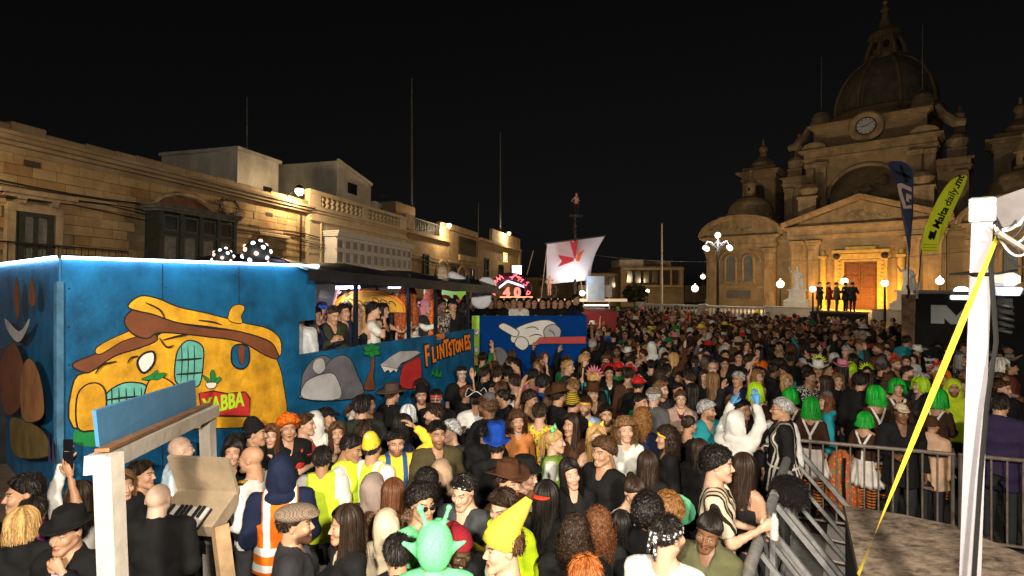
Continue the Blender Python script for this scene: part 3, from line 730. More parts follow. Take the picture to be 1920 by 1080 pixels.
# ---- hats, glasses and other things worn on the head (head coordinates); meshes are shared
WEAR = {}
def sdf_mesh(name, f, bx, step, material):
    v, q = snets(f, ax((bx[0], bx[1], step)), ax((bx[2], bx[3], step)), ax((bx[4], bx[5], step)))
    me = np_mesh(name, v, q); me.materials.append(MATS[material]); return me
def wear_mesh(kind):
    if kind in WEAR: return WEAR[kind]
    b = MB(); m = 'felt'; sm = True
    skull = lambda X, Y, Z, o: ell(X, Y, Z, EC, ER + o)
    if kind in ('cowboy', 'fedora', 'tophat', 'bowler', 'widebrim'):
        bw, ch, curl = {'cowboy': (.085, .125, .045), 'fedora': (.06, .115, .015), 'tophat': (.07, .19, .02), 'bowler': (.05, .11, .015), 'widebrim': (.11, .10, .0)}[kind]
        n = 32; prof = [(1 + bw / .095 * 1.0, -.006), (1 + bw / .095 * .99, .003), (1 + bw * .5 / .095, .0), (1.06, .0), (1.03, .02), (.97, ch * .6), (.90, ch * .92), (.75, ch * 1.0), (.35, ch * .95), (.001, ch * .90)]
        if kind == 'tophat': prof[4:] = [(1.03, .02), (1.0, ch * .5), (1.08, ch * .97), (1.0, ch), (.4, ch * .99), (.001, ch * .99)]
        vs = []; fs = []
        for r, z in prof:
            for j in range(n):
                a = 2 * pi * j / n; x = r * .090 * cos(a); y = r * .108 * sin(a) + .012
                zz = .075 + z + curl * max(0, r - 1.06) * abs(cos(a)) ** 1.5 * 1.4 - (.012 * max(0, r - 1.06) * abs(sin(a)))
                if z > ch * .85 and kind in ('cowboy', 'fedora'): zz -= .02 * (1 - min(1, abs(x) / .05)) * (1 if z > ch * .88 else 0)
                vs.append((x, y, zz))
        for i in range(len(prof) - 1):
            for j in range(n): fs.append((i * n + j, i * n + (j + 1) % n, i * n + n + (j + 1) % n, i * n + n + j))
        if kind == 'tophat': vs = [(x + .05 * max(0, z - .12) * sin(z * 30), y + .25 * max(0, z - .14) + .006 * sin(x * 60), z + .010 * sin(x * 45 + y * 30)) for x, y, z in vs]
        b.add(vs, fs)
    elif kind in ('cap', 'capback', 'helmet', 'hardhat'):
        o = .012 if kind.startswith('cap') else .03
        def f(X, Y, Z):
            d = skull(X, Y, Z, o); d = np.maximum(d, .055 - .10 * Y - Z); s = 1 if kind == 'capback' else -1
            vis = np.maximum(ell(X, Y, Z, (0, s * .09, .058), (.072, .085, .05)), np.abs(Z - .062 + abs(s) * .25 * (np.abs(Y) - .1) * (1 if s < 0 else .6) + 2.5 * X * X) - .007)
            if kind in ('helmet', 'hardhat'): vis = np.maximum(ell(X, Y, Z, (0, .01, .06), (.135, .155, .06)), np.abs(Z - .062) - .008)
            d = np.minimum(d, vis)
            if kind == 'helmet': d = np.minimum(d, np.maximum(ell(X, Y, Z, (0, .015, .10), (.012, .13, .085)), .06 - Z))
            return d
        me = sdf_mesh('cap', f, (-.16, .16, -.19, .20, .02, .24), .0085, 'plastic' if o > .02 else 'felt'); WEAR[kind] = me; return me
    elif kind == 'flatcap':
        def f(X, Y, Z):
            d = ell(X, Y, Z, (0, .005, .085), (.102, .135, .055)); d = smin(d, ell(X, Y, Z, (0, -.09, .065), (.07, .065, .016)), .03); return np.maximum(d, .052 + .18 * -Y * .3 - Z)
        me = sdf_mesh('flat_cap', f, (-.13, .13, -.18, .17, .02, .17), .0085, 'tweed'); WEAR[kind] = me; return me
    elif kind in ('beanie', 'rasta', 'eyebeanie'):
        def f(X, Y, Z):
            d = skull(X, Y, Z, .015); d = smin(d, ell(X, Y, Z, (0, .04, .12), (.07, .08, .07)), .03); d = np.maximum(d, .04 - .25 * Y - Z)
            return d
        me = sdf_mesh('beanie', f, (-.13, .13, -.13, .17, -.02, .22), .010, 'beaniestripes' if kind == 'rasta' else 'felt'); WEAR[kind] = me; return me
    elif kind == 'durag':
        def f(X, Y, Z): return np.maximum(skull(X, Y, Z, .010), .045 - .55 * (Y + .02) * .9 - Z) 
        me = sdf_mesh('bandana', f, (-.13, .13, -.13, .17, -.08, .19), .010, 'paisley'); WEAR[kind] = me; return me
    elif kind in ('headband', 'goldband'):
        def f(X, Y, Z):
            zc = .052 + (Y + .08) * -.05
            d = np.maximum(skull(X, Y, Z, .012), np.abs(Z - zc) - .018)
            if kind == 'headband': d = np.minimum(d, smin(cone(X, Y, Z, (.01, .12, .05), (.02, .15, -.06), .016, .012), cone(X, Y, Z, (-.01, .12, .05), (-.03, .15, -.09), .014, .010), .01))
            return d
        me = sdf_mesh('headband', f, (-.12, .12, -.12, .19, -.12, .10), .009, 'paisley' if kind == 'headband' else 'plastic'); WEAR[kind] = me; return me
    elif kind in ('hood', 'keffiyeh', 'veil', 'scarf'):
        L = {'hood': .16, 'keffiyeh': .30, 'veil': .34, 'scarf': .22}[kind]
        def f(X, Y, Z):
            d = smin(skull(X, Y, Z, .022), np.maximum(ell(X, Y, Z, (0, .04, -.08), (.118, .105, L)), Z - .06), .03)
            d = smax(d, -ell(X, Y, Z, (0, -.10, -.03 if kind != 'keffiyeh' else -.08), (.068, .10, .105 if kind != 'keffiyeh' else .16)), .015)
            d = np.maximum(d, -(Z + .08 + L * .75)); return d + .011 * wob(X, Y * 1.2, Z * .5, 34, 4) + .004 * wob(X, Y, Z, 70, 7)
        me = sdf_mesh('hood', f, (-.16, .16, -.15, .19, -.36, .19), .012, {'keffiyeh': 'cloth', 'scarf': 'cloth'}.get(kind, 'cloth')); WEAR[kind] = me; return me
    elif kind == 'pirate':
        n = 36; vs = []; fs = []; prof = [(1.0, .0, 0), (1.05, .0, 0), (1.75, .0, 1), (1.80, .005, 1)]
        for r, z, u in prof:
            for j in range(n):
                a = 2 * pi * j / n; up = u * (.055 + .045 * cos(3 * a + pi)); rr = 1 + (r - 1) * (1 - .45 * u * (up / .1)); vs.append((rr * .092 * sin(a), -rr * .11 * cos(a) + .012, .068 + z + up))
        for i in range(3):
            for j in range(n): fs.append((i * n + j, i * n + (j + 1) % n, i * n + n + (j + 1) % n, i * n + n + j))
        b.add(vs, fs); b.lathe([(.097, .066), (.094, .10), (.075, .135), (.03, .15), (.001, .152)], 20, Matrix.Translation((0, .012, 0)) @ Matrix.Diagonal((1, 1.12, 1, 1)))
    elif kind == 'pirate_trim':
        pts = []
        for j in range(37):
            a = 2 * pi * j / 36; up = .055 + .045 * cos(3 * a + pi); rr = 1 + .80 * (1 - .45 * up / .1); pts.append((rr * .092 * sin(a), -rr * .11 * cos(a) + .012, .075 + up))
        b.tube(pts, .0055, 5); m = 'cloth'
    elif kind == 'banana':
        pts = [(0, -.01, .035), (0, .0, .07), (0, .02, .11), (0, .06, .16), (0, .115, .215), (0, .155, .262), (0, .17, .285)]
        b.tube(pts, [.112, .110, .095, .070, .047, .027, .021], 7); m = 'felt'
    elif kind == 'banana_tip': b.tube([(0, .16, .272), (0, .185, .31)], [.025, .016], 8); m = 'felt'
    elif kind == 'alien':
        def f(X, Y, Z):
            d = ell(X, Y, Z, (0, .01, .02), (.112, .135, .155)); d = smin(d, cone(np.abs(X), Y, Z, (.10, 0, .0), (.185, -.01, .035), .035, .012), .03)
            d = smin(d, cone(np.abs(X), Y, Z, (.045, 0, .14), (.085, 0, .25), .012, .010), .02); d = np.minimum(d, sph(np.abs(X), Y, Z, (.088, 0, .262), .019))
            return smax(d, -ell(X, Y, Z, (0, -.15, -.02), (.07, .09, .10)), .02) + .006 * wob(X, Y, Z, 30, 5) + .004 * np.exp(-(X / .006) ** 2)
        me = sdf_mesh('alien_hood', f, (-.26, .26, -.19, .19, -.18, .38), .012, 'felt'); WEAR[kind] = me; return me
    elif kind in ('glasses', 'sunglasses'):
        for s in (-1, 1):
            if kind == 'sunglasses': b.ball((s * .031, -.098, .004), (.026, .006, .019), 12, 6)
            else:
                ring = [(s * .031 + .024 * cos(a), -.1, .004 + .020 * sin(a)) for a in [2 * pi * k / 14 for k in range(15)]]; b.tube(ring, .0016, 4, False)
            b.tube([(s * .055, -.094, .008), (s * .076, -.06, .010), (s * .080, .01, .012)], .0022, 4)
        b.tube([(-.010, -.104, .008), (.010, -.104, .008)], .0025, 4); m = 'plastic'
    elif kind == 'mask':
        v, q = snets(lambda X, Y, Z: np.maximum(np.abs(ell(X, Y, Z, (0, -.022, -.02), (.074, .098, .115))) - .003, Y + .055), ax((-.09, .09, .008)), ax((-.13, -.03, .008)), ax((-.14, .11, .008)))
        me = np_mesh('mask', v, q); me.materials.append(MATS['plastic']); WEAR[kind] = me; return me
    elif kind == 'ears':
        b.tube([(.088 * cos(a), .02, .045 + .10 * sin(a)) for a in [pi * k / 12 for k in range(13)]], .006, 6)
        for s in (-1, 1): b.lathe([(.028, 0), (.022, .02), (.001, .06)], 8, Matrix.Translation((s * .055, .02, .125)) @ Matrix.Rotation(s * .35, 4, 'Y'))
    elif kind == 'spikes':
        for k in range(9):
            a = pi * (k + .5) / 9; b.lathe([(.016, 0), (.018, .03), (.001, .09)], 6, Matrix.Translation((.09 * cos(a), .02, .05 + .095 * sin(a))) @ Matrix.Rotation(pi / 2 - a, 4, 'Y'))
        b.tube([(.092 * cos(a), .02, .045 + .10 * sin(a)) for a in [pi * k / 12 for k in range(13)]], .008, 6)
    elif kind == 'eyeball': b.ball((0, -.09, .125), (.034, .016, .030), 14, 8); m = 'plastic'
    elif kind == 'pupil': b.ball((.004, -.106, .125), (.012, .006, .012), 10, 6); m = 'plastic'
    me = b.mesh(kind); me.materials.append(MATS[m]); me.polygons.foreach_set('use_smooth', [True] * len(me.polygons)); WEAR[kind] = me; return me
SKIN = {'fair': (.60, .36, .25), 'tan': (.50, .28, .175), 'olive': (.40, .215, .125), 'brown': (.20, .095, .05), 'dark': (.075, .035, .02), 'pale': (.68, .46, .35)}
HCOL = {'black': (.012, .009, .008), 'dark': (.028, .016, .010), 'brown': (.075, .036, .017), 'chestnut': (.12, .045, .018), 'lightbrown': (.20, .105, .045), 'blonde': (.48, .29, .11), 'grey': (.42, .42, .42),
        'green': (.01, .36, .03), 'lime': (.36, .60, .01), 'orange': (.75, .16, .01), 'white': (.7, .68, .62), 'ginger': (.30, .085, .02), 'silver': (.6, .62, .66)}
CCOL = {'black': (.010, .010, .011), 'white': (.74, .73, .70), 'grey': (.10, .10, .105), 'charcoal': (.028, .028, .032), 'navy': (.012, .018, .05), 'olive': (.075, .062, .028), 'beige': (.42, .30, .19), 'cream': (.62, .52, .38),
        'red': (.48, .02, .015), 'maroon': (.10, .008, .012), 'pink': (.62, .20, .30), 'magenta': (.40, .035, .30), 'purple': (.12, .03, .22), 'blue': (.02, .10, .42), 'lightblue': (.35, .52, .72), 'teal': (.02, .28, .34),
        'green': (.015, .16, .05), 'mint': (.18, .72, .33), 'lime': (.62, .85, .02), 'yellow': (.85, .62, .05), 'orange': (.95, .20, .01), 'brown': (.07, .03, .014), 'tan': (.30, .17, .09), 'lilac': (.52, .45, .62), 'peach': (.62, .40, .27), 'hiviz': (.68, .92, .05), 'silver': (.45, .47, .5)}
HATNAME = {'cowboy': 'cowboy_hat', 'fedora': 'brimmed_hat', 'tophat': 'felt_hat', 'bowler': 'bowler_hat', 'widebrim': 'wide_brimmed_hat', 'cap': 'cap', 'capback': 'cap', 'helmet': 'helmet', 'hardhat': 'hard_hat', 'flatcap': 'flat_cap', 'beanie': 'beanie', 'rasta': 'beanie', 'eyebeanie': 'beanie',
           'durag': 'bandana', 'headband': 'headband', 'goldband': 'headband', 'hood': 'hood', 'keffiyeh': 'headscarf', 'veil': 'veil', 'scarf': 'headscarf', 'pirate': 'tricorn_hat', 'pirate_trim': 'hat_trim', 'banana': 'banana_hat', 'banana_tip': 'banana_tip', 'alien': 'alien_hood', 'glasses': 'glasses', 'sunglasses': 'sunglasses', 'mask': 'mask', 'ears': 'ear_headband', 'spikes': 'spiked_headband', 'eyeball': 'cap_eye', 'pupil': 'cap_pupil'}
TOPM = {}
def top_mesh(sex, L, R, kind, lod, matn, low=False):
    k = (sex, L, R, kind, lod, matn)
    if k not in TOPM:
        v, q = top_tpl(sex, L, R, kind, .021 if lod == 'A' else .036, hash_s(L + R))
        TOPM[k] = np_mesh('garment', v, q); TOPM[k].materials.append(MATS[matn])
    return TOPM[k]
def low_mesh(sex, kind, matn='cloth'):
    k = (sex, kind, matn)
    if k not in TOPM:
        v, q = low_tpl(sex, kind, .022 if kind == 'skirt' else .034); TOPM[k] = np_mesh('trousers', v, q); TOPM[k].materials.append(MATS[matn])
    return TOPM[k]
GARNAME = {'coat': 'jacket', 'hoodie': 'hooded_top', 'long': 'shirt', 'short': 'shirt', 'sleeveless': 'top', 'strap': 'top', 'vest': 'vest', 'dress': 'dress', 'loose': 'shirt', 'tucked': 'shirt'}
NPEOPLE = [0]
def rgb(c, table): return table[c] if isinstance(c, str) else c
def person(loc, yaw, sex='m', skin='tan', hair='short', hcol='dark', top='long', tcol='black', tmat='cloth', low='trousers', lcol='charcoal', L='down', R='down', hy=0, hp=0, hr=0,
           wear=(), beard=0, mouth=0.0, scale=1.0, lod='A', label=None, group=None, lean=0.0, vest=None, inner=None):
    """one person: root Empty at the feet > body, hair, garments, things worn. yaw 0 faces the camera (-y)"""
    root = empty('person', Matrix.Translation(loc) @ Matrix.Rotation(radians(yaw), 4, 'Z') @ Matrix.Rotation(radians(lean), 4, 'X') @ Matrix.Scale(scale, 4))
    if lod == 'A' and loc[1] > 7.7: lod = 'B'
    hm = head_matrix(sex, hy, hp, hr)
    if lod == 'A':
        rr = np.random.default_rng(NPEOPLE[0] + 77); hm = hm @ Matrix.Diagonal((rr.uniform(.93, 1.06), rr.uniform(.96, 1.04), rr.uniform(.95, 1.06), 1))
        if not mouth and rr.random() < .4: mouth = -1.0 if rr.random() < .7 else .35
    key = None if lod == 'A' else (sex, L, R, round(hy), round(hp), bool(beard), mouth)
    if lod != 'A' and beard: beard = .8
    body = link('body', compose(sex, L, R, hm, lod, beard, mouth, key), None, root, color=rgb(skin, SKIN))
    if hair: link('hair', hair_mesh(hair, lod), None, root, hm, color=rgb(hcol, HCOL))
    if inner:
        link('shirt', top_mesh(sex, L, R, inner[0], lod, 'cloth'), None, root, color=rgb(inner[1], CCOL))
    if top: link(GARNAME[top], top_mesh(sex, L, R, top, lod, tmat), None, root, color=rgb(tcol, CCOL))
    if vest: link('vest', top_mesh(sex, L, R, 'vest', lod, 'cloth'), None, root, color=rgb(vest, CCOL))
    link({'skirt': 'skirt'}.get(low, 'trousers'), low_mesh(sex, low), None, root, color=rgb(lcol, CCOL))
    if low == 'skirt': link('tights', low_mesh(sex, 'trousers', 'sockstripes'), None, root, color=(.55, .17, .04))
    for w in wear:
        k, c = w[0], w[1]; mm = hm
        if len(w) > 2: mm = hm @ Matrix.Translation(w[2])
        link(HATNAME.get(k, k), wear_mesh(k), None, root, mm, color=rgb(c, CCOL))
    tag(root, label or 'person in the crowd', 'person', group); NPEOPLE[0] += 1
    return root
# ================================================================ ground
b = MB(); b.add([(-150, -40, 0), (150, -40, 0), (150, 200, 0), (-150, 200, 0)], [(0, 1, 2, 3)])
tag(part('ground', b, mat('asphalt', (.055, .052, .048), .85, .3, 1.2, .4, 40)), kind='structure')
LIME = (.46, .33, .185)
def frame2(ox, oy, ux, uy, oz=0.0):
    L = sqrt(ux * ux + uy * uy); ux /= L; uy /= L
    return Matrix(((ux, -uy, 0, ox), (uy, ux, 0, oy), (0, 0, 1, oz), (0, 0, 0, 1)))
m_lime = masonry('limestone courses', (.46, .34, .20), (.40, .285, .155), (.36, .27, .17), .62, .30, .007, .6, .42)
m_limedk = masonry('limestone courses aged', (.36, .27, .16), (.30, .215, .12), (.26, .2, .12), .62, .30, .007, .6, .45)
m_lc = mat('carved limestone', (.45, .335, .20), .85, .22, 1.7, .5, 12, stain=.45, spec=.2)
m_white = mat('white render', (.62, .57, .48), .8, .12, 1.0, .25, 20, stain=.25, spec=.2)
m_cream = mat('cream render', (.60, .48, .32), .8, .12, .8, .25, 20, stain=.2, spec=.2)
m_wood_dk = mat('dark green painted timber', (.030, .035, .032), .55, .3, 8)
m_wood_wh = mat('white painted timber', (.72, .68, .64), .5, .08, 3)
m_wood_br = mat('brown timber', (.16, .06, .02), .6, .35, 7, .3, 30)
m_iron = mat('black iron', (.014, .014, .015), .5, .2, 20)
m_glass = mat('dark window glass', (.02, .022, .025), .12, .1, 3, spec=.6)
m_glassg = mat('grey frosted glass', (.16, .17, .19), .3, .15, 2, spec=.5)
m_curtain = mat('net curtain', (.22, .21, .18), .9, .25, 9)
m_cable = mat('black cable', (.012, .012, .012), .6, .1, 5)
m_hole = mat('recess shade colour', (.05, .036, .022), .9, .2, 5)  # shade inside holes, loggia and openings is put into this dark colour
WARM = (1.0, .74, .43)

def blockmesh(name, w, h, t, k):
    r = np.random.default_rng(k); b = MB(); b.box((0, 0, 0), (w, t, h), bev=.012)
    v = np.array(b.v); v += r.normal(0, .0025, v.shape); b.v = [tuple(p) for p in v]; return b.mesh(name)
def block_material():
    m, n, l, b = nodes_of('weathered limestone block')
    oi = n.new('ShaderNodeObjectInfo'); tc = n.new('ShaderNodeTexCoord'); geo = n.new('ShaderNodeNewGeometry')
    rp = n.new('ShaderNodeValToRGB'); e = rp.color_ramp.elements
    e[0].color = (.33, .20, .085, 1); e[1].color = (.50, .36, .19, 1); k = e.new(.35); k.color = (.43, .29, .14, 1); k2 = e.new(.75); k2.color = (.45, .325, .17, 1)
    l.new(oi.outputs['Random'], rp.inputs['Fac'])
    nz = n.new('ShaderNodeTexNoise'); nz.inputs['Scale'].default_value = .8; nz.inputs['Detail'].default_value = 9; nz.inputs['Roughness'].default_value = .72; l.new(geo.outputs['Position'], nz.inputs['Vector'])
    r2 = n.new('ShaderNodeValToRGB'); r2.color_ramp.elements[0].position = .38; r2.color_ramp.elements[1].position = .75; r2.color_ramp.elements[0].color = (1, 1, 1, 1); r2.color_ramp.elements[1].color = (.42, .36, .28, 1)
    l.new(nz.outputs['Fac'], r2.inputs['Fac'])
    mx = n.new('ShaderNodeMixRGB'); mx.blend_type = 'MULTIPLY'; mx.inputs[0].default_value = 1; l.new(rp.outputs[0], mx.inputs[1]); l.new(r2.outputs[0], mx.inputs[2]); l.new(mx.outputs[0], b.inputs['Base Color'])
    b.inputs['Roughness'].default_value = .9; b.inputs['Specular IOR Level'].default_value = .15
    n3 = n.new('ShaderNodeTexNoise'); n3.inputs['Scale'].default_value = 14; n3.inputs['Detail'].default_value = 6; l.new(geo.outputs['Position'], n3.inputs['Vector'])
    bp = n.new('ShaderNodeBump'); bp.inputs['Strength'].default_value = .55; bp.inputs['Distance'].default_value = .03; l.new(n3.outputs['Fac'], bp.inputs['Height']); l.new(bp.outputs[0], b.inputs['Normal'])
    return m
m_block = block_material()

# ================================================================ houses along the left side of the square
FX0, FK = -17.98, .29                       # facade line X = FX0 + FK * Y
HF = frame2(FX0 + FK * 12, 12, FK, 1, .01) @ Matrix.Rotation(radians(1.36), 4, 'Y')       # local x runs along the street, -y faces the square
def fs(px, py=None):                        # photo pixel on the facade -> (x along facade, z)
    d = -FX0 / (FK - (px - HX) / F); s = (d - 12) / .9604
    return s if py is None else (s, 3.0 - (py - 552) / F * d)
def window(parent, s0, s1, z0, z1, y, frame_m, glass_m, nx=2, nz=2, fw=.07, deep=.12, curtain=False):
    o = MB()
    o.box(((s0 + s1) / 2, y - deep / 2, z1 - fw / 2), (s1 - s0, deep, fw)).box(((s0 + s1) / 2, y - deep / 2, z0 + fw / 2), (s1 - s0, deep, fw))
    for s in (s0 + fw / 2, s1 - fw / 2): o.box((s, y - deep / 2, (z0 + z1) / 2), (fw, deep, z1 - z0 - 2 * fw))
    w = part('window', o, frame_m, parent)
    cx = (s1 - s0) / nx; cz = (z1 - z0) / nz
    for i in range(nx):
        for j in range(nz):
            g = MB().box((s0 + cx * (i + .5), y - .02, z0 + cz * (j + .5)), (cx - fw * .9, .02, cz - fw * .9)); part('pane', g, glass_m, w)
    for i in range(1, nx): part('mullion', MB().box((s0 + cx * i, y - .055, (z0 + z1) / 2), (fw * .8, .07, z1 - z0 - 2 * fw)), frame_m, w)
    for j in range(1, nz): part('glazing_bar', MB().box(((s0 + s1) / 2, y - .045, z0 + cz * j), (s1 - s0 - 2 * fw, .045, fw * .7)), frame_m, w)
    return w

# ---- old stone house with timber balcony
H1 = empty('stone_house', HF); tag(H1, 'old limestone house with dark timber box balcony behind the blue float', 'house')
s_end = fs(573); wall = part('wall', MB().box((s_end / 2 - 2, 3.1, 3.6), (s_end + 3.9, 6, 7.2)), m_limedk, H1)
openings = [(fs(14), fs(92), 3.3, 5.55), (fs(252), fs(414), 3.0, 5.95), (fs(491), fs(514), 3.3, 4.95)]
bm_ = [blockmesh('stone_block', w, .292, .12, k) for k, w in enumerate((.60, .72, .48, .66, .54))]
zc = 3.75; row = 0
while zc < 7.0:
    s = fs(0) - 1.2 - RNG.uniform(0, .5)
    while s < s_end - .15:
        k = int(RNG.integers(0, 5)); w = (.60, .72, .48, .66, .54)[k]
        c = s + w / 2
        if c + w / 2 < s_end and not any(c + w / 2 > a and c - w / 2 < b_ and zc + .15 > z0 and zc - .15 < z1 for a, b_, z0, z1 in openings):
            link('stone_block', bm_[k], m_block, wall, Matrix.Translation((c, .06 + RNG.normal(0, .007), zc)))
        s += w + .012
    zc += .30; row += 1
cor = MB()
for z, h, p in ((7.08, .10, .16), (7.19, .12, .28), (7.31, .10, .40)): cor.box((s_end / 2 - 2, -p / 2, z + h / 2), (s_end + 3.9, p, h))
part('cornice', cor, m_limedk, H1)
par = MB()
s = -3.6
while s < s_end - .1:
    w = RNG.uniform(.6, 1.1); w = min(w, s_end - s); par.box((s + w / 2, .12, 7.55 + RNG.normal(0, .025)), (w - .015, .3, .30), bev=.03); s += w
part('parapet', par, m_limedk, H1)
window(H1, fs(22), fs(86), 3.4, fs(50, 398)[1], -.02, m_wood_dk, m_curtain, 2, 2, .12)
sr = MB(); a, b_ = fs(14), fs(92); zt = fs(50, 398)[1]
sr.box((a - .09, -.05, 4.3), (.2, .14, 2.0)).box((b_ + .09, -.05, 4.3), (.2, .14, 2.0)).box(((a + b_) / 2, -.05, zt + .12), (b_ - a + .38, .14, .24))
sr.box(((a + b_) / 2, -.14, zt + .52), (b_ - a + .9, .36, .12)).box(((a + b_) / 2, -.10, zt + .42), (b_ - a + .7, .26, .10))
for k in (a + .1, b_ - .1): sr.box((k, -.1, zt + .30), (.16, .22, .16), taper=1.3)
part('window_surround', sr, m_lc, H1)
bal = part('balcony', MB().box(((a + b_) / 2 + .3, -.45, 3.35), (b_ - a + 2.6, .9, .14)), m_lc, H1)
for k in range(19):
    x = a - 1.0 + (b_ - a + 2.6) * k / 18; part('railing_bar', MB().tube([(x, -.86, 3.42), (x, -.86, 4.35)], .013, 6), m_iron, bal)
part('handrail', MB().box(((a + b_) / 2 + .3, -.86, 4.37), (b_ - a + 2.6, .05, .05)), m_iron, bal)
# enclosed timber balcony
a, b_ = fs(262), fs(405); ztop = fs(330, 398)[1] - .15
gal = part('timber_balcony', MB().box(((a + b_) / 2, -.4, 3.15), (b_ - a, .8, .9)), m_wood_dk, H1)
top = MB()
for z, h, p in ((ztop, .09, .10), (ztop + .09, .10, .18), (ztop + .19, .06, .24)): top.box(((a + b_) / 2, -.4 - p / 4, z + h / 2), (b_ - a + p * 2, .8 + p, h))
part('balcony_roof', top, mat('weathered grey timber', (.12, .11, .095), .8, .3, 6), gal)
for k in range(5):
    x = a + (b_ - a) * k / 4; part('post', MB().box((x, -.77, (3.6 + ztop) / 2), (.14, .12, ztop - 3.6)), m_wood_dk, gal)
for k in range(4):
    x0 = a + (b_ - a) * k / 4 + .09; x1 = a + (b_ - a) * (k + 1) / 4 - .09
    for (z0, z1) in ((3.68, ztop - .78), (ztop - .66, ztop - .08)):
        fr = MB(); fr.box(((x0 + x1) / 2, -.74, z1 - .035), (x1 - x0, .07, .07)).box(((x0 + x1) / 2, -.74, z0 + .035), (x1 - x0, .07, .07))
        for x in (x0 + .035, x1 - .035): fr.box((x, -.74, (z0 + z1) / 2), (.07, .07, z1 - z0 - .14))
        f_ = part('sash', fr, mat('worn painted sash', (.075, .078, .07), .6, .3, 12), gal)
        part('pane', MB().box(((x0 + x1) / 2, -.72, (z0 + z1) / 2), (x1 - x0 - .14, .02, z1 - z0 - .14)), m_glass if z0 > 4.6 else m_curtain, f_)
part('side_panel', MB().box((a + .02, -.4, (3.6 + ztop) / 2), (.06, .62, ztop - 3.6)), m_wood_dk, gal)
part('transom', MB().box(((a + b_) / 2, -.765, ztop - .72), (b_ - a, .1, .09)), m_wood_dk, gal)
arc_ = MB(); n = 18; w2 = (b_ - a) * .36; cx = (a + b_) / 2
pl = [(cx + w2 * cos(pi * k / n), ztop + .25 + .48 * sin(pi * k / n)) for k in range(n + 1)]
arc_.prism(pl, .1); part('arch_panel', arc_, mat('dark red arch', (.13, .05, .025), .85, .3, 5), H1)
am = MB().tube([(x, -.1, z + .03) for x, z in [(cx + (w2 + .08) * cos(pi * k / n), ztop + .25 + .56 * sin(pi * k / n)) for k in range(n + 1)]], .07, 6); part('arch_moulding', am, m_lc, H1)
window(H1, fs(494), fs(511), 3.4, 4.75, -.01, m_wood_dk, m_glass, 1, 2, .08)
part('hood_mould', MB().box(((fs(475) + fs(533)) / 2, -.12, fs(505, 441)[1]), (fs(533) - fs(475), .26, .16), bev=.03), m_lc, H1)
for px, py in ((48, 305), (330, 363), (500, 401)):
    s, z = fs(px, py); part('vent', MB().box((s, -.002, z), (.42, .03, .17)), m_hole, H1)
s = fs(558); part('drainpipe', MB().tube([(s, -.08, 1), (s, -.08, 6.95)], .05, 8), m_iron, H1)
# cables strung along the house fronts
for k in range(5):
    b = MB(); pts = []
    for i in range(41):
        s = -2 + i * 1.0; z = 6.25 - .12 * k - .012 * i - .16 * sin(pi * ((s * .9 + k * .7) % 6.5) / 6.5) + (.05 if k % 2 else 0); pts.append((s, -.10 - .03 * k, z))
    b.tube(pts, .016 if k else .024, 5); o = part('cable', b, m_cable, None, HF)
    tag(o, 'black cable strung along the stone house fronts under the cornice', 'cable', 'cables along the house fronts')
b = MB(); s0, z0 = fs(418, 387)
for k in range(6):
    r = np.random.default_rng(k); pts = [(s0 + (.55 + .15 * r.normal()) * cos(t) + .1 * r.normal(), -.14 - .02 * k, z0 + (.30 + .06 * r.normal()) * sin(t)) for t in np.linspace(0, 2 * pi, 18)]; b.tube(pts + [pts[0]], .014, 5)
tag(part('cable_coil', b, m_cable, None, HF), 'loose coil of black cable hung on the stone wall', 'cable')

# ---- cream house with balustraded parapet and white timber balcony
H2 = empty('cream_house', HF); tag(H2, 'cream rendered house with pierced parapet and long white timber balcony', 'house')
s0, s1 = s_end + .02, fs(757)
part('wall', MB().box(((s0 + s1) / 2, 3.0, 3.65), (s1 - s0, 6.2, 7.3)), m_cream, H2)
band = MB()
for z, h, p in ((6.75, .12, .12), (7.18, .12, .10), (7.30, .12, .22)): band.box(((s0 + s1) / 2, -.1 - p / 2, z + h / 2), (s1 - s0, p, h))
part('cornice', band, m_cream, H2)
P = MB(); P.box(((s0 + s1) / 2, .05, 7.48), (s1 - s0, .3, .14)).box(((s0 + s1) / 2, .05, 8.22), (s1 - s0, .36, .2))
segs = [(s0 + .9, s0 + .9 + (s1 - s0 - 1.8) * .47), (s0 + .9 + (s1 - s0 - 1.8) * .53, s1 - .9)]
for x0, x1 in ((s0, segs[0][0]), (segs[0][1], segs[1][0]), (segs[1][1], s1)): P.box(((x0 + x1) / 2, .05, 7.83), (x1 - x0, .3, .56))
para = part('parapet', P, m_cream, H2)
part('parapet_back', MB().box(((s0 + s1) / 2, .28, 7.8), (s1 - s0 - 1.8, .1, .6)), m_hole, para)
prof = [(.07, -.28), (.11, -.24), (.17, -.13), (.13, -.04), (.06, 0), (.13, .04), (.17, .13), (.11, .24), (.07, .28)]
bme = MB().lathe(prof, 10).mesh('baluster'); bme.polygons.foreach_set('use_smooth', [True] * len(bme.polygons))
for x0, x1 in segs:
    k = int((x1 - x0) / .42)
    for i in range(k): link('baluster', bme, m_cream, para, Matrix.Translation((x0 + (i + .5) * (x1 - x0) / k, .05, 7.83)))
ga, gb = fs(600), fs(748); zt = 6.05
gal = part('timber_balcony', MB().box(((ga + gb) / 2, -.52, 4.1), (gb - ga, .8, .9)), m_wood_wh, H2)
b = MB()
for z, h, p in ((zt, .1, .1), (zt + .1, .1, .2), (zt + .2, .07, .3)): b.box(((ga + gb) / 2, -.52 - p / 4, z + h / 2), (gb - ga + p, .8 + p, h))
part('balcony_roof', b, m_wood_wh, gal)
part('balcony_back', MB().box(((ga + gb) / 2, -.48, 5.3), (gb - ga - .1, .66, 1.5)), m_wood_wh, gal)
nn = 12
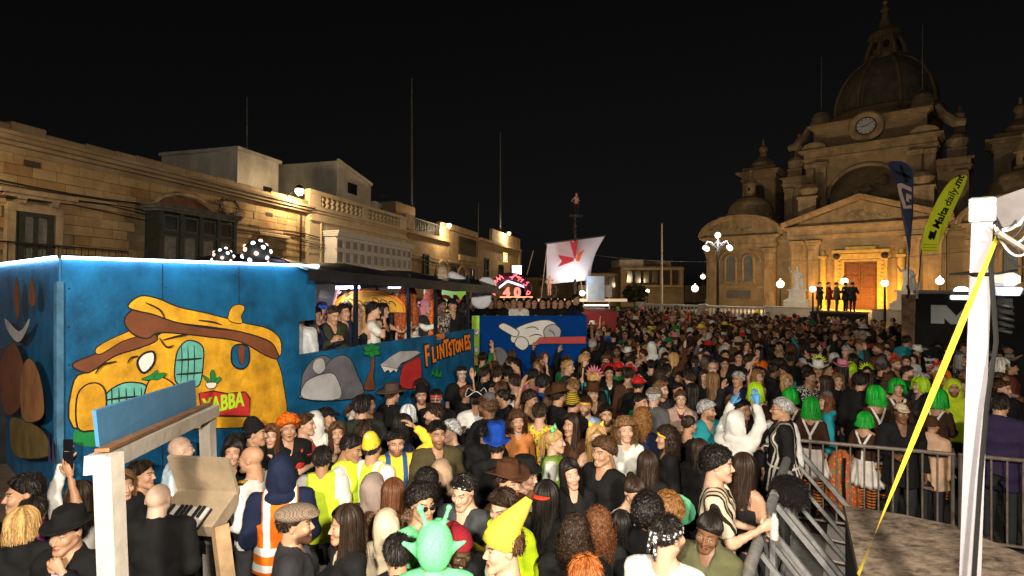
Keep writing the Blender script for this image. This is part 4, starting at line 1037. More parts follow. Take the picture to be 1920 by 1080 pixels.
for k in range(nn):
    x0 = ga + (gb - ga) * k / nn + .08; x1 = ga + (gb - ga) * (k + 1) / nn - .08
    for z0, z1 in ((4.68, 5.28), (5.42, 5.9)):
        fr = MB(); fr.box(((x0 + x1) / 2, -.86, z1), (x1 - x0, .08, .07)).box(((x0 + x1) / 2, -.86, z0), (x1 - x0, .08, .07))
        for x in (x0, x1): fr.box((x, -.86, (z0 + z1) / 2), (.07, .08, z1 - z0 + .07))
        f_ = part('sash', fr, m_wood_wh, gal); part('pane', MB().box(((x0 + x1) / 2, -.83, (z0 + z1) / 2), (x1 - x0 - .07, .02, z1 - z0 - .07)), mat('pale curtained glass', (.30, .27, .24), .3, .15, 4), f_)
part('drainpipe', MB().tube([(s0 + .85, -.16, 1), (s0 + .85, -.16, 6.7)], .05, 8), m_cream, H2)
# roof rooms
def roofroom(name, label, s0, s1, y0, y1, z0, z1, z1b=None, m=None):
    R = empty(name, HF); tag(R, label, 'house')
    zb = z1b if z1b is not None else z1; b = MB()
    vs = [(s0, y0, z0), (s1, y0, z0), (s1, y1, z0), (s0, y1, z0), (s0, y0, z1), (s1, y0, zb), (s1, y1, zb), (s0, y1, z1)]
    b.add(vs, [(0, 3, 2, 1), (4, 5, 6, 7), (0, 1, 5, 4), (1, 2, 6, 5), (2, 3, 7, 6), (3, 0, 4, 7)]); part('wall', b, m or m_white, R)
    return R
R1 = roofroom('roof_room', 'plain white roof room above the stone house', 13.2, 16.0, 2.5, 7.2, 7.2, 9.95)
part('parapet', MB().box((13.17, 4.8, 10.0), (.2, 4.9, .16)).box((14.6, 2.47, 10.0), (3.0, .2, .16)), m_white, R1)
part('window', MB().box((15.2, 2.48, 8.35), (.6, .06, .35)), m_glass, R1)
R2 = roofroom('roof_room', 'white roof room with sloping top above the cream house', 21.2, 25.2, 2.5, 7.0, 7.2, 11.35, 10.6)
part('gable_edge', MB().seg((21.2, 2.46, 11.38), (25.2, 2.46, 10.63), .16, .2), m_white, R2)
part('window', MB().box((22.9, 2.48, 9.9), (1.0, .06, .7)), m_glass, R2)
R3 = roofroom('roof_room', 'low pale roof room beside the sloping white one', 25.25, 28.6, 2.2, 6.6, 7.2, 9.5, 9.3)
part('window', MB().box((26.6, 2.18, 8.7), (1.2, .06, .8)), m_glass, R3)
part('railing', MB().box((26.9, 1.9, 9.75), (3.2, .04, .05)).box((26.9, 1.9, 9.95), (3.2, .04, .05)), m_iron, R3)
# ---- far houses of the row
def farhouse(name, label, s0, s1, z, m, y=0.0):
    R = empty(name, HF); tag(R, label, 'house'); part('wall', MB().box(((s0 + s1) / 2, y + 4, z / 2), (s1 - s0 - .02, 8, z)), m, R); return R
def archdoor(R, s, w, z0, z1, y, m=m_wood_br):
    n = 10; pl = [(s - w / 2, z0)] + [(s + w / 2, z0)] + [(s + w / 2 * cos(pi * k / n), z1 + w / 2 * sin(pi * k / n)) for k in range(n + 1)]
    part('door', MB().prism(pl, .04, Matrix.Translation((0, y, 0))), m, R)
    part('door_surround', MB().tube([(s + (w / 2 + .12) * cos(pi * k / n), y - .06, z1 + (w / 2 + .12) * sin(pi * k / n)) for k in range(n + 1)], .12, 6), m_lc, R)
c0, c1, c2 = fs(757), fs(838), fs(893)
R = farhouse('stone_house', 'limestone house with iron-railed roof terrace beyond the cream house', c0 + .02, c1, 7.6, m_lime)
part('cornice', MB().box(((c0 + c1) / 2, -.12, 7.4), (c1 - c0 - .1, .3, .25)), m_lc, R)
part('parapet', MB().box((c0 + .7, .1, 8.1), (1.2, .3, 1.0)), m_lc, R); part('parapet', MB().box((c1 - .9, .1, 8.2), (1.6, .3, 1.2)), m_lc, R)
part('roof_block', MB().box((c0 + 2.2, 2.6, 8.6), (3.0, 3, 2.0)), m_limedk, R)
for k in range(16): part('railing_bar', MB().box((c0 + 1.4 + k * .28, -.05, 8.0), (.04, .04, .9)), m_iron, R)
part('handrail', MB().box((c0 + 3.5, -.05, 8.45), (4.4, .06, .06)), m_iron, R)
archdoor(R, fs(826), 2.0, 2.5, 4.6, -.05, m_wood_wh); part('balcony', MB().box((fs(826), -.4, 4.2), (3.2, .9, .14)), m_lc, R)
window(R, fs(790), fs(800), 4.4, 6.0, -.05, m_wood_dk, m_glass, 1, 2, .12)
R = farhouse('stone_house', 'limestone house with dark upper loggia and pierced parapet', c1 + .02, c2, 8.3, m_lime, -.05)
part('parapet', MB().box(((c1 + c2) / 2, .0, 8.6), (c2 - c1 - .1, .3, .5)), m_lc, R)
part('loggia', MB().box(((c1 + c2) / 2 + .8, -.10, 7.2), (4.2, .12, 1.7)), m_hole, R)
part('loggia_rail', MB().box(((c1 + c2) / 2 + .8, -.22, 6.2), (4.6, .2, .5)), m_lc, R)
part('string_course', MB().box(((c1 + c2) / 2, -.15, 5.75), (c2 - c1 - .1, .2, .2)), m_lc, R)
archdoor(R, fs(862), 1.9, 2.5, 4.4, -.1); window(R, fs(845), fs(851), 4.0, 5.4, -.1, m_wood_dk, m_glass, 1, 2, .12); window(R, fs(880), fs(886), 4.0, 5.4, -.1, m_wood_dk, m_glass, 1, 2, .12)
c3 = fs(972)
R = farhouse('stone_house', 'tall corner limestone house at the far end of the row', c2 + .02, c3, 8.4, m_lime, -.1)
part('cornice', MB().box(((c2 + c3) / 2, -.25, 8.3), (c3 - c2 - .1, .35, .25)), m_lc, R)
part('parapet', MB().box((c3 - 5.5, -.05, 9.1), (10.8, .3, 1.3)), m_lc, R)
window(R, fs(905), fs(912), 4.2, 6.6, -.15, m_wood_dk, m_glass, 1, 2, .15); window(R, fs(932), fs(940), 3.8, 6.2, -.15, m_wood_dk, m_glass, 1, 2, .15); window(R, fs(955), fs(961), 4.2, 6.4, -.15, m_wood_dk, m_glass, 1, 2, .15)
part('balcony', MB().box((fs(936), -.6, 3.7), (6, 1.0, .2)), m_lc, R)
part('pilaster', MB().box((c3 - .4, -.22, 4.1), (.7, .2, 8.1)), m_lc, R)
# sign box and lit screen on the corner house
sx, sz = fs(935, 482); Q = empty('sign_box', HF @ Matrix.Translation((sx, -.6, sz))); tag(Q, 'small square lit sign with yellow frame on the corner house', 'sign')
part('panel', MB().box((0, 0, 0), (1.35, .16, .95)), m_iron, Q); part('emblem', MB().ball((0, -.1, 0), (.36, .04, .38), 12, 8), glow('sign emblem light', (1, .92, .8), 2.2), Q)
fr = MB(); fr.box((0, -.09, .45), (1.4, .08, .09)).box((0, -.09, -.45), (1.4, .08, .09)).box((-.65, -.09, 0), (.09, .08, .8)).box((.65, -.09, 0), (.09, .08, .8)); part('frame', fr, glow('sign frame light', (1, .72, .1), 1.3), Q)
Q = empty('lit_screen', Matrix.Translation(at(969, 507, 55))); tag(Q, 'bright white lit screen below the corner house', 'screen')
part('screen', MB().box((0, 0, 0), (.95, .12, 1.0)), glow('screen light', (1, .93, .95), 4), Q); part('bracket', MB().box((0, .3, -.7), (.1, .5, .5)), m_iron, Q)
# ---- wall lamps on the house fronts, the nearest one assumed
def wall_lamp(M, label, power, r=.2):
    Q = empty('street_lamp', M); tag(Q, label, 'street lamp', 'lamps on the house fronts')
    part('bracket', MB().tube([(0, .7, -.25), (0, .35, .0), (0, .05, .12)], .03, 6), m_iron, Q)
    part('housing', MB().lathe([(.05, .26), (.13, .22), (.2, .1), (.2, .08)], 12), m_iron, Q)
    part('globe', MB().ball((0, 0, -.02), r, 14, 10), glow('sodium globe', (1, .76, .42), 6), Q, smooth=True)
    lamp('lamp_light', 'POINT', (0, -.18, -.32), power, WARM, Q, .12); return Q
for px, py, lab, pw in ((531, 357, 'glowing street lamp on the roof edge between stone and cream houses', 620), (823, 421, 'glowing street lamp on the limestone house with roof terrace', 560), (941, 436, 'glowing street lamp on the parapet of the corner house', 700)):
    s, z = fs(px, py); wall_lamp(HF @ Matrix.Translation((s, -.75, z)), lab, pw)
wall_lamp(HF @ Matrix.Translation((-.6, -1.4, 6.6)), 'assumed street lamp out of view on the near end of the stone house', 330)  # assumed lamp outside the view, added to brighten the near end of the house
# rooftop poles
def pole(name, base, h, r, label, cat='pole', m=None, group=None):
    Q = empty(name, Matrix.Translation(base)); tag(Q, label, cat, group)
    part('shaft', MB().tube([(0, 0, 0), (0, 0, h)], [r, r * .55], 8), m or mat('grey metal pole', (.22, .21, .2), .5, .15, 3, metal=.3), Q); part('cap', MB().ball((0, 0, h + r * .6), r * 1.1, 8, 6), m_iron, Q); part('foot', MB().lathe([(r * 2.5, 0), (r * 2.5, .08), (r * 1.2, .12)], 10), m_iron, Q)
    return Q
p = at(772, 388, 41); pole('flagpole', p, (388 - 147) / F * 41, .085, 'tall flagpole on the roof of the terrace house', 'flagpole')
p = at(938, 430, 60); pole('flagpole', p, (430 - 247) / F * 60, .11, 'tall flagpole above the lamp of the corner house', 'flagpole')
p = at(897, 440, 52); pole('roof_pole', p, (440 - 380) / F * 52, .04, 'thin short pole on a far roof')
p = at(463, 350, 28); Q = pole('aerial_mast', p, (350 - 182) / F * 28, .03, 'thin television aerial mast beside the white roof room', 'aerial')
for k in range(6): part('aerial_rod', MB().seg((0, 0, 3.9 - .12 * k), (.5 - .04 * k, -.1, 3.9 - .12 * k + .15), .015), m_iron, Q)
part('aerial_boom', MB().seg((.25, -.05, 4.1), (.3, -.05, 3.2), .02), m_iron, Q)

# ================================================================ far buildings at the end of the square
def farblock(px0, px1, py, d, depth, label, m):
    a = at(px0, py, d); e = at(px1, py, d); R = empty('far_building', Matrix.Translation(((a.x + e.x) / 2, d + depth / 2, 0))); tag(R, label, 'building')
    part('wall', MB().box((0, 0, a.z / 2), (e.x - a.x, depth, a.z)), m, R); part('cornice', MB().box((0, -depth / 2 - .1, a.z - .3), (e.x - a.x - .05, .2, .3)), m_lc, R); return R, (e.x - a.x), depth, a.z
R, w, dp, z = farblock(1164, 1282, 500, 70, 10, 'dark two-storey building with wide balcony at the far end', m_limedk)
part('roof_storey', MB().box((-2.3, 0, z + .5), (3.2, 6, 1.0)), m_white, R); part('roof_storey', MB().box((1.5, 1, z + .4), (4.0, 5, .8)), m_limedk, R)
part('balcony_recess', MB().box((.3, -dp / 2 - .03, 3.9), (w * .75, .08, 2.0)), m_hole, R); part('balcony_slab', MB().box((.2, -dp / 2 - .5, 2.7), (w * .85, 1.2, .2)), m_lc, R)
for k in range(3): part('column', MB().box((1.0 + k * 1.3, -dp / 2 - .5, 3.8), (.22, .22, 2.0)), m_lc, R)
for k in range(4): part('window', MB().box((-3 + k * 1.1, -dp / 2 - .09, 3.9), (.7, .06, 1.5)), m_glass, R)
R, w, dp, z = farblock(1102, 1163, 512, 72, 8, 'low limestone building left of the dark balcony building', m_limedk)
part('door', MB().box((-.6, -dp / 2 - .04, 1.3), (1.2, .08, 2.6)), m_wood_br, R); part('window', MB().box((1.0, -dp / 2 - .04, 3.2), (1.0, .08, 1.4)), m_glass, R)
R, w, dp, z = farblock(985, 1100, 520, 80, 8, 'distant dark building behind the white sail', m_limedk)
part('window', MB().box((-2, -dp / 2 - .04, 3.5), (1.0, .08, 1.6)), m_glass, R)
R, w, dp, z = farblock(1284, 1330, 535, 85, 8, 'distant lit house between the far building and the church', m_lime)
part('window', MB().box((.3, -dp / 2 - .04, 2.8), (.8, .08, 1.2)), m_glass, R)
def street_lantern(px, py, d, label, power, base=0.0, r=.17, col=WARM, group='street lanterns around the church square', strength=30):
    p = at(px, py, d); Q = empty('street_lantern', Matrix.Translation((p.x, p.y, base))); tag(Q, label, 'street lamp', group); h = p.z - base
    part('post', MB().tube([(0, 0, 0), (0, 0, .4), (0, 0, h - r * 1.1)], [.09, .06, .035], 8), m_iron, Q); part('base', MB().lathe([(.16, 0), (.14, .2), (.07, .35)], 10), m_iron, Q)
    part('globe', MB().ball((0, 0, h), r, 14, 10), glow('globe %d' % strength, (1, .80, .50), min(strength, 5)), Q, smooth=True)
    part('cap', MB().lathe([(r * .6, h + r * .82), (r * .3, h + r * 1.2), (.01, h + r * 1.5)], 10), m_iron, Q)
    if power: 
        t = (Vector((0, 0, 0)) - Vector((p.x, p.y, 0))).normalized(); lamp('lantern_light', 'POINT', (0, 0, h + r * 1.5 + .25), power, col, Q, .15)
    return Q
street_lantern(1303, 541, 58, 'bright street lantern beside the left end of the church', 600, r=.36, strength=5)
street_lantern(1318, 519, 70, 'small distant street lantern above the bright one', 150, r=.3)
street_lantern(1214, 546, 62, 'small street lantern in front of the dark balcony building', 220, r=.22)
street_lantern(1135, 552, 60, 'small street lantern beside the pirate float', 160, r=.25)
Q = empty('small_tree', Matrix.Translation(at(1190, 552, 56) * Vector((1, 1, 0)).normalized() if False else (at(1190, 552, 56).x, 56, 0))); tag(Q, 'small round dark tree in front of the far buildings', 'tree')
part('trunk', MB().tube([(0, 0, 0), (.05, 0, .8), (0, 0, 1.8)], [.12, .09, .05], 8), mat('bark', (.06, .045, .03), .9, .3, 9), Q)
r = np.random.default_rng(3); n = 1400; dv = r.normal(size=(n, 3)); dv /= np.linalg.norm(dv, axis=1, keepdims=True); c = dv * (r.uniform(.3, 1, n) ** .4)[:, None] * (1.25, 1.25, 1.0) * (1 + .18 * np.sin(dv[:, :1] * 7) * np.cos(dv[:, 2:] * 6)) + (0, 0, 2.0)
t1 = r.normal(size=(n, 3)) * .09; t2 = r.normal(size=(n, 3)) * .09
V = np.stack([c - t1, c + t2, c + t1, c - t2], 1).reshape(-1, 3); me = np_mesh('crown', V, np.arange(n * 4).reshape(-1, 4), smooth=False); link('crown', me, mat('dark foliage', (.05, .06, .02), .7, .3, 5), Q)
p0 = at(1241, 575, 48); pole('flagpole', (p0.x, p0.y, 0), CAMH + (HY - 419) / F * 48, .10, 'white flagpole standing behind the church balustrade', 'flagpole', m_wood_wh)
# ================================================================ the church (local x along the facade, -y towards the square)
CW = (.743, -.669); CC = (30.1, 46.0)
CF = frame2(CC[0], CC[1], *CW, -.85)
m_ch = masonry('church limestone', (.44, .335, .205), (.39, .29, .17), (.34, .26, .16), .8, .38, .006, .5, .4)
m_chc = mat('church carved stone', (.43, .325, .20), .85, .2, 1.2, .5, 9, stain=.42, spec=.2)
m_marble = mat('white marble', (.72, .70, .66), .45, .1, 3, .1, 8)
CH = empty('church', CF); tag(CH, 'large domed limestone baroque church with clock and pedimented front', 'church')
def cbox(x0, x1, y0, y1, z0, z1, name, m=m_ch, parent=None): return part(name, MB().box(((x0 + x1) / 2, (y0 + y1) / 2, (z0 + z1) / 2), (x1 - x0, y1 - y0, z1 - z0)), m, parent or CH)
def mould(x0, x1, y, z, steps, name='cornice', parent=None, depth=.6):
    b = MB()
    for dz, h, p in steps: b.box(((x0 + x1) / 2, y + depth / 2 - p / 2, z + dz + h / 2), (x1 - x0 + 2 * p, depth + p, h))
    return part(name, b, m_chc, parent or CH)
ENT = ((0, .28, .10), (.28, .12, .22), (.40, .5, .12), (.9, .14, .35), (1.04, .16, .55))
def pilaster(x, y, z0, z1, w=.85, p=.22, name='pilaster'):
    b = MB(); b.box((x, y - p / 2, z0 + .3), (w * 1.25, p * 1.5, .6)); b.box((x, y - p / 2, (z0 + .6 + z1 - .9) / 2), (w, p, z1 - z0 - 1.5))
    for k, (dz, ww, pp) in enumerate(((.9, 1.08, 1.2), (.72, 1.15, 1.5), (.5, 1.3, 1.8), (.28, 1.45, 2.2))): b.box((x, y - p * pp / 2, z1 - dz + .1), (w * ww, p * pp, .19 + .003 * k))
    for s in (-1, 1): b.ball((x + s * w * .55, y - p * 1.2, z1 - .28), (.2, .16, .2), 8, 6)
    return part(name, b, m_chc, CH)
G0 = 1.3
# centre bay
cbox(-5.7, 5.7, 0, 6, G0, 9.0, 'centre_wall')
mould(-5.7, 5.7, -.05, 7.95, ENT, 'entablature', depth=1.0)
for x in (-5.0, -3.6, 3.6, 5.0): pilaster(x, 0, G0 + .4, 7.95)
pb = MB(); pb.prism([(-5.6, 9.17), (5.6, 9.17), (0, 11.2)], .02, Matrix.Translation((0, -.05, 0))); pb.prism([(-5.9, 9.16), (5.9, 9.16), (0, 11.3)], .01, Matrix.Translation((0, .9, 0)))
ped = part('pediment', pb, m_chc, CH)
for s in (-1, 1):
    for k, (o, w, h) in enumerate(((0, .9, .22), (.22, 1.1, .16))): part('raking_cornice', MB().seg((s * 6.2, -.15 - .1 * k, 9.22 + o), (0, -.15 - .1 * k, 11.36 + o), w + .2, h), m_chc, ped)
rel = MB(); r = np.random.default_rng(5)
for k in range(26):
    a = r.uniform(0, 6.3); u = r.normal() * 1.1; rel.tube([(u + .28 * cos(a + t) * (1 - t / 9), -.1, 9.75 + .25 * sin(a + t) * (1 - t / 9) + max(0, .5 - abs(u) * .3) * r.uniform(0, 1)) for t in np.linspace(0, 5.5, 9)], .05, 5)
part('relief', rel, m_chc, ped)
# doorway
sur = MB(); sur.box((-1.56, -.15, 3.85), (.72, .4, 4.3)).box((1.56, -.15, 3.85), (.72, .4, 4.3)).box((0, -.15, 6.22), (3.85, .42, .66)).box((0, -.22, 6.75), (4.2, .6, .28)).box((0, -.16, 7.0), (2.2, .4, .35))
for s in (-1, 1): sur.ball((s * 1.75, -.35, 6.35), (.38, .16, .36), 10, 6)
m_door = part('door_surround', sur, mat('golden doorway stone', (.60, .42, .13), .8, .2, 4, .4, 12), CH)
r = np.random.default_rng(8)
for s in (-1, 1): part('carving', MB().ball((s * 1.75, -.5, 6.35), (.28, .12, .28), 9, 6), m_iron, m_door)
for k in range(12):
    for s in (-1, 1): part('rosette', MB().ball((s * 1.56, -.36, 2.1 + k * .34), (.14, .06, .11), 7, 5), MATS['golden doorway stone'], m_door)
dr = part('door', MB().box((-.6, -.04, 3.78), (1.16, .12, 4.1)).box((.6, -.04, 3.78), (1.16, .12, 4.1)), m_wood_br, CH)
for s in (-1, 1):
    for k in range(4): part('door_panel', MB().box((s * .6, -.12, 2.3 + k * 1.0), (.8, .05, .78), bev=.02), m_wood_br, dr)
for s in (-1, 1):
    cl = MB().tube([(s * 2.85, -.32, 1.8), (s * 2.85, -.32, 6.2)], .26, 14); cl.box((s * 2.85, -.3, 1.9), (.7, .7, .3)).box((s * 2.85, -.3, 6.3), (.66, .6, .22)); cl.ball((s * 2.85, -.3, 6.65), (.16, .16, .28), 8, 6)
    part('door_column', cl, MATS['golden doorway stone'], CH)
    lamp('door_light', 'POINT', (s * 2.3, -1.9, 2.7), 430, (1, .44, .05), CH, .1)
lamp('door_light', 'POINT', (0, -2.6, 2.5), 360, (1, .44, .05), CH, .1)  # all door lights are assumed sources of the amber doorway light
for k in range(4): cbox(-3.4 - .35 * k, 3.4 + .35 * k, -.9 - .4 * k, -.5 - .4 * k, G0, 1.72 - .1 * k, 'step', m_chc)
# side bays: recess then tower bay, mirrored
for s in (-1, 1):
    X = lambda a, b_: (min(s * a, s * b_), max(s * a, s * b_))
    x0, x1 = X(5.7, 7.0); cbox(x0 + .01, x1 - .01, .9, 6, G0, 8.9, 'recess_wall'); mould(x0, x1, .85, 7.8, ENT, 'entablature', depth=1.0)
    x0, x1 = X(7.0, 13.6); cbox(x0, x1, .3, 7, G0, 8.6, 'tower_bay'); mould(x0, x1, .25, 7.45, ENT, 'entablature', depth=6.0)
    for a in (7.5, 13.1): pilaster(s * a, .3, G0 + .4, 7.45)
    n = 14; xc = s * 10.3; pl = [(xc + 3.7 * cos(pi * k / n), 8.66 + 1.75 * sin(pi * k / n)) for k in range(n + 1)]
    sp_ = part('segmental_pediment', MB().prism(pl, 6.0, Matrix.Translation((0, 6.2, 0))), m_chc, CH)
    for w_, o in ((.17, 0), (.13, .2)): part('arched_cornice', MB().tube([(xc + (3.8 + o) * cos(pi * k / n), .05 - o * .4, 8.68 + (1.85 + o) * sin(pi * k / n)) for k in range(n + 1)], w_, 6), m_chc, sp_)
    rl = MB()
    for k in range(16): rl.ball((xc + r.normal() * 1.2, .17, 9.15 + r.uniform(0, .55)), (.22, .08, .13), 7, 5)
    part('relief', rl, m_chc, sp_)
    for dx in (-.85, .85):            # paired arched windows
        xw = xc + dx; m = 10; w = .44
        pl = [(xw - w, 4.2), (xw + w, 4.2)] + [(xw + w * cos(pi * k / m), 6.3 + w * sin(pi * k / m)) for k in range(m + 1)]
        wd = part('arched_window', MB().prism(pl, .03, Matrix.Translation((0, .29, 0))), m_glassg, CH)
        wf = MB().tube([(xw - w - .08, .22, 4.15), (xw - w - .08, .22, 6.3)] + [(xw - (w + .08) * cos(pi * k / m), .22, 6.3 + (w + .08) * sin(pi * k / m)) for k in range(1, m)] + [(xw + w + .08, .22, 6.3), (xw + w + .08, .22, 4.15)], .11, 6)
        part('frame', wf, m_chc, wd); part('sill', MB().box((xw, .15, 4.05), (1.35, .35, .16)), m_chc, wd)
    part('hood_arch', MB().tube([(xc + 2.0 * cos(pi * k / 12), .2, 6.0 + 1.55 * sin(pi * k / 12)) for k in range(13)], .1, 6), m_chc, CH)
    part('plaque', MB().box((xc, .24, 2.9), (2.2, .1, .8)), mat('grey plaque', (.16, .15, .15), .6, .2, 4), CH); part('band', MB().box((xc, .2, 3.6), (5.4, .2, .18)), m_chc, CH)
    # little dome in front, belfry behind
    dm = MB(); dm.box((xc, 3.6, 9.6), (5.6, 5.2, 1.9)).box((xc, 3.6, 10.7), (4.9, 4.6, .4)).lathe([(2.35, 10.9), (2.35, 11.2)], 24, Matrix.Translation((xc, 3.6, 0)))
    part('dome_base', dm, m_ch, CH)
    sd = part('side_dome', MB().lathe([(2.2 * cos(t), 11.2 + 1.9 * sin(t)) for t in np.linspace(0, pi / 2, 10)[:-1]] + [(.34, 13.1)], 24, Matrix.Translation((xc, 3.6, 0))), m_chc, CH, smooth=35)
    part('lantern', MB().lathe([(.62, 13.0), (.62, 13.2), (.5, 13.25), (.5, 14.2), (.72, 14.3), (.6, 14.5), (.25, 15.0), (.12, 15.5), (.2, 15.7), (.02, 16.0)], 12, Matrix.Translation((xc, 3.6, 0))), m_chc, sd, smooth=35)
    part('lantern_opening', MB().ball((xc, 3.12, 13.7), (.14, .06, .2), 8, 6), m_hole, sd)
    ty = 8.2; tw = part('belfry', MB().box((xc - .1, ty, 12.6), (3.4, 3.4, 8.0)), m_ch, CH)
    bb = MB()
    for z, h, p in ((15.2, .15, .15), (15.35, .4, .08), (15.75, .2, .3), (15.95, .2, .55)): bb.box((xc - .1, ty, z + h / 2), (3.4 + 2 * p, 3.4 + 2 * p, h))
    for a in (-1.5, 1.3): bb.box((xc + a, ty - 1.76, 13.6), (.5, .14, 3.2))
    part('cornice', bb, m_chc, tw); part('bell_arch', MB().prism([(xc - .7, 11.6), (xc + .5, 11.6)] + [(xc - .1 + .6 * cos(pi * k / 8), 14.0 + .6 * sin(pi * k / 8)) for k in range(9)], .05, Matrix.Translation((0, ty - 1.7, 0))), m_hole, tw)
    part('belfry_cap', MB().lathe([(1.5, 16.1), (1.4, 16.5), (1.15, 16.8), (1.25, 17.2), (.9, 17.6), (.45, 17.9), (.3, 18.4), (.5, 18.7), (.42, 19.0), (.15, 19.2), (.12, 19.7), (.02, 19.9)], 16, Matrix.Translation((xc - .1, ty, 0))), m_chc, tw, smooth=35)
    # urns on pedestals over the centre bay ends
    part('urn', MB().box((s * 4.2, .8, 10.6), (1.5, 1.5, 2.4)).box((s * 4.2, .8, 11.85), (1.75, 1.75, .16)).lathe([(.4, 11.9), (.75, 12.2), (.82, 12.7), (.55, 13.1), (.2, 13.25), (.02, 13.4)], 14, Matrix.Translation((s * 4.2, .8, 0))), m_chc, CH)
# upper storey
uy = 2.6
cbox(-4.9, -3.1, uy, uy + 4, 9.0, 15.5, 'upper_wall'); cbox(3.1, 4.9, uy, uy + 4, 9.0, 15.5, 'upper_wall'); cbox(-3.1, 3.1, uy + 1.4, uy + 4, 9.0, 15.5, 'niche_wall')
n = 16; pl = [(-3.1, 15.5)] + [(-3.1 * cos(pi * k / n), 11.9 + 2.9 * sin(pi * k / n)) for k in range(n + 1)] + [(3.1, 15.5)]
part('niche_arch', MB().prism(pl[::-1], 1.38, Matrix.Translation((0, uy + 1.395, 0))), m_ch, CH)
part('arch_moulding', MB().tube([(-3.0 * cos(pi * k / n), uy - .03, 11.9 + 2.8 * sin(pi * k / n)) for k in range(n + 1)], .18, 6), m_chc, CH)
mould(-4.9, 4.9, uy - .05, 15.4, ENT, 'entablature', depth=3.5)
for s in (-1, 1):
    pilaster(s * 3.55, uy, 9.6, 15.4, .8, .25); pilaster(s * 4.5, uy, 9.6, 15.4, .6, .15)
    a, e = sorted((s * 4.92, s * 7.0)); cbox(a, e, uy + .8, uy + 4, 9.0, 13.8, 'upper_wing'); mould(a, e, uy + .75, 13.4, ENT[:4], 'entablature', depth=3.2)
    pilaster(s * 6.5, uy + .8, 9.6, 13.4, .6, .2)
    part('segmental_cap', MB().prism([(s * 4.15 + 1.05 * cos(pi * k / 8), 16.62 + .7 * sin(pi * k / 8)) for k in range(9)], 2.0, Matrix.Translation((0, uy + 1.6, 0))), m_chc, CH)
    part('urn', MB().box((s * 6.2, uy + 2, 14.9), (1.3, 1.3, 1.0)).lathe([(.45, 15.3), (.75, 15.6), (.8, 16.2), (.5, 16.6), (.05, 16.8)], 12, Matrix.Translation((s * 6.2, uy + 2, 0))), m_chc, CH)
    part('finial', MB().box((s * 3.9, uy + 1.6, 19.2), (1.6, 1.6, .5)).lathe([(.78, 19.4), (.85, 19.9), (.62, 20.4), (.3, 20.6), (.02, 20.7)], 14, Matrix.Translation((s * 3.9, uy + 1.6, 0))), m_chc, CH)
    part('corner_statue', MB().lathe([(.5, 19.0), (.42, 19.6), (.34, 20.3), (.42, 20.7), (.2, 21.0), (.24, 21.25), (.02, 21.5)], 10, Matrix.Translation((s * 6.3, 6.2, -2.0))), m_chc, CH)
    b = MB().tube([(s * 4.9, uy + 1.5, 19.3), (s * 5.3, uy + 1.5, 18.4), (s * 6.1, uy + 1.5, 17.6), (s * 6.8, uy + 1.5, 17.5)], [.25, .4, .45, .3], 8); part('volute', b, m_chc, CH)
sg = MB(); r = np.random.default_rng(21)
for k in range(34): a = r.uniform(0, 6.3); sg.ball((r.normal() * .75, uy + 1.0 + r.uniform(-.3, .2), 11.4 + r.normal() * 1.15), (r.uniform(.2, .5), .3, r.uniform(.2, .55)), 8, 6)
part('statue_group', sg, m_chc, CH)
cbox(-4.3, 4.3, uy + .4, uy + 4, 16.58, 18.6, 'attic'); mould(-4.3, 4.3, uy + .35, 18.5, ((0, .15, .1), (.15, .15, .25), (.3, .2, .4)), 'cornice', depth=3.4)
cx = Matrix.Translation((0, uy - .12, 18.1)) @ Matrix.Rotation(pi / 2, 4, 'X') @ Matrix.Scale(.78, 4)
part('clock_surround', MB().lathe([(1.75, -.6), (1.75, .12), (1.55, .25), (1.15, .2), (1.0, .1)], 28, cx), m_chc, CH, smooth=30)
ck = part('clock_face', MB().lathe([(.95, .08), (.95, .14)], 28, cx), mat('white clock dial', (.34, .33, .31), .5, .05, 4, emit=(1, .95, .85), estr=.03), CH)
for k in range(12):
    a = 2 * pi * k / 12; part('hour_mark', MB().box((0, 0, .155), (.07, .2, .02), cx @ Matrix.Rotation(a, 4, 'Z') @ Matrix.Translation((0, .78, 0))), m_iron, ck)
part('rim', MB().tube([(cx @ Vector((.97 * cos(t), .97 * sin(t), .15))) for t in np.linspace(0, 2 * pi, 29)], .045, 6), m_iron, ck)
for a, L, w in ((radians(97), .55, .09), (radians(-62), .82, .06)): part('clock_hand', MB().box((0, L / 2 - .06, .18), (w, L, .02), cx @ Matrix.Rotation(a, 4, 'Z')), m_iron, ck)
# great dome
D0 = Matrix.Translation((0, 14, 0)); DL = D0 @ Matrix.Diagonal((.8, .8, 1, 1))
part('nave', MB().box((0, 13, 8), (13, 13, 14)), m_ch, CH)
part('drum', MB().lathe([(4.75, 15), (4.75, 21.0), (5.0, 21.2), (5.0, 21.7), (4.7, 21.9)], 32, D0), m_ch, CH, smooth=30)
dome = part('dome', MB().lathe([(4.6 * cos(t), 21.9 + 5.9 * sin(t)) for t in np.linspace(0, 1.34, 14)], 40, D0), mat('dome stone', (.30, .245, .17), .85, .25, .8, .4, 8, stain=.4), CH, smooth=40)
for k in range(8):
    a = 2 * pi * (k + .5) / 8; part('rib', MB().tube([(4.62 * cos(t) * cos(a), 14 + 4.62 * cos(t) * sin(a), 21.9 + 5.92 * sin(t)) for t in np.linspace(0, 1.34, 14)], .18, 6), m_chc, dome)
lt = part('lantern', MB().lathe([(2.0, 27.4), (2.0, 27.9), (1.5, 28.0), (1.45, 29.8), (2.0, 30.0), (1.9, 30.3), (1.3, 30.6), (.75, 31.2), (.45, 32.0), (.32, 32.6), (.6, 32.8), (.4, 33.1), (.15, 33.4), (.3, 33.7), (.05, 34.0)], 16, DL), m_chc, CH, smooth=35)
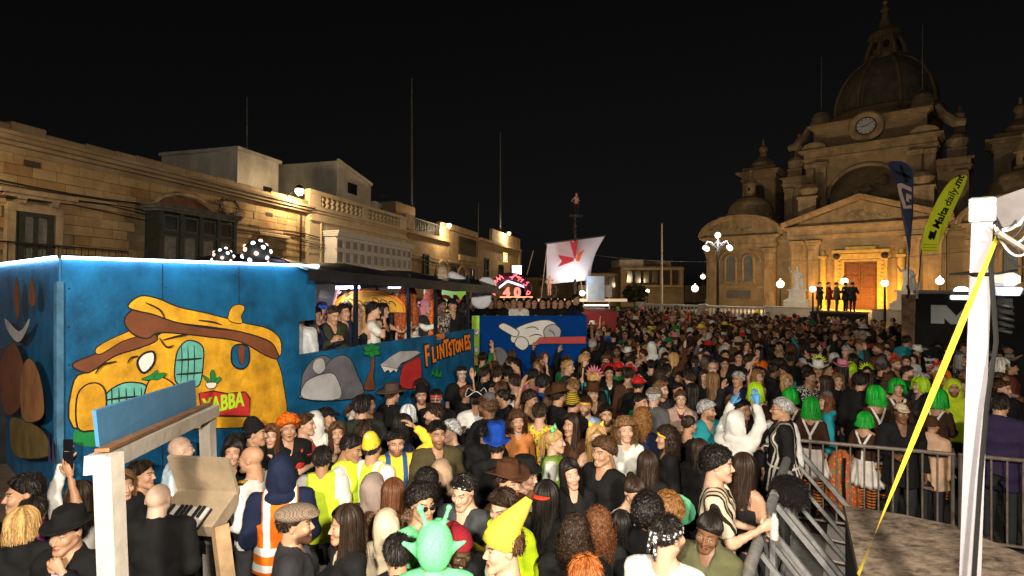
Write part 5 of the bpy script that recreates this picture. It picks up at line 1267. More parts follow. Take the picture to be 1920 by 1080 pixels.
for k in range(8):
    a = 2 * pi * (k + .25) / 8; part('lantern_opening', MB().ball((1.17 * cos(a), 14 + 1.17 * sin(a), 28.9), (.28, .28, .42), 8, 6), m_hole, lt)
    part('scroll', MB().tube([(1.2 * cos(a + .39), 14 + 1.2 * sin(a + .39), 29.8), (1.65 * cos(a + .39), 14 + 1.65 * sin(a + .39), 28.6), (1.8 * cos(a + .39), 14 + 1.8 * sin(a + .39), 27.6)], [.15, .22, .3], 6), m_chc, lt)
part('cross', MB().box((0, 14, 34.5), (.09, .09, 1.3)).box((0, 14, 34.7), (.6, .08, .09)), m_iron, CH)
for lx, ly, z, h, lab in ((-3.9, uy + 1.6, 20.7, 5.3, 'thin flagpole on the left end of the church attic'), (3.9, uy + 1.6, 20.7, 6.0, 'thin flagpole on the right end of the church attic')):
    pole('flagpole', CF @ Vector((lx, ly, z - .05)), h, .05, lab, 'flagpole')
# ================================================================ raised terrace with balustrade and statues
m_pw = mat('pale terrace stone', (.55, .50, .44), .75, .12, 1.5, .3, 14, stain=.25)
PY = -14.4; TF = CF @ Matrix.Translation((2.44, -26.2 - .705 * PY, .47 + .85)) @ Matrix.Scale(.705, 4)
T = empty('church_terrace', TF); tag(T, 'raised pale stone terrace in front of the church', 'terrace')
part('terrace_floor', MB().box((2, 4.6, -.05), (42, 38, 1.3)), m_pw, T); part('terrace_wall', MB().box((2, PY + .1, .35), (42, .4, 1.9)), m_pw, T); part('plinth', MB().box((2, PY - .06, 1.18), (35.8, .2, .26)), m_pw, T)
BL = empty('stone_balustrade', TF); tag(BL, 'pale stone balustrade along the church terrace', 'balustrade')
rails = [(-13.0, -8.15), (-7.6, -3.4)]
prof = [(.085, 0), (.085, .06), (.05, .10), (.095, .30), (.075, .42), (.04, .56), (.07, .66), (.085, .72)]
bme = MB().lathe(prof, 10).mesh('baluster'); bme.polygons.foreach_set('use_smooth', [True] * len(bme.polygons))
for x0, x1 in rails:
    part('rail', MB().box(((x0 + x1) / 2, PY, 2.14), (x1 - x0, .34, .16), bev=.03), m_pw, BL); part('base_rail', MB().box(((x0 + x1) / 2, PY, 1.36), (x1 - x0, .30, .10)), m_pw, BL)
    k = int((x1 - x0) / .27)
    for i in range(k): link('baluster', bme, m_pw, BL, Matrix.Translation((x0 + (i + .5) * (x1 - x0) / k, PY, 1.38)))
for x0, x1 in ((-13.5, -13.0), (-8.15, -7.6), (-3.4, -.2), (2.9, 7.4)):
    part('pier', MB().box(((x0 + x1) / 2, PY, 1.76), (x1 - x0, .42, .92)), m_pw, BL); part('coping', MB().box(((x0 + x1) / 2, PY, 2.26), (x1 - x0 + .04, .52, .10), bev=.02), m_pw, BL)
def statue(lx, lab, mirror, turn):
    Q = empty('statue', TF @ Matrix.Translation((lx, PY + .7, 2.0)) @ Matrix.Rotation(turn, 4, 'Z')); tag(Q, lab, 'statue', 'white statues on the church terrace')
    part('pedestal', MB().box((0, 0, .0), (1.5, 1.5, 1.4)).box((0, 0, .75), (1.25, 1.25, .14)).box((0, 0, 1.1), (.95, .95, .6), taper=.9).box((0, 0, 1.43), (1.1, 1.1, .1)), m_marble, Q)
    mm = -1 if mirror else 1
    def f(X, Y, Z):
        X = X * mm
        d = cone(X, Y, Z, (0, 0, .05), (.02, 0, .85), .33, .20)
        d = smin(d, ell(X, Y, Z, (.02, 0, 1.15), (.26, .18, .36)), .12)
        d = smin(d, cone(X, Y, Z, (.02, 0, 1.45), (.03, -.02, 1.62), .07, .06), .05); d = smin(d, ell(X, Y, Z, (.03, -.03, 1.74), (.10, .115, .135)), .03); d = smin(d, ell(X, Y, Z, (.03, -.1, 1.62), (.07, .06, .1)), .03)
        a1 = smin(cone(X, Y, Z, (-.2, 0, 1.36), (-.40, -.1, 1.42), .085, .07), cone(X, Y, Z, (-.40, -.1, 1.42), (-.52, -.25, 1.75), .065, .045), .04)
        a2 = smin(cone(X, Y, Z, (.22, 0, 1.36), (.38, -.03, 1.05), .085, .07), cone(X, Y, Z, (.38, -.03, 1.05), (.22, -.26, .98), .065, .05), .04)
        d = smin(smin(d, a1, .05), a2, .05); d = smin(d, cone(X, Y, Z, (.25, .06, 1.2), (.36, .1, .1), .10, .16), .1); d = smin(d, ell(X, Y, Z, (.2, -.26, 1.02), (.1, .07, .15)), .03)
        a = np.arctan2(Y, X); return d + .022 * np.sin(a * 9 + Z * 5) * np.clip(1.35 - Z, 0, 1) + .01 * wob(X, Y, Z, 18, 3)
    v, q = snets(f, ax((-.72, .72, .045)), ax((-.5, .5, .045)), ax((-.05, 1.95, .045))); v[:, 2] += 1.42
    me = np_mesh('figure', v * (.92, .92, .92) + (0, 0, .1), q); link('figure', me, m_marble, Q); return Q
statue(-1.55, 'white robed marble statue left of the church doorway', False, 0.1); statue(4.6, 'white marble statue with raised arm, right of the church doorway', False, -.1)
sg = MB()
for k in range(6): sg.box((5.4 - .0, PY - .35 - .35 * (5 - k), .1 + k * .1), (3.4, .36, .2 + k * .2))
part('staircase', sg, m_pw, T); 
for a, lab in ((-1.0, 'left'), (4.2, 'right')): part('handrail', MB().tube([(a, PY - 2.2, 1.1), (a + 1.2, PY - .3, 2.35)], .035, 6), m_iron, T)
Q = empty('media_platform', TF @ Matrix.Translation((1.25, PY - .9, 0))); tag(Q, 'black draped camera platform in front of the church steps', 'platform')
part('drape', MB().box((0, 0, 1.0), (2.9, 1.5, 2.0)), mat('black drape', (.008, .009, .009), .9, .3, 4), Q); part('deck', MB().box((0, 0, 2.05), (3.0, 1.6, .1)), m_iron, Q)
# ---- lit lanterns on the terrace and the five-globe lamp post
street_lantern(1463, 533, 42, 'bright street lantern left of the white robed statue', 1250, .9, .28, strength=5)
street_lantern(1762, 527, 36, 'bright street lantern right of the statue with raised arm', 950, .9, .24, strength=5)
street_lantern(1583, 527, 33, 'wide white lantern in front of the church door', 0, .9, .22, strength=12); street_lantern(1659, 531, 20.5, 'white lantern between the church door and right statue', 70, 0, .13, strength=12)
street_lantern(1524, 542, 23.6, 'small globe lantern beside the left statue', 70, 0, .13, strength=10)
p = at(1346, 552, 28.2); Q = empty('five_globe_lamp_post', Matrix.Translation((p.x, p.y, 0)) @ Matrix.Scale(.87, 4)); tag(Q, 'ornate dark lamp post with five white globes beside the balustrade', 'lamp post')
part('post', MB().lathe([(.22, 0), (.2, .5), (.12, .7), (.09, 1.2), (.075, 5.6), (.12, 5.7), (.07, 5.9), (.14, 6.2), (.06, 6.4)], 12), m_iron, Q, smooth=40)
for k in range(4):
    a = 2 * pi * k / 4 + .35; e = Vector((cos(a), sin(a), 0))
    arm = part('arm', MB().tube([e * .05 + Vector((0, 0, 5.75)), e * .45 + Vector((0, 0, 6.15)), e * .8 + Vector((0, 0, 6.2)), e * .95 + Vector((0, 0, 6.0))], [.05, .045, .04, .04], 6).tube([e * .1 + Vector((0, 0, 6.2)), e * .4 + Vector((0, 0, 5.95)), e * .6 + Vector((0, 0, 6.12))], .03, 5), m_iron, Q)
    part('globe', MB().ball(tuple(e * .95 + Vector((0, 0, 5.83))), .15, 14, 10), glow('lamp post globe', (1, .95, .86), 3), arm, smooth=True)
part('top_globe', MB().ball((0, 0, 6.62), .175, 14, 10), glow('lamp post globe', (1, .95, .86), 9), Q, smooth=True)
lamp('lamp_post_light', 'POINT', (-.2, -.5, 6.3), 420, (1, .93, .84), Q, .2)
b = MB(); a = at(1110, 478, 34); e = at(1830, 468, 26); pts = [a.lerp(e, t) + Vector((0, 0, -.55 * sin(pi * t) - .08 * sin(9 * t))) for t in np.linspace(0, 1, 24)]; b.tube(pts, .014, 5)
tag(part('overhead_cable', b, mat('pale cable', (.3, .28, .25), .6, .1, 4)), 'pale cable strung across the square in front of the church', 'cable')
# ================================================================ carnival floats
FA = (-3.84, 4.55); FU = (.468, .8836)
FF = frame2(FA[0], FA[1], *FU)                 # local x along the painted wall, -y towards the crowd
def mur(px, py):                               # photo pixel on the painted wall -> (x, z)
    k = (px - HX) / F; s = (FA[1] * k - FA[0]) / (FU[0] - FU[1] * k); d = FA[1] + FU[1] * s
    return (s, CAMH - (py - HY) / F * d)
def smooth_poly(pts, n=4):
    """closed Catmull-Rom through the points"""
    P = [np.array(p, float) for p in pts]; m = len(P); out = []
    for i in range(m):
        a, b_, c, d = P[i - 1], P[i], P[(i + 1) % m], P[(i + 2) % m]
        for t in np.linspace(0, 1, n, endpoint=False): out.append(tuple(.5 * ((2 * b_) + (-a + c) * t + (2 * a - 5 * b_ + 4 * c - d) * t * t + (-a + 3 * b_ - 3 * c + d) * t ** 3)))
    return out
def area2(P): return sum(P[i][0] * P[(i + 1) % len(P)][1] - P[(i + 1) % len(P)][0] * P[i][1] for i in range(len(P)))
def outset(P, o):
    n = len(P); out = []
    for i in range(n):
        a, c = np.array(P[i - 1]), np.array(P[(i + 1) % n]); t = c - a; t /= np.linalg.norm(t) + 1e-9; out.append((P[i][0] + t[1] * o, P[i][1] - t[0] * o))
    return out
LAY = [0]
m_ink = mat('black paint', (.012, .011, .012), .6, .2, 8)
def paint(parent, pts, m, name='painted_shape', outline=.014, curve=True, conv=mur, y=0.0, n=4):
    P = [conv(*p) for p in pts]; P = smooth_poly(P, n) if curve else P
    if area2(P) < 0: P = P[::-1]
    if outline:
        LAY[0] += 1; o = y - .0009 * LAY[0] - .003; part('painted_outline', MB().add([(x, o, z) for x, z in outset(P, outline)], [tuple(range(len(P)))]), m_ink, parent)
    LAY[0] += 1; o = y - .0009 * LAY[0] - .003
    return part(name, MB().add([(x, o, z) for x, z in P], [tuple(range(len(P)))]), m, parent)
def stroke(parent, pts, w, m=None, conv=mur, y=0.0):
    P = [np.array(conv(*p)) for p in pts]; Q = []
    for i in range(len(P) - 1):
        for t in np.linspace(0, 1, 5)[:-1]:
            a, b_, c, d = P[max(i - 1, 0)], P[i], P[i + 1], P[min(i + 2, len(P) - 1)]
            Q.append(.5 * ((2 * b_) + (-a + c) * t + (2 * a - 5 * b_ + 4 * c - d) * t * t + (-a + 3 * b_ - 3 * c + d) * t ** 3))
    Q.append(P[-1]); n = len(Q); L = []; R = []
    for i in range(n):
        t = Q[min(i + 1, n - 1)] - Q[max(i - 1, 0)]; t /= np.linalg.norm(t) + 1e-9; ww = w * (.35 + .65 * sin(pi * (i + .5) / n)); nn = np.array((-t[1], t[0])) * ww; L.append(Q[i] + nn); R.append(Q[i] - nn)
    LAY[0] += 1; o = y - .0009 * LAY[0] - .003
    vs = [(p[0], o, p[1]) for p in L] + [(p[0], o, p[1]) for p in R]; part('painted_line', MB().add(vs, [(i, i + n, i + n + 1, i + 1) for i in range(n - 1)]), m or m_ink, parent)
m_blue = mat('blue painted plywood', (.006, .11, .27), .5, .34, 2.6, .25, 24, stain=.3)
m_blue2 = mat('deep blue painted plywood', (.001, .045, .24), .85, .15, 1.6, .1, 30, spec=.08)
m_yel = mat('yellow ochre paint', (.74, .38, .02), .6, .28, 5.0, .2, 30, stain=.4)
m_brn = mat('brown paint', (.17, .055, .022), .6, .22, 4)
m_teal = mat('teal paint', (.12, .42, .36), .6, .18, 9)
m_grn = mat('green paint', (.01, .22, .05), .6, .15, 4)
m_gry = mat('grey paint', (.13, .13, .15), .6, .25, 4)
m_lgry = mat('light grey paint', (.42, .42, .44), .6, .15, 4)
m_whp = mat('white paint', (.72, .70, .68), .5, .08, 4)
m_redp = mat('red paint', (.48, .03, .03), .5, .15, 4)
m_orgp = mat('orange paint', (.88, .24, .01), .5, .1, 6)
m_limep = mat('lime green paint', (.42, .74, .03), .5, .1, 4)
m_tarp = mat('black tarpaulin', (.012, .012, .013), .45, .3, 5, .3, 9)
m_steel_dk = mat('dark steel post', (.012, .018, .03), .5, .15, 6, metal=.4)
BH = 3.5
F1 = empty('carnival_float', FF); tag(F1, 'long blue carnival float with painted yellow cottage and black canopy', 'carnival float')
part('chassis', MB().box((3.2, 1.35, .55), (6.8, 2.3, .5)), m_steel_dk, F1)
deck = part('deck', MB().box((3.3, 1.3, 1.15), (6.8, 2.45, .1)), mat('deck planks', (.12, .08, .05), .8, .3, 6), F1)
front = part('painted_wall', MB().box((1.235, .02, (BH + .3) / 2), (2.47, .04, BH - .3)), m_blue, F1)
for k in (.82, 1.64): part('panel_joint', MB().box((k, -.001, 1.9), (.006, .006, 3.15)), m_ink, front)
for k in range(3):
    for j in range(9): part('screw', MB().ball((.05 + .80 * k, -.002, .6 + j * .33), (.008, .005, .008), 6, 4), m_iron, front)
# a fold at the far end of the box wall, hanging over the opening
part('wall_flap', MB().box((2.6, .03, 3.15), (.26, .05, BH * 2 - 6.3)), m_blue, F1)
rail = part('painted_side', MB().box((4.53, .0, 1.33), (4.12, .05, 2.1)), m_blue, F1)
b = MB(); e0 = (-.02, .02); e1 = (FF.inverted() @ Vector((-7.0, 7.1, 0)))
b.seg((e0[0], e0[1] + .01, 1.8), (e1.x, e1.y, 1.8), 3.0, .05, up=(0, 0, 1)); 
endw = MB(); dx, dy = e1.x - e0[0], e1.y - e0[1]; L = sqrt(dx * dx + dy * dy)
EM = Matrix.Translation((e0[0], e0[1], 0)) @ Matrix.Rotation(atan2(-dy, -dx), 4, 'Z') @ Matrix.Translation((-L, 0, 0))
endw.box((L / 2, .03, (BH + .3) / 2), (L, .05, BH - .3)); ew = part('end_wall', endw, m_blue, F1, EM)
part('roof_panel', MB().add([(0, .06, BH - .05), (2.45, .06, BH - .05), (2.45, 2.4, BH - .05), (e1.x + .3, e1.y, BH - .05)], [(0, 1, 2, 3)]), m_tarp, F1)
part('back_wall', MB().box((3.0, 2.55, 1.8), (7.0, .05, 1.5)), m_tarp, F1)
# glowing strip along the top edge
m_led = glow('cold white strip light', (.62, .90, 1.0), 16)
part('light_strip', MB().box((1.24, -.035, BH + .005), (2.5, .03, .025)), m_led, F1)
part('light_strip', MB().box((L / 2, -.02, BH + .005), (L, .03, .025)), m_led, F1, EM)
part('light_strip', MB().box((2.62, -.03, BH + .003), (.26, .03, .022)), m_led, F1)
part('corner_trim', MB().box((-.03, -.02, 1.8), (.05, .05, 3.0)), mat('worn corner trim', (.05, .14, .24), .6, .3, 8), F1)
# --- painted cottage on the box wall
paint(front, [(428, 970), (428, 1060), (590, 1060), (560, 950)], m_grn, outline=.0, conv=lambda a, c: mur(a / 3 + 0, c / 3 + 480))
Z = lambda a, c: mur(a / 3, c / 3 + 480)       # coordinates read off a three-times enlargement
body = [(412, 960), (420, 700), (520, 650), (640, 560), (790, 520), (900, 440), (1010, 400), (1190, 430), (1360, 450), (1500, 500), (1560, 600), (1590, 720), (1600, 930), (1400, 960), (1000, 970), (700, 960)]
paint(front, body, m_yel, conv=Z)
paint(front, [(410, 610), (520, 560), (640, 500), (760, 440), (830, 420), (880, 470), (760, 520), (640, 560), (520, 640), (470, 650)], m_brn, conv=Z)
paint(front, [(540, 520), (620, 470), (740, 420), (800, 410), (790, 440), (680, 480), (560, 550)], m_yel, conv=Z, outline=.010)
paint(front, [(700, 360), (760, 300), (860, 330), (1000, 380), (1180, 410), (1360, 430), (1520, 490), (1560, 570), (1500, 560), (1350, 480), (1160, 450), (980, 430), (880, 430), (820, 460), (740, 430)], m_brn, conv=Z)
paint(front, [(720, 280), (790, 228), (890, 245), (1000, 290), (1180, 330), (1370, 380), (1500, 410), (1570, 470), (1570, 560), (1520, 480), (1360, 425), (1180, 395), (1000, 372), (860, 325), (770, 305)], m_yel, conv=Z)
paint(front, [(1280, 350), (1300, 290), (1340, 275), (1370, 290), (1350, 340), (1356, 375), (1310, 372)], m_yel, conv=Z, outline=.010)
dr = paint(front, [(985, 700), (990, 560), (1030, 490), (1080, 480), (1130, 510), (1136, 580), (1115, 720), (1050, 725)], m_teal, conv=Z, name='painted_door')
for x in (1015, 1050, 1085): stroke(front, [(x, 500), (x + 3, 600), (x - 3, 710)], .006, conv=Z)
for y_ in (585, 665): stroke(front, [(985, y_), (1060, y_ - 4), (1130, y_ - 10)], .011, conv=Z)
paint(front, [(575, 840), (600, 770), (680, 720), (760, 715), (815, 740), (812, 850), (690, 860)], m_teal, conv=Z, name='painted_window')
for x in (620, 660, 700, 745, 785): stroke(front, [(x, 740), (x + 2, 800), (x, 855)], .006, conv=Z)
stroke(front, [(575, 810), (690, 795), (812, 785)], .010, conv=Z)
paint(front, [(770, 600), (800, 555), (850, 545), (850, 600), (800, 650)], m_whp, conv=Z, outline=.022, name='painted_window')
paint(front, [(1300, 600), (1300, 520), (1340, 500), (1385, 520), (1385, 600), (1345, 630)], m_blue, conv=Z, outline=.018, name='painted_window')
paint(front, [(1330, 510), (1365, 510), (1360, 600), (1338, 600)], m_brn, conv=Z, outline=.006)
paint(front, [(430, 960), (425, 800), (470, 730), (540, 720), (580, 780), (570, 950), (500, 975)], m_yel, conv=Z, name='painted_boulder')
paint(front, [(815, 860), (820, 720), (880, 680), (960, 720), (1000, 800), (990, 880)], m_yel, conv=Z, name='painted_boulder')
for P_ in ([(1170, 720), (1140, 690), (1130, 670), (1160, 690)], [(1180, 715), (1170, 660), (1185, 640), (1200, 690)], [(1185, 715), (1215, 680), (1230, 690), (1200, 720)]): paint(front, P_, m_grn, conv=Z, outline=.005, name='painted_leaf')
paint(front, [(1145, 715), (1200, 712), (1190, 738), (1158, 740)], m_whp, conv=Z, outline=.006, name='painted_pot')
for P_ in ([(780, 690), (830, 670), (870, 640), (850, 690)], [(850, 690), (870, 660), (920, 660), (880, 690)]): paint(front, P_, m_grn, conv=Z, outline=.005, name='painted_leaf')
for P_ in ([(520, 660), (560, 610), (640, 590)], [(900, 470), (980, 450), (1040, 440)], [(1100, 360), (1180, 370), (1230, 385)], [(800, 260), (880, 300), (910, 350)], [(880, 460), (920, 510), (960, 500)], [(700, 600), (720, 570), (760, 560)]): stroke(front, P_, .008, conv=Z)
# lettering on the box wall
def letters(parent, s, px, py, hpx, m, conv, y, tilt=0.0, bold=.006, sx=1.0, back=None, spacing=1.0):
    x, z = conv(px, py); x2, z2 = conv(px, py - hpx); size = (z2 - z) * 1.38
    me = text_mesh(s, size, .004, 0, bold, spacing); o = link('lettering', me, m, parent, Matrix.Translation((x, y, z)) @ Matrix.Rotation(-tilt, 4, 'Y') @ Matrix.Diagonal((sx, 1, 1, 1)) @ Matrix.Rotation(pi / 2, 4, 'X')); return o
paint(front, [(1105, 770), (1180, 760), (1260, 775), (1360, 765), (1385, 800), (1385, 895), (1120, 890)], m_redp, conv=Z, name='lettering_panel', curve=False)
letters(front, 'YABBA', 373, 776, 30, m_limep, mur, -.0009 * LAY[0] - .012, 0.0, .006, .66)
# --- painted boulders, palm tree, hut and lettering on the long side
SD = -.03
for P_, m in (([(555, 735), (560, 700), (580, 672), (605, 668), (620, 690), (640, 730), (640, 745), (560, 745)], m_gry), ([(590, 745), (600, 690), (622, 668), (645, 670), (660, 700), (670, 740)], m_gry), ([(560, 745), (565, 715), (600, 700), (620, 705), (628, 745)], m_lgry)): paint(rail, P_, m, y=SD, outline=.010, name='painted_boulder')
paint(rail, [(577, 690), (582, 674), (596, 672), (600, 690), (588, 700)], m_lgry, y=SD, outline=.006, name='painted_boulder')
paint(rail, [(674, 728), (680, 705), (686, 690), (688, 665), (692, 665), (692, 690), (690, 705), (693, 728)], m_brn, y=SD, outline=.006, name='painted_palm_trunk')
for a in (210, 160, 100, 30, 330, 265):
    c, s = cos(radians(a)), sin(radians(a)); paint(rail, [(688, 656), (688 + 9 * c - 5 * s, 656 - 9 * s - 5 * c), (688 + 17 * c, 656 - 13 * s), (688 + 9 * c + 5 * s, 656 - 9 * s + 5 * c)], m_grn, y=SD, outline=.006, name='painted_palm_leaf')
paint(rail, [(702, 684), (722, 668), (740, 658), (770, 657), (779, 660), (760, 672), (742, 680), (735, 690)], m_lgry, y=SD, outline=.007, curve=False, name='painted_awning')
paint(rail, [(704, 685), (735, 691), (733, 697), (728, 692), (722, 698), (717, 692), (711, 697)], m_whp, y=SD, outline=.004, curve=False, name='painted_awning')
paint(rail, [(742, 725), (744, 690), (760, 677), (778, 672), (776, 720)], m_redp, y=SD, outline=.007, name='painted_hut')
stroke(rail, [(735, 692), (755, 678), (779, 662)], .012, m_brn, y=SD)
for P_ in ([(796, 705), (802, 690), (805, 700)], [(803, 706), (810, 684), (812, 704)], [(810, 706), (818, 692), (818, 706)]): paint(rail, P_, m_grn, y=SD, outline=.004, curve=False, name='painted_grass')
tz = [('F', 793, 686, 40), ('L', 806, 679, 30), ('I', 815, 672, 24), ('N', 820, 672, 27), ('T', 829, 669, 33), ('S', 837, 667, 26), ('T', 843, 666, 30), ('O', 850, 661, 22), ('N', 857, 659, 23), ('E', 867, 656, 28), ('S', 873, 655, 28)]
for ch, px, py, h in tz:
    lo = letters(rail, ch, px - 1.2, py + 1.5, h + 2, m_ink, mur, SD - .020, .12, .028, .54); letters(rail, ch, px, py, h, m_orgp, mur, SD - .030, .12, .010, .52)
for ch, px, py, h in (('T', 814, 637, 10), ('H', 819, 636, 9), ('E', 825, 634, 9)): letters(rail, ch, px, py, h, m_orgp, mur, SD - .03, .1, .006, .8)
# --- end wall of the box: rocks and spikes painted on
ec = lambda px, py: (None,)
def econv(px, py):
    k = (px - HX) / F; A = FF @ EM @ Vector((0, 0, 0)); B = FF @ EM @ Vector((L, 0, 0)); dX, dY = (B.x - A.x), (B.y - A.y)
    t = (A.y * k - A.x) / (dX - dY * k); d = A.y + dY * t; return (t * L, CAMH - (py - HY) / F * d)
for P_, m in (([(40, 800), (44, 780), (70, 785), (100, 800), (116, 820), (116, 850), (50, 850)], mat('dull ochre paint', (.16, .11, .03), .6, .25, 5)), ([(20, 690), (30, 660), (46, 640), (60, 660), (70, 700), (60, 760), (30, 770)], m_brn), ([(66, 780), (64, 700), (78, 670), (96, 690), (108, 740), (104, 780)], mat('dull orange paint', (.30, .13, .05), .6, .25, 5)),
               ([(32, 596), (60, 620), (80, 596), (76, 616), (58, 640), (38, 620)], m_lgry), ([(50, 560), (56, 520), (62, 560), (58, 600)], m_brn), ([(80, 560), (86, 520), (94, 560), (88, 575)], m_brn)):
    paint(ew, P_, m, conv=econv, y=.0, outline=.008)
for x in (120, 128): paint(ew, [(x, 860), (x + 1, 800), (x + 5, 860)], mat('purple paint', (.06, .04, .14), .6, .2, 5), conv=econv, curve=False, outline=.004)
# --- canopy
cv = MB(); nx, ny = 18, 6; vs = []
for i in range(nx + 1):
    for j in range(ny + 1):
        s = 2.35 + 4.75 * i / nx; y = -.28 + 2.95 * j / ny; z = 3.52 - .055 * (s - 2.35) + .16 * sin(pi * j / ny) + .018 * sin(i * 1.9) * cos(j * 1.3) - .05 * abs(sin(pi * i / nx * 3)) - (.07 if j in (0, ny) else 0); vs.append((s, y, z))
cv.add(vs + [(x, y, z - .02) for x, y, z in vs], [(i * (ny + 1) + j, (i + 1) * (ny + 1) + j, (i + 1) * (ny + 1) + j + 1, i * (ny + 1) + j + 1) for i in range(nx) for j in range(ny)] + [(k + len(vs), k + len(vs) + 1, k + len(vs) + ny + 2, k + len(vs) + ny + 1) for i in range(nx) for j in range(ny) for k in [i * (ny + 1) + j]])
can = part('canopy', cv, m_tarp, F1, smooth=True)
val = MB(); n = 40; vs = []
for i in range(n + 1): s = 2.35 + 4.75 * i / n; vs += [(s, -.29, 3.46 - .055 * (s - 2.35)), (s, -.30 - .006 * sin(i * .7), 3.31 - .055 * (s - 2.35) + .008 * sin(i * .9))]
val.add(vs, [(2 * i, 2 * i + 1, 2 * i + 3, 2 * i + 2) for i in range(n)]); part('canopy_valance', val, m_tarp, can)
for s in (3.55, 4.75, 5.5, 6.55):
    part('canopy_post', MB().box((s, .10, 2.3), (.05, .05, 2.25)), m_steel_dk, F1); part('canopy_post', MB().box((s, 2.4, 2.3), (.05, .05, 2.25)), m_steel_dk, F1)
for s in (3.3, 4.5, 5.8):
    part('canopy_lamp', MB().box((s, 1.2, 3.2), (.5, .06, .05)), glow('violet canopy light', (.45, .5, 1.0), 14), F1); lamp('canopy_light', 'POINT', (s, 1.2, 3.05), 17, (.78, .72, 1.0), F1, .15)
# mirror-ball spotlights on the box roof
for i, (px, py, d, rr) in enumerate(((418, 483, 6.35, .115), (481, 475, 6.6, .16))):
    p = at(px, py, d); Q = empty('spotlight_ball', Matrix.Translation(p)); tag(Q, ('smaller' if i == 0 else 'larger') + ' black disco spotlight ball on top of the blue float box', 'disco light', 'disco spotlight balls')
    part('shell', MB().ball((0, 0, 0), rr, 18, 12), m_iron, Q, smooth=True); part('stand', MB().box((0, 0, -rr - .06), (.08, .08, .16)), m_iron, Q)
    r = np.random.default_rng(i)
    for k in range(20):
        t = (k + .5) / 20; ph = math.acos(1 - 2 * t); a = k * 2.399; v = Vector((sin(ph) * cos(a), sin(ph) * sin(a), cos(ph)))
        part('lens', MB().ball(tuple(v * rr * .98), rr * .17, 8, 6), glow('lens %d' % (k % 3), ((1, .9, .82), (1, .25, .15), (.75, .95, 1))[k % 3], (4, 2.5, 3)[k % 3]), Q)
# green board, yellow dome, bone prop behind the dancers on the float
p = at(836, 562, 11.2); Q = empty('green_board', Matrix.Translation(p)); tag(Q, 'lime green board with red letters at the back of the float', 'board')
part('panel', MB().box((0, 0, -.05), (.92, .04, .62)), glow('emissive lime board', (.35, .75, .04), .45), Q); link('lettering', text_mesh('OM', .42, .01, 0, .02), m_redp, Q, Matrix.Translation((-.2, -.04, -.2)) @ Matrix.Rotation(pi / 2, 4, 'X')); part('stand', MB().box((0, .05, -1.0), (.06, .06, 1.5)), m_steel_dk, Q)  # panel material emits its own lime colour
p = at(692, 585, 9.2); Q = empty('dome_prop', Matrix.Translation(p)); tag(Q, 'low yellow painted dome prop with black curls behind the dancers', 'prop')
part('dome', MB().prism([(.62 * cos(pi * k / 14), .34 * sin(pi * k / 14)) for k in range(15)], .10), m_yel, Q); part('rim', MB().tube([(.64 * cos(pi * k / 14), -.05, .36 * sin(pi * k / 14)) for k in range(15)], .03, 6), m_orgp, Q)
for k in range(7): x = -.42 + .14 * k; part('curl', MB().tube([(x + .06 * cos(t), -.11, .08 + .07 * k % .1 + .05 * sin(t) + .02 * t) for t in np.linspace(0, 4, 8)], .008, 5), m_ink, Q)
part('stand', MB().box((0, .05, -.5), (.8, .06, 1.0)), m_steel_dk, Q)
def patterned(px, d, z, lab):
    p = at(px, 560, d); Q = empty('furry_costume_prop', Matrix.Translation((p.x, p.y, z))); tag(Q, lab, 'prop')
    v, q = snets(lambda X, Y, Z: smin(ell(X, Y, Z, (0, 0, .35), (.22, .18, .42)), ell(X, Y, Z, (.02, 0, .75), (.15, .15, .16)), .1) + .01 * wob(X, Y, Z, 40, 2), ax((-.3, .3, .03)), ax((-.3, .3, .03)), ax((-.12, 1.0, .03)))
    me = np_mesh('torso', v, q); link('torso', me, MATS['leopard'], Q, color=(.50, .11, .02)); part('stand', MB().tube([(0, 0, -z + 1.07), (0, 0, 0)], .03, 6), m_steel_dk, Q); return Q
patterned(762, 9.3, 2.35, 'orange spotted costume dummy left of the green board'); patterned(812, 10.6, 2.45, 'dark orange costume dummy in front of the green board')
p = at(905, 545, 10.9); Q = empty('bone_prop', Matrix.Translation(p)); tag(Q, 'large white bone-shaped prop at the end of the black canopy', 'prop')
m_bone = mat('white mesh fabric', (.55, .56, .62), .7, .08, 14, .3, 60)
v, q = snets(lambda X, Y, Z: smin(smin(ell(X, Y, Z, (-.03, 0, -.18), (.22, .06, .20)), ell(X, Y, Z, (.07, 0, .10), (.20, .06, .19)), .06), cone(X, Y, Z, (-.05, 0, 0), (-.62, 0, .30), .11, .10), .06), ax((-.8, .35, .03)), ax((-.12, .12, .03)), ax((-.45, .5, .03)))
link('bone', np_mesh('bone', v, q), m_bone, Q); part('hanger', MB().tube([(-.5, 0, .28), (-.6, .2, .5)], .012, 6), m_steel_dk, Q)
# white market tent behind the float
p = at(600, 560, 12.5); Q = empty('market_tent', Matrix.Translation((p.x, p.y, 0))); tag(Q, 'white gazebo tent behind the blue float', 'tent')
part('roof', MB().add([(-1.6, -1.5, 3.0), (1.6, -1.5, 3.0), (1.6, 1.5, 3.0), (-1.6, 1.5, 3.0), (0, 0, 3.75)], [(0, 1, 4), (1, 2, 4), (2, 3, 4), (3, 0, 4)]), mat('white canvas', (.68, .66, .62), .8, .08, 3), Q); part('valance', MB().box((0, -1.5, 2.9), (3.2, .02, .22)), MATS['white canvas'], Q)
for x, y in ((-1.5, -1.45), (1.5, -1.45), (1.5, 1.45), (-1.5, 1.45)): part('leg', MB().box((x, y, 1.5), (.05, .05, 3.0)), m_wood_wh, Q)
part('lamp', MB().ball((0, 0, 2.9), .1, 10, 8), glow('tent lamp', (1, .85, .65), 12), Q); lamp('tent_light', 'POINT', (0, -.3, 2.75), 45, (1, .85, .65), Q, .1)

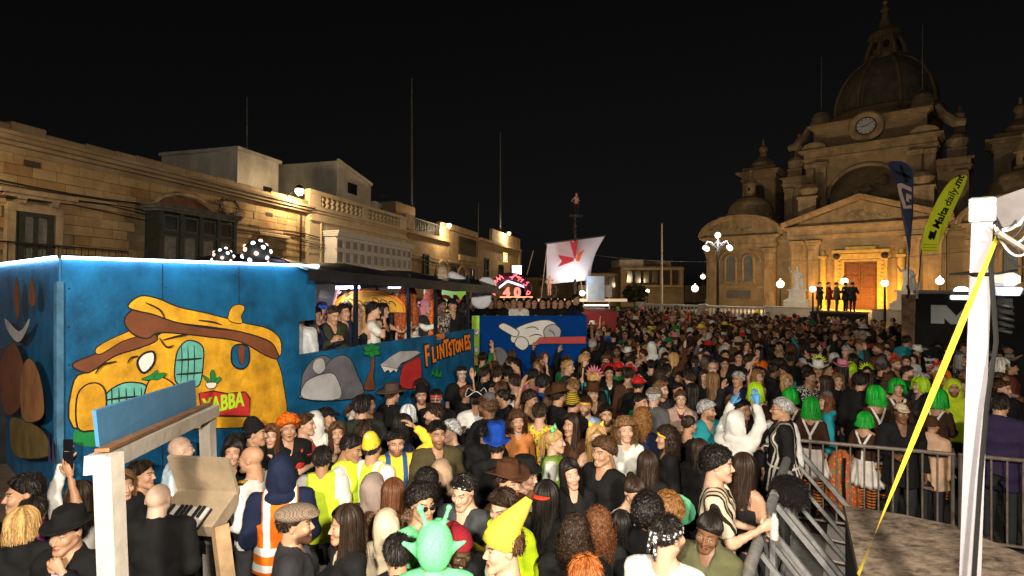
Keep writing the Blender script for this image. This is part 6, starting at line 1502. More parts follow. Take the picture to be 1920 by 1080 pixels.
# ---------------------------------------------------------------- second float
F2Y = 12.2; M2 = Matrix.Translation((0, F2Y, 0)); F2 = empty('carnival_float', M2); tag(F2, 'dark blue float with grey boulders painted on its front panel', 'carnival float')
x0, x1 = (900 - HX) / F * F2Y, (1097 - HX) / F * F2Y; ztop = CAMH - (592 - HY) / F * F2Y
fp = part('painted_front', MB().box(((x0 + x1) / 2, .02, (ztop + .4) / 2), (x1 - x0, .05, ztop - .4)), m_blue2, F2)
part('green_edge', MB().box((x0 - .10, .03, (ztop + .5) / 2), (.17, .05, ztop - .5)), m_limep, F2)
part('deck', MB().box(((x0 + x1) / 2 + .1, 2.5, 1.02), (x1 - x0 + .1, 4.9, .1)), MATS['deck planks'], F2); part('chassis', MB().box(((x0 + x1) / 2, 2.5, .5), (x1 - x0 - .2, 4.6, .7)), m_steel_dk, F2)
part('side_panel', MB().box((x1 + .02, 2.5, (ztop + .4) / 2), (.05, 4.95, ztop - .4)), m_blue2, F2); part('back_rail', MB().box(((x0 + x1) / 2, 4.95, 1.7), (x1 - x0, .06, 1.3)), m_tarp, F2)
c2 = lambda px, py: ((px - HX) / F * F2Y, CAMH - (py - HY) / F * F2Y)
for P_, m in (([(960, 640), (966, 618), (990, 606), (1020, 600), (1040, 606), (1048, 625), (1030, 638), (1000, 645)], m_whp), ([(936, 612), (944, 606), (958, 612), (972, 622), (966, 630), (950, 622)], m_whp), ([(966, 645), (972, 632), (985, 634), (990, 646), (980, 655)], m_whp), ([(1020, 618), (1036, 608), (1050, 618), (1044, 640), (1026, 640)], m_lgry)): paint(fp, P_, m, conv=c2, y=0, outline=.02, name='painted_boulder')
paint(fp, [(1012, 632), (1097, 630), (1097, 643), (1000, 643)], m_redp, conv=c2, y=0, outline=.01, curve=False, name='painted_band')
for P_ in ([(985, 615), (1000, 612), (1010, 618)], [(992, 630), (1006, 626), (1018, 630)], [(1028, 618), (1036, 622), (1040, 630)]): stroke(fp, P_, .012, conv=c2)
paint(fp, [(915, 690), (918, 660), (935, 650), (950, 662), (952, 690)], m_gry, conv=c2, y=0, outline=.01, name='painted_boulder')
for z_, py in ((0, 655), (1, 622)): paint(fp, [(890, py), (894, py - 6), (898, py), (894, py + 5)], m_whp, conv=lambda a, c: c2(a, c), y=.0, outline=.01)

# ---------------------------------------------------------------- ship float behind: sail, mast, dolls, neon arch
SD_ = 20.0; SP = lambda px, py, d=SD_: at(px, py, d)
F3 = empty('ship_float', Matrix.Translation((SP(1060, 552).x, SD_, 0))); tag(F3, 'pirate ship float with white sail and mast behind the blue float', 'carnival float')
T3 = F3.matrix_world.inverted()
part('hull', MB().box((0, 1.0, 1.2), (3.4, 2.6, 2.0), taper=1.1), mat('red hull paint', (.25, .02, .02), .5, .2, 3), F3)
part('gunwale', MB().box((-.1, -.5, 2.62), (4.6, .1, .10)), mat('cream rail with built-in glow', (.55, .42, .3), .6, .1, 4, emit=(1, .7, .45), estr=.5), F3)  # the rail is no lamp; its lit look is emission in the material
quad = [SP(1025, 533), SP(1107, 525), SP(1134, 443), SP(1025, 457)]; nU = nV = 14; vs = []
for i in range(nU + 1):
    for j in range(nV + 1):
        u, v_ = i / nU, j / nV; q = (quad[0].lerp(quad[1], u)).lerp(quad[3].lerp(quad[2], u), v_); bulge = .28 * sin(pi * u) * sin(pi * v_)
        sag = -.35 * sin(pi * v_) * u * u * .4; vs.append(T3 @ (q + Vector((sag, -bulge, 0))))
sail = part('sail', MB().add(vs, [(i * (nV + 1) + j, (i + 1) * (nV + 1) + j, (i + 1) * (nV + 1) + j + 1, i * (nV + 1) + j + 1) for i in range(nU) for j in range(nV)]), mat('white sailcloth', (.74, .70, .70), .8, .05, 3, .1, 30), F3, smooth=True)
def on_sail(pts, m):
    P_ = [SP(*p) for p in pts]; part('sail_emblem', MB().add([T3 @ (p + Vector((0, -.36, 0))) for p in P_], [tuple(range(len(P_)))]), m, sail)
m_emb = mat('red sail paint', (.42, .01, .02), .6, .1, 4)
on_sail([(1066, 452), (1074, 456), (1082, 450), (1077, 486), (1075, 486)], m_emb); on_sail([(1044, 501), (1052, 490), (1045, 479), (1074, 484), (1074, 490)], m_emb); on_sail([(1078, 484), (1083, 474), (1094, 468), (1088, 479), (1084, 491), (1078, 490)], mat('orange red sail paint', (.62, .10, .02), .6, .1, 4))
part('mast', MB().tube([T3 @ SP(1078, 610), T3 @ SP(1078, 408)], [.06, .035], 8), m_iron, F3); part('yard', MB().seg(T3 @ SP(1022, 457), T3 @ SP(1136, 442), .05), m_iron, F3)
part('crow_nest', MB().lathe([(.2, 0), (.26, .04), (.26, .08), (.2, .08)], 12, Matrix.Translation(T3 @ SP(1081, 407))), m_iron, F3)
for a, c in (((1010, 598), (1026, 460)), ((1075, 452), (1095, 560)), ((988, 515), (1000, 470))): part('rigging', MB().seg(T3 @ SP(*a), T3 @ SP(*c), .025), mat('rope', (.4, .28, .18), .9, .2, 9), F3)
bx = MB().box((1.05, -.4, 3.05), (.62, .4, .9)); part('cabin', bx, mat('white blue cabin', (.4, .55, .72), .5, .2, 2), F3)
lamp('sail_light', 'SPOT', T3 @ (SP(1070, 572) + Vector((0, -1.3, 0))), 160, (.62, .78, 1.0), F3, .12, spot_size=radians(80), spot_blend=.6).rotation_euler = (radians(155), 0, 0)
part('bulb', MB().ball(T3 @ (SP(1088, 549) + Vector((0, -.6, 0))), .09, 10, 8), glow('ship bulb', (1, .8, .5), 30), F3); lamp('ship_light', 'POINT', T3 @ (SP(1066, 556) + Vector((0, -1.5, 0))), 55, (1, .72, .5), F3, .15)
lamp('sail_light', 'POINT', T3 @ (SP(1058, 470) + Vector((-.3, -1.6, 0))), 26, (1.0, .45, .55), F3, .2)
part('sail_lamp', MB().box(T3 @ (SP(1070, 576) + Vector((0, -1.4, 0))), (.3, .2, .15)), m_iron, F3)  # sail lamp and sail lights are assumed, for the tint on the sail
def doll(px, py, hpx, lab, col, L_, R_):
    p = SP(px, py); h = hpx / F * SD_; sc = h / 1.72; Q = empty('mannequin', Matrix.Translation(p) @ Matrix.Rotation(radians(15), 4, 'Z') @ Matrix.Scale(sc, 4)); tag(Q, lab, 'mannequin')
    link('body', compose('f', L_, R_, head_matrix('f'), 'B', 0, 0.0, ('doll', L_, R_)), None, Q, color=col); link('trousers', low_mesh('f', 'trousers'), None, Q, color=(.03, .02, .02) if hpx > 42 else (.60, .33, .25)); return Q
doll(1081, 406, 44, 'pinkish mannequin perched at the top of the ship mast', (.62, .33, .27), 'bent', 'hip'); doll(1030, 556, 40, 'orange headed mannequin standing at the ship wheel', (.66, .34, .26), 'fwd', 'hip')
WM = Matrix.Translation(T3 @ (SP(1030, 545) + Vector((0, .3, 0))))
Q = part('steering_wheel', MB().tube([(.3 * cos(t), 0, .3 * sin(t)) for t in np.linspace(0, 2 * pi, 25)], .025, 6), m_iron, F3, WM)
for k in range(4): t = pi * k / 4; part('spoke', MB().seg((-.36 * cos(t), 0, -.36 * sin(t)), (.36 * cos(t), 0, .36 * sin(t)), .022), m_iron, Q)
# neon arch
NA = 22.0; Q = empty('neon_arch', Matrix.Translation((SP(957, 552, NA).x, NA, 0))); tag(Q, 'red neon arch with gabled roof and red numerals beside the sail', 'sign'); TN = Q.matrix_world.inverted()
arch = [TN @ SP(957 - 34 * cos(pi * k / 12) * 1.0, 548 - 30 * sin(pi * k / 12) ** .8, NA) for k in range(13)]
part('arch_panel', MB().tube(arch, .16, 8), mat('dark purple panel', (.05, .01, .04), .6, .2, 4), Q)
m_neon = glow('red neon', (1, .06, .09), 2.6); rr = np.random.default_rng(4)
for k in range(11):
    c = arch[0].lerp(arch[12], 0) if False else Vector(arch[int(k * 12 / 10)]); pts = [c + Vector((rr.uniform(-.13, .13), -.2, rr.uniform(-.14, .14))) for _ in range(5)]; part('neon_tube', MB().tube(pts, .02, 5), m_neon, Q)
for a, c in (((928, 545), (952, 527)), ((952, 527), (990, 540))): part('roof_edge', MB().seg(TN @ SP(*a, NA), TN @ SP(*c, NA), .08), glow('violet neon', (.72, .6, 1.0), 2.2), Q)
for ch, px in (('4', 944), ('0', 964)):
    link('numeral', text_mesh(ch, .52, .04, 0, .03), m_neon if False else glow('red numeral', (1, .07, .03), 1.4), Q, Matrix.Translation(TN @ SP(px, 556, NA)) @ Matrix.Rotation(pi / 2, 4, 'X'))
part('shelf', MB().box(TN @ SP(968, 557, NA), (1.35, .12, .05)), glow('orange neon', (1, .22, .08), 2.0), Q); part('legs', MB().box(TN @ SP(925, 590, NA), (.08, .08, 1.6)), m_iron, Q); part('legs', MB().box(TN @ SP(991, 590, NA), (.08, .08, 1.6)), m_iron, Q)
lamp('neon_light', 'POINT', TN @ (SP(957, 540, NA) + Vector((0, -.7, 0))), 18, (1, .12, .1), Q, .2)
b = at(1098, 575, 23); Q = empty('drinks_kiosk', Matrix.Translation((b.x + .4, b.y, 0))); tag(Q, 'small white and blue lit kiosk beside the ship float', 'kiosk')
part('counter', MB().box((0, 0, .9), (1.2, .8, 1.8)), mat('blue white panel', (.25, .4, .65), .5, .3, 2), Q); part('shelf_light', MB().box((0, -.42, 2.3), (1.0, .04, .05)), glow('kiosk light', (1, .85, .7), 6), Q); part('roof', MB().box((0, 0, 2.9), (1.3, .9, .5)), m_wood_wh, Q)
for x in (-.55, .55): part('post', MB().box((x, -.38, 2.2), (.05, .05, 1.0)), m_wood_wh, Q)
# ================================================================ stage, barriers, flags and props in the foreground
m_alu = mat('brushed aluminium', (.36, .35, .40), .5, .12, 3, .08, 40, metal=.2, stain=.25)
m_galv = mat('galvanised steel', (.38, .385, .39), .42, .2, 14, metal=.35)
m_barst = mat('dull steel barrier', (.24, .20, .17), .5, .3, 9, metal=.3)
m_ply = None
def ply():
    m, n, l, b = nodes_of('mottled stage boards'); tc = n.new('ShaderNodeTexCoord')
    mp = n.new('ShaderNodeMapping'); mp.inputs['Scale'].default_value = (1.0, 1.9, 1); mp.inputs['Rotation'].default_value = (0, 0, .25); l.new(tc.outputs['Object'], mp.inputs['Vector'])
    a = n.new('ShaderNodeTexNoise'); a.inputs['Scale'].default_value = 8; a.inputs['Detail'].default_value = 10; a.inputs['Roughness'].default_value = .75; l.new(mp.outputs[0], a.inputs['Vector'])
    rp = n.new('ShaderNodeValToRGB'); e = rp.color_ramp.elements; e[0].position = .36; e[0].color = (.06, .045, .035, 1); e[1].position = .66; e[1].color = (.46, .36, .27, 1); k = e.new(.52); k.color = (.29, .22, .165, 1)
    l.new(a.outputs['Fac'], rp.inputs['Fac']); l.new(rp.outputs[0], b.inputs['Base Color']); b.inputs['Roughness'].default_value = .75
    bp = n.new('ShaderNodeBump'); bp.inputs['Strength'].default_value = .3; l.new(a.outputs['Fac'], bp.inputs['Height']); l.new(bp.outputs[0], b.inputs['Normal']); return m
m_ply = ply()
# stage platform (z = 1.2)
ST = empty('stage_platform', Matrix.Translation((0, 0, 0))); tag(ST, 'mottled brown stage platform beside the white upright', 'stage')
edge = [gp(1583, 948, 1.2), gp(1680, 962, 1.2), gp(1790, 985, 1.2), gp(1920, 1040, 1.2), gp(2150, 1150, 1.2)]
pl = [(p.x, p.y) for p in edge]; p9 = gp(1612, 1079, 1.2); p10 = gp(1650, 1300, 1.2); pl = pl + [(5.2, 1.0), (5.2, -2.5), (p10.x, -2.5), (p10.x, p10.y), (p9.x, p9.y)]
n = len(pl); part('stage_top', MB().add([(x, y, 1.2) for x, y in pl] + [(x, y, 1.12) for x, y in pl], [tuple(range(n))[::-1], tuple(range(n, 2 * n))] + [(i, (i + 1) % n, (i + 1) % n + n, i + n) for i in range(n)]), m_ply, ST)
part('stage_skirt', MB().add([(x * .998, y * .995, 1.12) for x, y in pl] + [(x * .998, y * .995, 0.01) for x, y in pl], [(i, (i + 1) % n, (i + 1) % n + n, i + n) for i in range(n)]), mat('black stage skirt', (.012, .011, .011), .9, .2, 4), ST)
part('camera_deck', MB().box((0, -1.6, 1.1), (3.0, 2.6, .18)), m_ply, ST)
# stage roof frame: white upright, beam to the upper right, assumed cross beam with assumed floodlights over the stage
SR = empty('stage_gantry', Matrix.Translation((0, 0, 0))); tag(SR, 'white aluminium stage upright and roof beam', 'stage frame')
up0 = at(1812, 1200, 2.85); up1 = at(1841, 412, 2.95)
part('upright', MB().seg((up0.x, up0.y, 1.21), up1, 0.088, .088, up=(-.63, -.77, 0), bev=.006), m_alu, SR)
part('corner_block', MB().seg(up1 + Vector((0, 0, -.02)), up1 + Vector((0, 0, .12)), .11, .11, up=(-.63, -.77, 0), bev=.01), m_galv, SR)
be = up1 + Vector((.05, .0, .02)); b2 = be + Vector((.9, -.55, .42))
m_bm = mat('dark grey beam', (.06, .05, .055), .5, .3, 6, metal=.2); part('roof_beam', MB().seg(be, b2, .13, .16, bev=.008), m_bm, SR); part('roof_beam_lip', MB().seg(be + Vector((.02, -.04, -.08)), b2 + Vector((.02, -.04, -.08)), .03, .025), m_alu, SR)
part('roof_beam', MB().seg(b2, (b2.x, -1.6, 4.7), .13, .16), m_iron, SR); part('assumed_cross_beam', MB().seg((b2.x, -1.6, 4.7), (-3.2, -1.6, 4.7), .16, .16), m_iron, SR)  # cross beam is unseen, added to carry the assumed floodlights
part('assumed_rear_upright', MB().seg((-3.2, -1.6, 0.0), (-3.2, -1.6, 4.62), .14, .14), m_alu, SR); part('assumed_rear_upright', MB().seg((b2.x, -1.62, 1.21), (b2.x, -1.62, 4.62), .14, .14), m_alu, SR)  # unseen uprights, added to hold up the cross beam
b = MB(); b.tube([at(1866, 440, 2.9), at(1858, 500, 2.86), at(1868, 640, 2.8), at(1850, 760, 2.8), at(1838, 900, 2.78), at(1826, 1085, 2.75)], .011, 6); tag(part('hanging_cable', b, m_cable), 'dark cable hanging down behind the white upright', 'cable')
for k in range(6):
    r = np.random.default_rng(k + 40); a = at(1862 + r.uniform(0, 10), 415 + r.uniform(0, 25), 2.82); e = at(1925, 395 + 20 * k + r.uniform(-8, 8), 2.75); md = a.lerp(e, .5) + Vector((0, 0, -.06 - .03 * r.uniform(0, 3)))
    b = MB(); b.tube([a.lerp(md, t).lerp(md.lerp(e, t), t) for t in np.linspace(0, 1, 9)], .006, 6); tag(part('wire', b, m_cable if k % 2 else mat('white wire', (.6, .6, .6), .5, .1, 4)), ('black' if k % 2 else 'white') + ' wire tangled under the stage roof beam', 'cable', 'wires under the stage roof beam')
b = MB(); b.box((0, 0, 0), (.17, .02, .022), Matrix.Translation(at(1896, 452, 2.75)) @ Matrix.Rotation(radians(32), 4, 'Y')); tag(part('metal_bracket', b, m_galv), 'short slanted steel bracket behind the stage upright', 'bracket')
b = MB(); b.tube([up1 + Vector((-.10, -.09, -.30)), up1 + Vector((0, -.095, -.30)), up1 + Vector((.11, -.09, -.28))], .007, 5); b.tube([up1 + Vector((-.10, -.09, -.30)), up1 + Vector((-.10, .09, -.30)), up1 + Vector((.11, .09, -.28))], .007, 5); tag(part('cable_tie', b, m_cable), 'black tie wrapped round the white upright', 'cable tie')
# yellow strap
b = MB(); a = at(1872, 438, 2.83); e = at(1609, 1078, 2.72); vs = []; n = 26
for i in range(n + 1):
    t = i / n; p = a.lerp(e, t); tw = radians(12 + 66 * max(0, (t - .72) / .28) ** 1.2); w = .017 + .011 * sin(pi * min(1, t * 1.4)) * (1 if t < .72 else (1 - (t - .72) / .4)); d = Vector((cos(tw), sin(tw) * .9, .28 * cos(tw))) * w; vs += [p - d, p + d]
b.add(vs, [(2 * i, 2 * i + 1, 2 * i + 3, 2 * i + 2) for i in range(n)]); tag(part('ratchet_strap', b, mat('yellow webbing', (.78, .62, .05), .6, .08, 12, .2, 200)), 'yellow ratchet strap stretched from the upright to the stage', 'strap')
# wash lamp clamped to the upright
p = at(1880, 535, 3.2); Q = empty('wash_lamp', Matrix.Translation(p)); tag(Q, 'white and blue wash lamp behind the white upright', 'stage lamp')
part('housing', MB().box((0, 0, .035), (.10, .12, .08), bev=.02), m_wood_wh, Q); part('lens_ring', MB().lathe([(.055, -.03), (.07, .01), (.06, .02)], 16, Matrix.Translation((.01, -.02, -.03))), glow('blue lamp ring', (.02, .2, .9), .8), Q); part('bracket', MB().box((.04, .03, -.08), (.05, .05, .2)), m_iron, Q)
part('coiled_cable', MB().tube([(.02 + .03 * cos(t), .03 * sin(t), -.10 - .006 * t) for t in np.linspace(0, 30, 90)], .009, 5), m_cable, Q)
# assumed floodlights, out of view over the stage, added to light the crowd
for i, x in enumerate((-.9, 1.0)):
    Q = empty('assumed_floodlight', Matrix.Translation((x, -1.45, 4.45))); tag(Q, 'assumed black stage floodlight on the cross beam, %s' % ('near its left end' if i == 0 else 'at its right upright'), 'stage lamp', 'assumed floodlights on the stage cross beam')
    part('housing', MB().box((0, -.1, 0), (.4, .22, .32), bev=.03), m_iron, Q); part('lens', MB().box((0, .02, -.01), (.34, .02, .26)), glow('floodlight lens', (1, .9, .74), 8), Q); part('yoke', MB().box((0, -.1, .22), (.05, .05, .2)), m_iron, Q)
    lamp('assumed_flood_light', 'SPOT', (0, .10, -.02), FLOOD, (1, .875, .70), Q, .16, spot_size=radians(150), spot_blend=.5).rotation_euler = (radians(68), 0, radians((16, -4)[i]))
# stage-front barrier with slanted braces
def mbar(a, c, lab):
    d = (c - a); L = d.length; M = Matrix.Translation(a) @ Matrix.Rotation(atan2(d.y, d.x), 4, 'Z'); Q = empty('stage_barrier', M); tag(Q, lab, 'barrier', 'stage-front barrier sections'); s = -1
    part('top_rail', MB().tube([(0, 0, 1.2), (L, 0, 1.2)], .045, 12), m_galv, Q, smooth=40); part('bottom_rail', MB().tube([(0, 0, .1), (L, 0, .1)], .03, 8), m_galv, Q)
    for k in range(2):
        x = .06 + (L - .12) * k; part('post', MB().box((x, 0, .62), (.06, .05, 1.12)), m_galv, Q); part('brace', MB().seg((x, -.03, 1.16), (x, -1.0, .06), .05, .05), m_galv, Q); part('inner_brace', MB().seg((x, -.02, .75), (x, -.62, .06), .04, .04), m_galv, Q)
    for k in range(1, 4): x = L * k / 4; part('slanted_bar', MB().seg((x, -.03, 1.14), (x, -1.0, .06), .035, .035), m_galv, Q)
    part('tread_plate', MB().box((L / 2, -.5, .05), (L - .05, 1.0, .03)), m_galv, Q); part('front_panel', MB().box((L / 2, .04, .6), (L - .1, .012, .9)), m_galv, Q)
    for k in range(3):
        stp = part('step_grid', MB().box((L * (.25 + .25 * k), -.55, .33), (L * .2, .3, .02)), m_wood_wh, Q)
    return Q
A0 = Vector((3.69, 7.0, 0)); A1 = Vector((1.67, 3.8, 0)); A2 = A1 + (A1 - A0) * .45
Am = A0.lerp(A1, .56)
mbar(Am, A0, 'galvanised stage-front barrier section with slanted braces meeting the steel fence'); mbar(A1 + (A1 - Am) * .35, Am + (A1 - Am) * .02, 'galvanised stage-front barrier section under the hands of the striped-shirt man')
# steel crowd fence with upright bars
a = Vector((3.75, 7.07, 0)); c = Vector((5.38, 6.48, 0)); c2_ = c + (c - a) * 1.0
for i, (u, v_) in enumerate(((a, c), (c + (c - a) * .02, c2_))):
    d = v_ - u; L = d.length; Q = empty('crowd_fence', Matrix.Translation(u) @ Matrix.Rotation(atan2(d.y, d.x), 4, 'Z')); tag(Q, 'brown steel crowd fence with upright bars in front of the green-wigged women' if i == 0 else 'steel crowd fence section behind the white upright', 'fence', 'crowd fence sections')
    part('top_rail', MB().tube([(0, 0, 1.2), (L, 0, 1.2)], .024, 8), m_barst, Q); part('bottom_rail', MB().tube([(0, 0, .18), (L, 0, .18)], .018, 8), m_barst, Q)
    for k in range(12): x = .02 + (L - .04) * k / 11; part('bar', MB().tube([(x, 0, .18), (x, 0, 1.2)], .011 if 0 < k < 11 else .02, 6), m_barst, Q)
    for x in (.15, L - .15): part('foot', MB().box((x, 0, .03), (.05, .6, .04)), m_barst, Q)
# black stage wing with logo, flags
BX = 14.0; p = at(1716, 548, BX); Q = empty('stage_wing', Matrix.Translation((p.x, p.y, 0)) @ Matrix.Rotation(radians(-38), 4, 'Z')); tag(Q, 'black draped stage wing with large grey letter M', 'stage')
part('box', MB().box((3.5, 1.2, 1.5), (7.0, 2.4, 3.0)), MATS['black drape'], Q); part('top_edge', MB().box((3.5, 1.2, 3.02), (7.1, 2.45, .06)), mat('stone top', (.2, .19, .18), .8, .2, 4), Q)
mz = lambda px, py: ((px - 1716) / F * BX * .8, CAMH - (py - HY) / F * BX); LG = [mz(*q) for q in ((1745, 605), (1745, 571), (1772, 571), (1790, 590), (1808, 571), (1836, 571), (1836, 605), (1812, 605), (1812, 594), (1800, 605), (1780, 605), (1769, 595), (1769, 605))]
part('letter', MB().add([(x, -.012, z) for x, z in LG], [tuple(range(len(LG)))]), mat('grey logo print', (.42, .44, .46), .6, .05, 4), Q); part('white_oval', MB().box((.98, -.03, 2.90), (.55, .05, .12), bev=.03), glow('lit oval', (1, .98, .94), 1.2), Q)
part('shelf', MB().box((.9, -.25, 1.55), (1.9, .5, .08)), mat('grey shelf', (.2, .22, .19), .6, .1, 4), Q); part('dome_lamp', MB().ball((.95, .5, 3.05), (.17, .17, .13), 14, 8), glow('dome lamp light', (1, .97, .92), 3), Q)
part('wood_post', MB().box((-.15, .05, 1.48), (.28, .3, 2.96)), mat('rough brown board', (.20, .12, .07), .9, .4, 6, .5, 20), Q)
def flag(px_pts, base, d, lab, m, polem):
    b0 = at(*base, d); Q = empty('feather_flag', Matrix.Translation(b0)); tag(Q, lab, 'flag'); I = Q.matrix_world.inverted()
    P_ = smooth_poly(px_pts, 3); P3 = [I @ (at(x, y, d) + Vector((0, .03 * sin(y * .05), 0))) for x, y in P_]; n = len(P3)
    part('flag_cloth', MB().add(P3 + [q + Vector((0, .006, 0)) for q in P3], [tuple(range(n)), tuple(range(2 * n - 1, n - 1, -1))] + [(j, i, i + n, j + n) for i in range(n) for j in [(i + 1) % n]]), m, Q); return Q, I
m_fy = mat('fluorescent yellow flag', (.86, .95, .04), .6, .05, 4); m_fb = mat('dark blue flag', (.035, .05, .11), .6, .2, 3); m_pk = mat('pale pink print', (.62, .45, .38), .6, .1, 4)
Q, I = flag([(1727, 470), (1732, 440), (1745, 405), (1762, 365), (1780, 340), (1800, 330), (1812, 330), (1808, 345), (1792, 385), (1772, 430), (1757, 465), (1754, 472)], (1720, 556), 13.706, 'tall fluorescent yellow feather flag with black lettering on the stage wing', m_fy, m_iron)
part('flag_pole', MB().tube([I @ at(1720, 556, 13.737), I @ at(1724, 510, 13.737), I @ at(1727, 472, 13.737), I @ at(1745, 405, 13.752), I @ at(1780, 342, 13.752)], .014, 6), m_iron, Q); part('pole_sleeve', MB().tube([I @ at(1719, 560, 13.706), I @ at(1721, 530, 13.706)], .028, 8), m_galv, Q)
T_ = I @ at(1760, 430, 13.644); ang = -atan2(1794 - 1750, 436 - 345)
RM = Matrix.Translation(T_) @ Matrix.Rotation(radians(64), 4, 'Y').inverted() if False else Matrix.Translation(T_) @ Matrix.Rotation(-radians(64), 4, 'Y') @ Matrix.Rotation(pi / 2, 4, 'X')
link('lettering', text_mesh('Malta', .27, .003, 0, .006), m_ink, Q, RM); link('lettering', text_mesh('daily', .27, .003, 0, .0), m_ink, Q, RM @ Matrix.Translation((.64, 0, 0))); link('lettering', text_mesh('.mt', .27, .003, 0, .007), m_ink, Q, RM @ Matrix.Translation((1.15, 0, 0)))
for k in range(3): part('stripe', MB().seg(I @ at(1731 - k * .5, 458 + 5.5 * k, 13.644), I @ at(1756 - k, 459 + 5.5 * k, 13.644), .05, .004), m_ink, Q)
lg = [(1740, 446), (1744, 432), (1751, 436), (1755, 430), (1757, 434), (1753, 446), (1751, 451), (1748, 446), (1745, 450)]; part('logo', MB().add([I @ at(x, y, 13.652) for x, y in lg], [tuple(range(len(lg)))]), m_ink, Q)
Q, I = flag([(1666, 305), (1690, 302), (1706, 312), (1711, 330), (1711, 380), (1709, 420), (1706, 462), (1703, 480), (1700, 455), (1694, 410), (1685, 365), (1674, 330)], (1702, 565), 14.014, 'tall dark blue feather flag with pale logo beside the yellow one', m_fb, m_iron)
part('flag_pole', MB().tube([I @ at(1702, 568, 14.045), I @ at(1704, 480, 14.045), I @ at(1711, 400, 14.045), I @ at(1711, 330, 14.045)], .016, 6), m_iron, Q); part('tie', MB().tube([I @ at(1701, 535, 14.014), I @ at(1705, 548, 14.014), I @ at(1700, 560, 14.014)], .03, 6), m_iron, Q)
for P_ in ([(1682, 345), (1690, 343), (1709, 352), (1710, 360), (1692, 352), (1690, 356), (1699, 386), (1709, 384), (1709, 391), (1694, 391), (1686, 366)], [(1699, 362), (1709, 366), (1709, 374), (1704, 372), (1705, 380), (1699, 376)]):
    part('logo', MB().add([I @ at(x, y, 13.952) for x, y in P_], [tuple(range(len(P_)))]), m_pk, Q)
for P_ in ([(1676, 318), (1708, 330), (1709, 336), (1680, 325)], [(1690, 308), (1704, 340), (1698, 342), (1686, 312)]): part('dark_band', MB().add([I @ at(x, y, 13.952) for x, y in P_], [tuple(range(len(P_)))]), m_ink, Q)
# wooden hand-carried frame with blue board and toy piano
WF = empty('wooden_frame', Matrix.Translation((-2.35, 3.1, 0))); tag(WF, 'white wooden doorway frame with pale blue board carried over the crowd', 'frame'); I = WF.matrix_world.inverted(); m_wp = mat('cream painted wood', (.66, .61, .55), .6, .12, 5, .2, 18, stain=.15)
A = at(203, 862, 2.95); B = at(388, 772, 4.95); part('post', MB().seg(I @ Vector((A.x + .09, A.y, .05)), I @ (A + Vector((0, 0, .03))), .10, .10, up=(0, 1, 0)), m_wp, WF); part('post', MB().seg(I @ Vector((B.x + .06, B.y, .02)), I @ (B + Vector((0, 0, .05))), .10, .10, up=(0, 1, 0)), m_wp, WF)
part('lintel', MB().seg(I @ (A + Vector((-.03, -.06, -.01))), I @ (B + Vector((.04, .04, 0))), .10, .10), m_wp, WF)
part('lintel_edge', MB().seg(I @ (A + Vector((-.02, -.02, .058))), I @ (B + Vector((.0, .02, .068))), .07, .02), mat('raw wood edge', (.30, .15, .07), .8, .3, 9), WF)
q = [at(187, 838, 3.0), at(369, 764, 4.98), at(366, 712, 4.98), at(180, 770, 3.0)]; n = 4
part('blue_board', MB().add([I @ v for v in q] + [I @ (v + Vector((-.03, .01, 0))) for v in q], [(0, 1, 2, 3), (7, 6, 5, 4)] + [(j, i, i + n, j + n) for i in range(n) for j in [(i + 1) % n]]), mat('pale blue board', (.10, .33, .62), .6, .08, 3, .1, 25), WF)
part('strut', MB().seg(I @ at(412, 985, 3.6), I @ at(430, 1130, 3.5), .09, .07), mat('raw timber', (.36, .24, .13), .8, .25, 6), WF)
PO = at(356, 955, 4.45); PM = Matrix.Translation(PO) @ Matrix.Rotation(radians(-8), 4, 'Z') @ Matrix.Rotation(radians(28), 4, 'X') @ Matrix.Scale(1.15, 4); Q = empty('toy_piano', PM); tag(Q, 'beige home-made toy piano box with raised lid in the frame', 'toy piano'); m_bg = mat('worn beige card', (.46, .36, .25), .7, .16, 4, .2, 20, stain=.3)
part('case', MB().box((0, .06, -.08), (.48, .34, .12), bev=.008), m_bg, Q); part('lid', MB().box((0, .20, .14), (.50, .025, .32), Matrix.Translation((0, 0, 0)) @ Matrix.Rotation(radians(-8), 4, 'X')), m_bg, Q); part('key_bed', MB().box((-.02, -.06, -.012), (.36, .16, .02)), m_iron, Q)
for k in range(10): part('white_key', MB().box((-.18 + .035 * k, -.06, .005), (.032, .15, .016)), m_wood_wh, Q)
for k in (0, 1, 3, 4, 5, 7, 8): part('black_key', MB().box((-.162 + .035 * k, -.03, .02), (.018, .09, .02)), m_ink, Q)
part('leg', MB().box((.18, .1, -.5), (.04, .04, .75)), m_iron, Q); part('leg', MB().box((-.18, .1, -.5), (.04, .04, .75)), m_iron, Q)
# patterned rucksack on the ground, dark furry coat over the barrier, water bottle
Q = empty('rucksack', Matrix.Translation((4.62, 7.45, 0))); tag(Q, 'large red and orange patterned rucksack behind the crowd fence', 'rucksack')
v, q = snets(lambda X, Y, Z: smin(ell(X, Y, Z, (0, 0, .48), (.24, .18, .5)), ell(X, Y, Z, (0, -.12, .35), (.18, .12, .24)), .05), ax((-.3, .3, .03)), ax((-.3, .25, .03)), ax((-.06, 1.05, .03))); link('bag', np_mesh('bag', v, q), MATS['floral'], Q, color=(.45, .10, .03)); part('strap', MB().tube([(-.1, -.2, .9), (-.14, -.24, .6), (-.1, -.2, .3)], .025, 6), m_ink, Q)
CP = A0.lerp(A1, .50) + Vector((.04, -.02, 1.25)); Q = empty('fur_coat', Matrix.Translation(CP) @ Matrix.Scale(.58, 4) @ Matrix.Rotation(atan2(A0.y - A1.y, A0.x - A1.x), 4, 'Z')); tag(Q, 'dark furry coat draped over the stage-front barrier', 'coat')
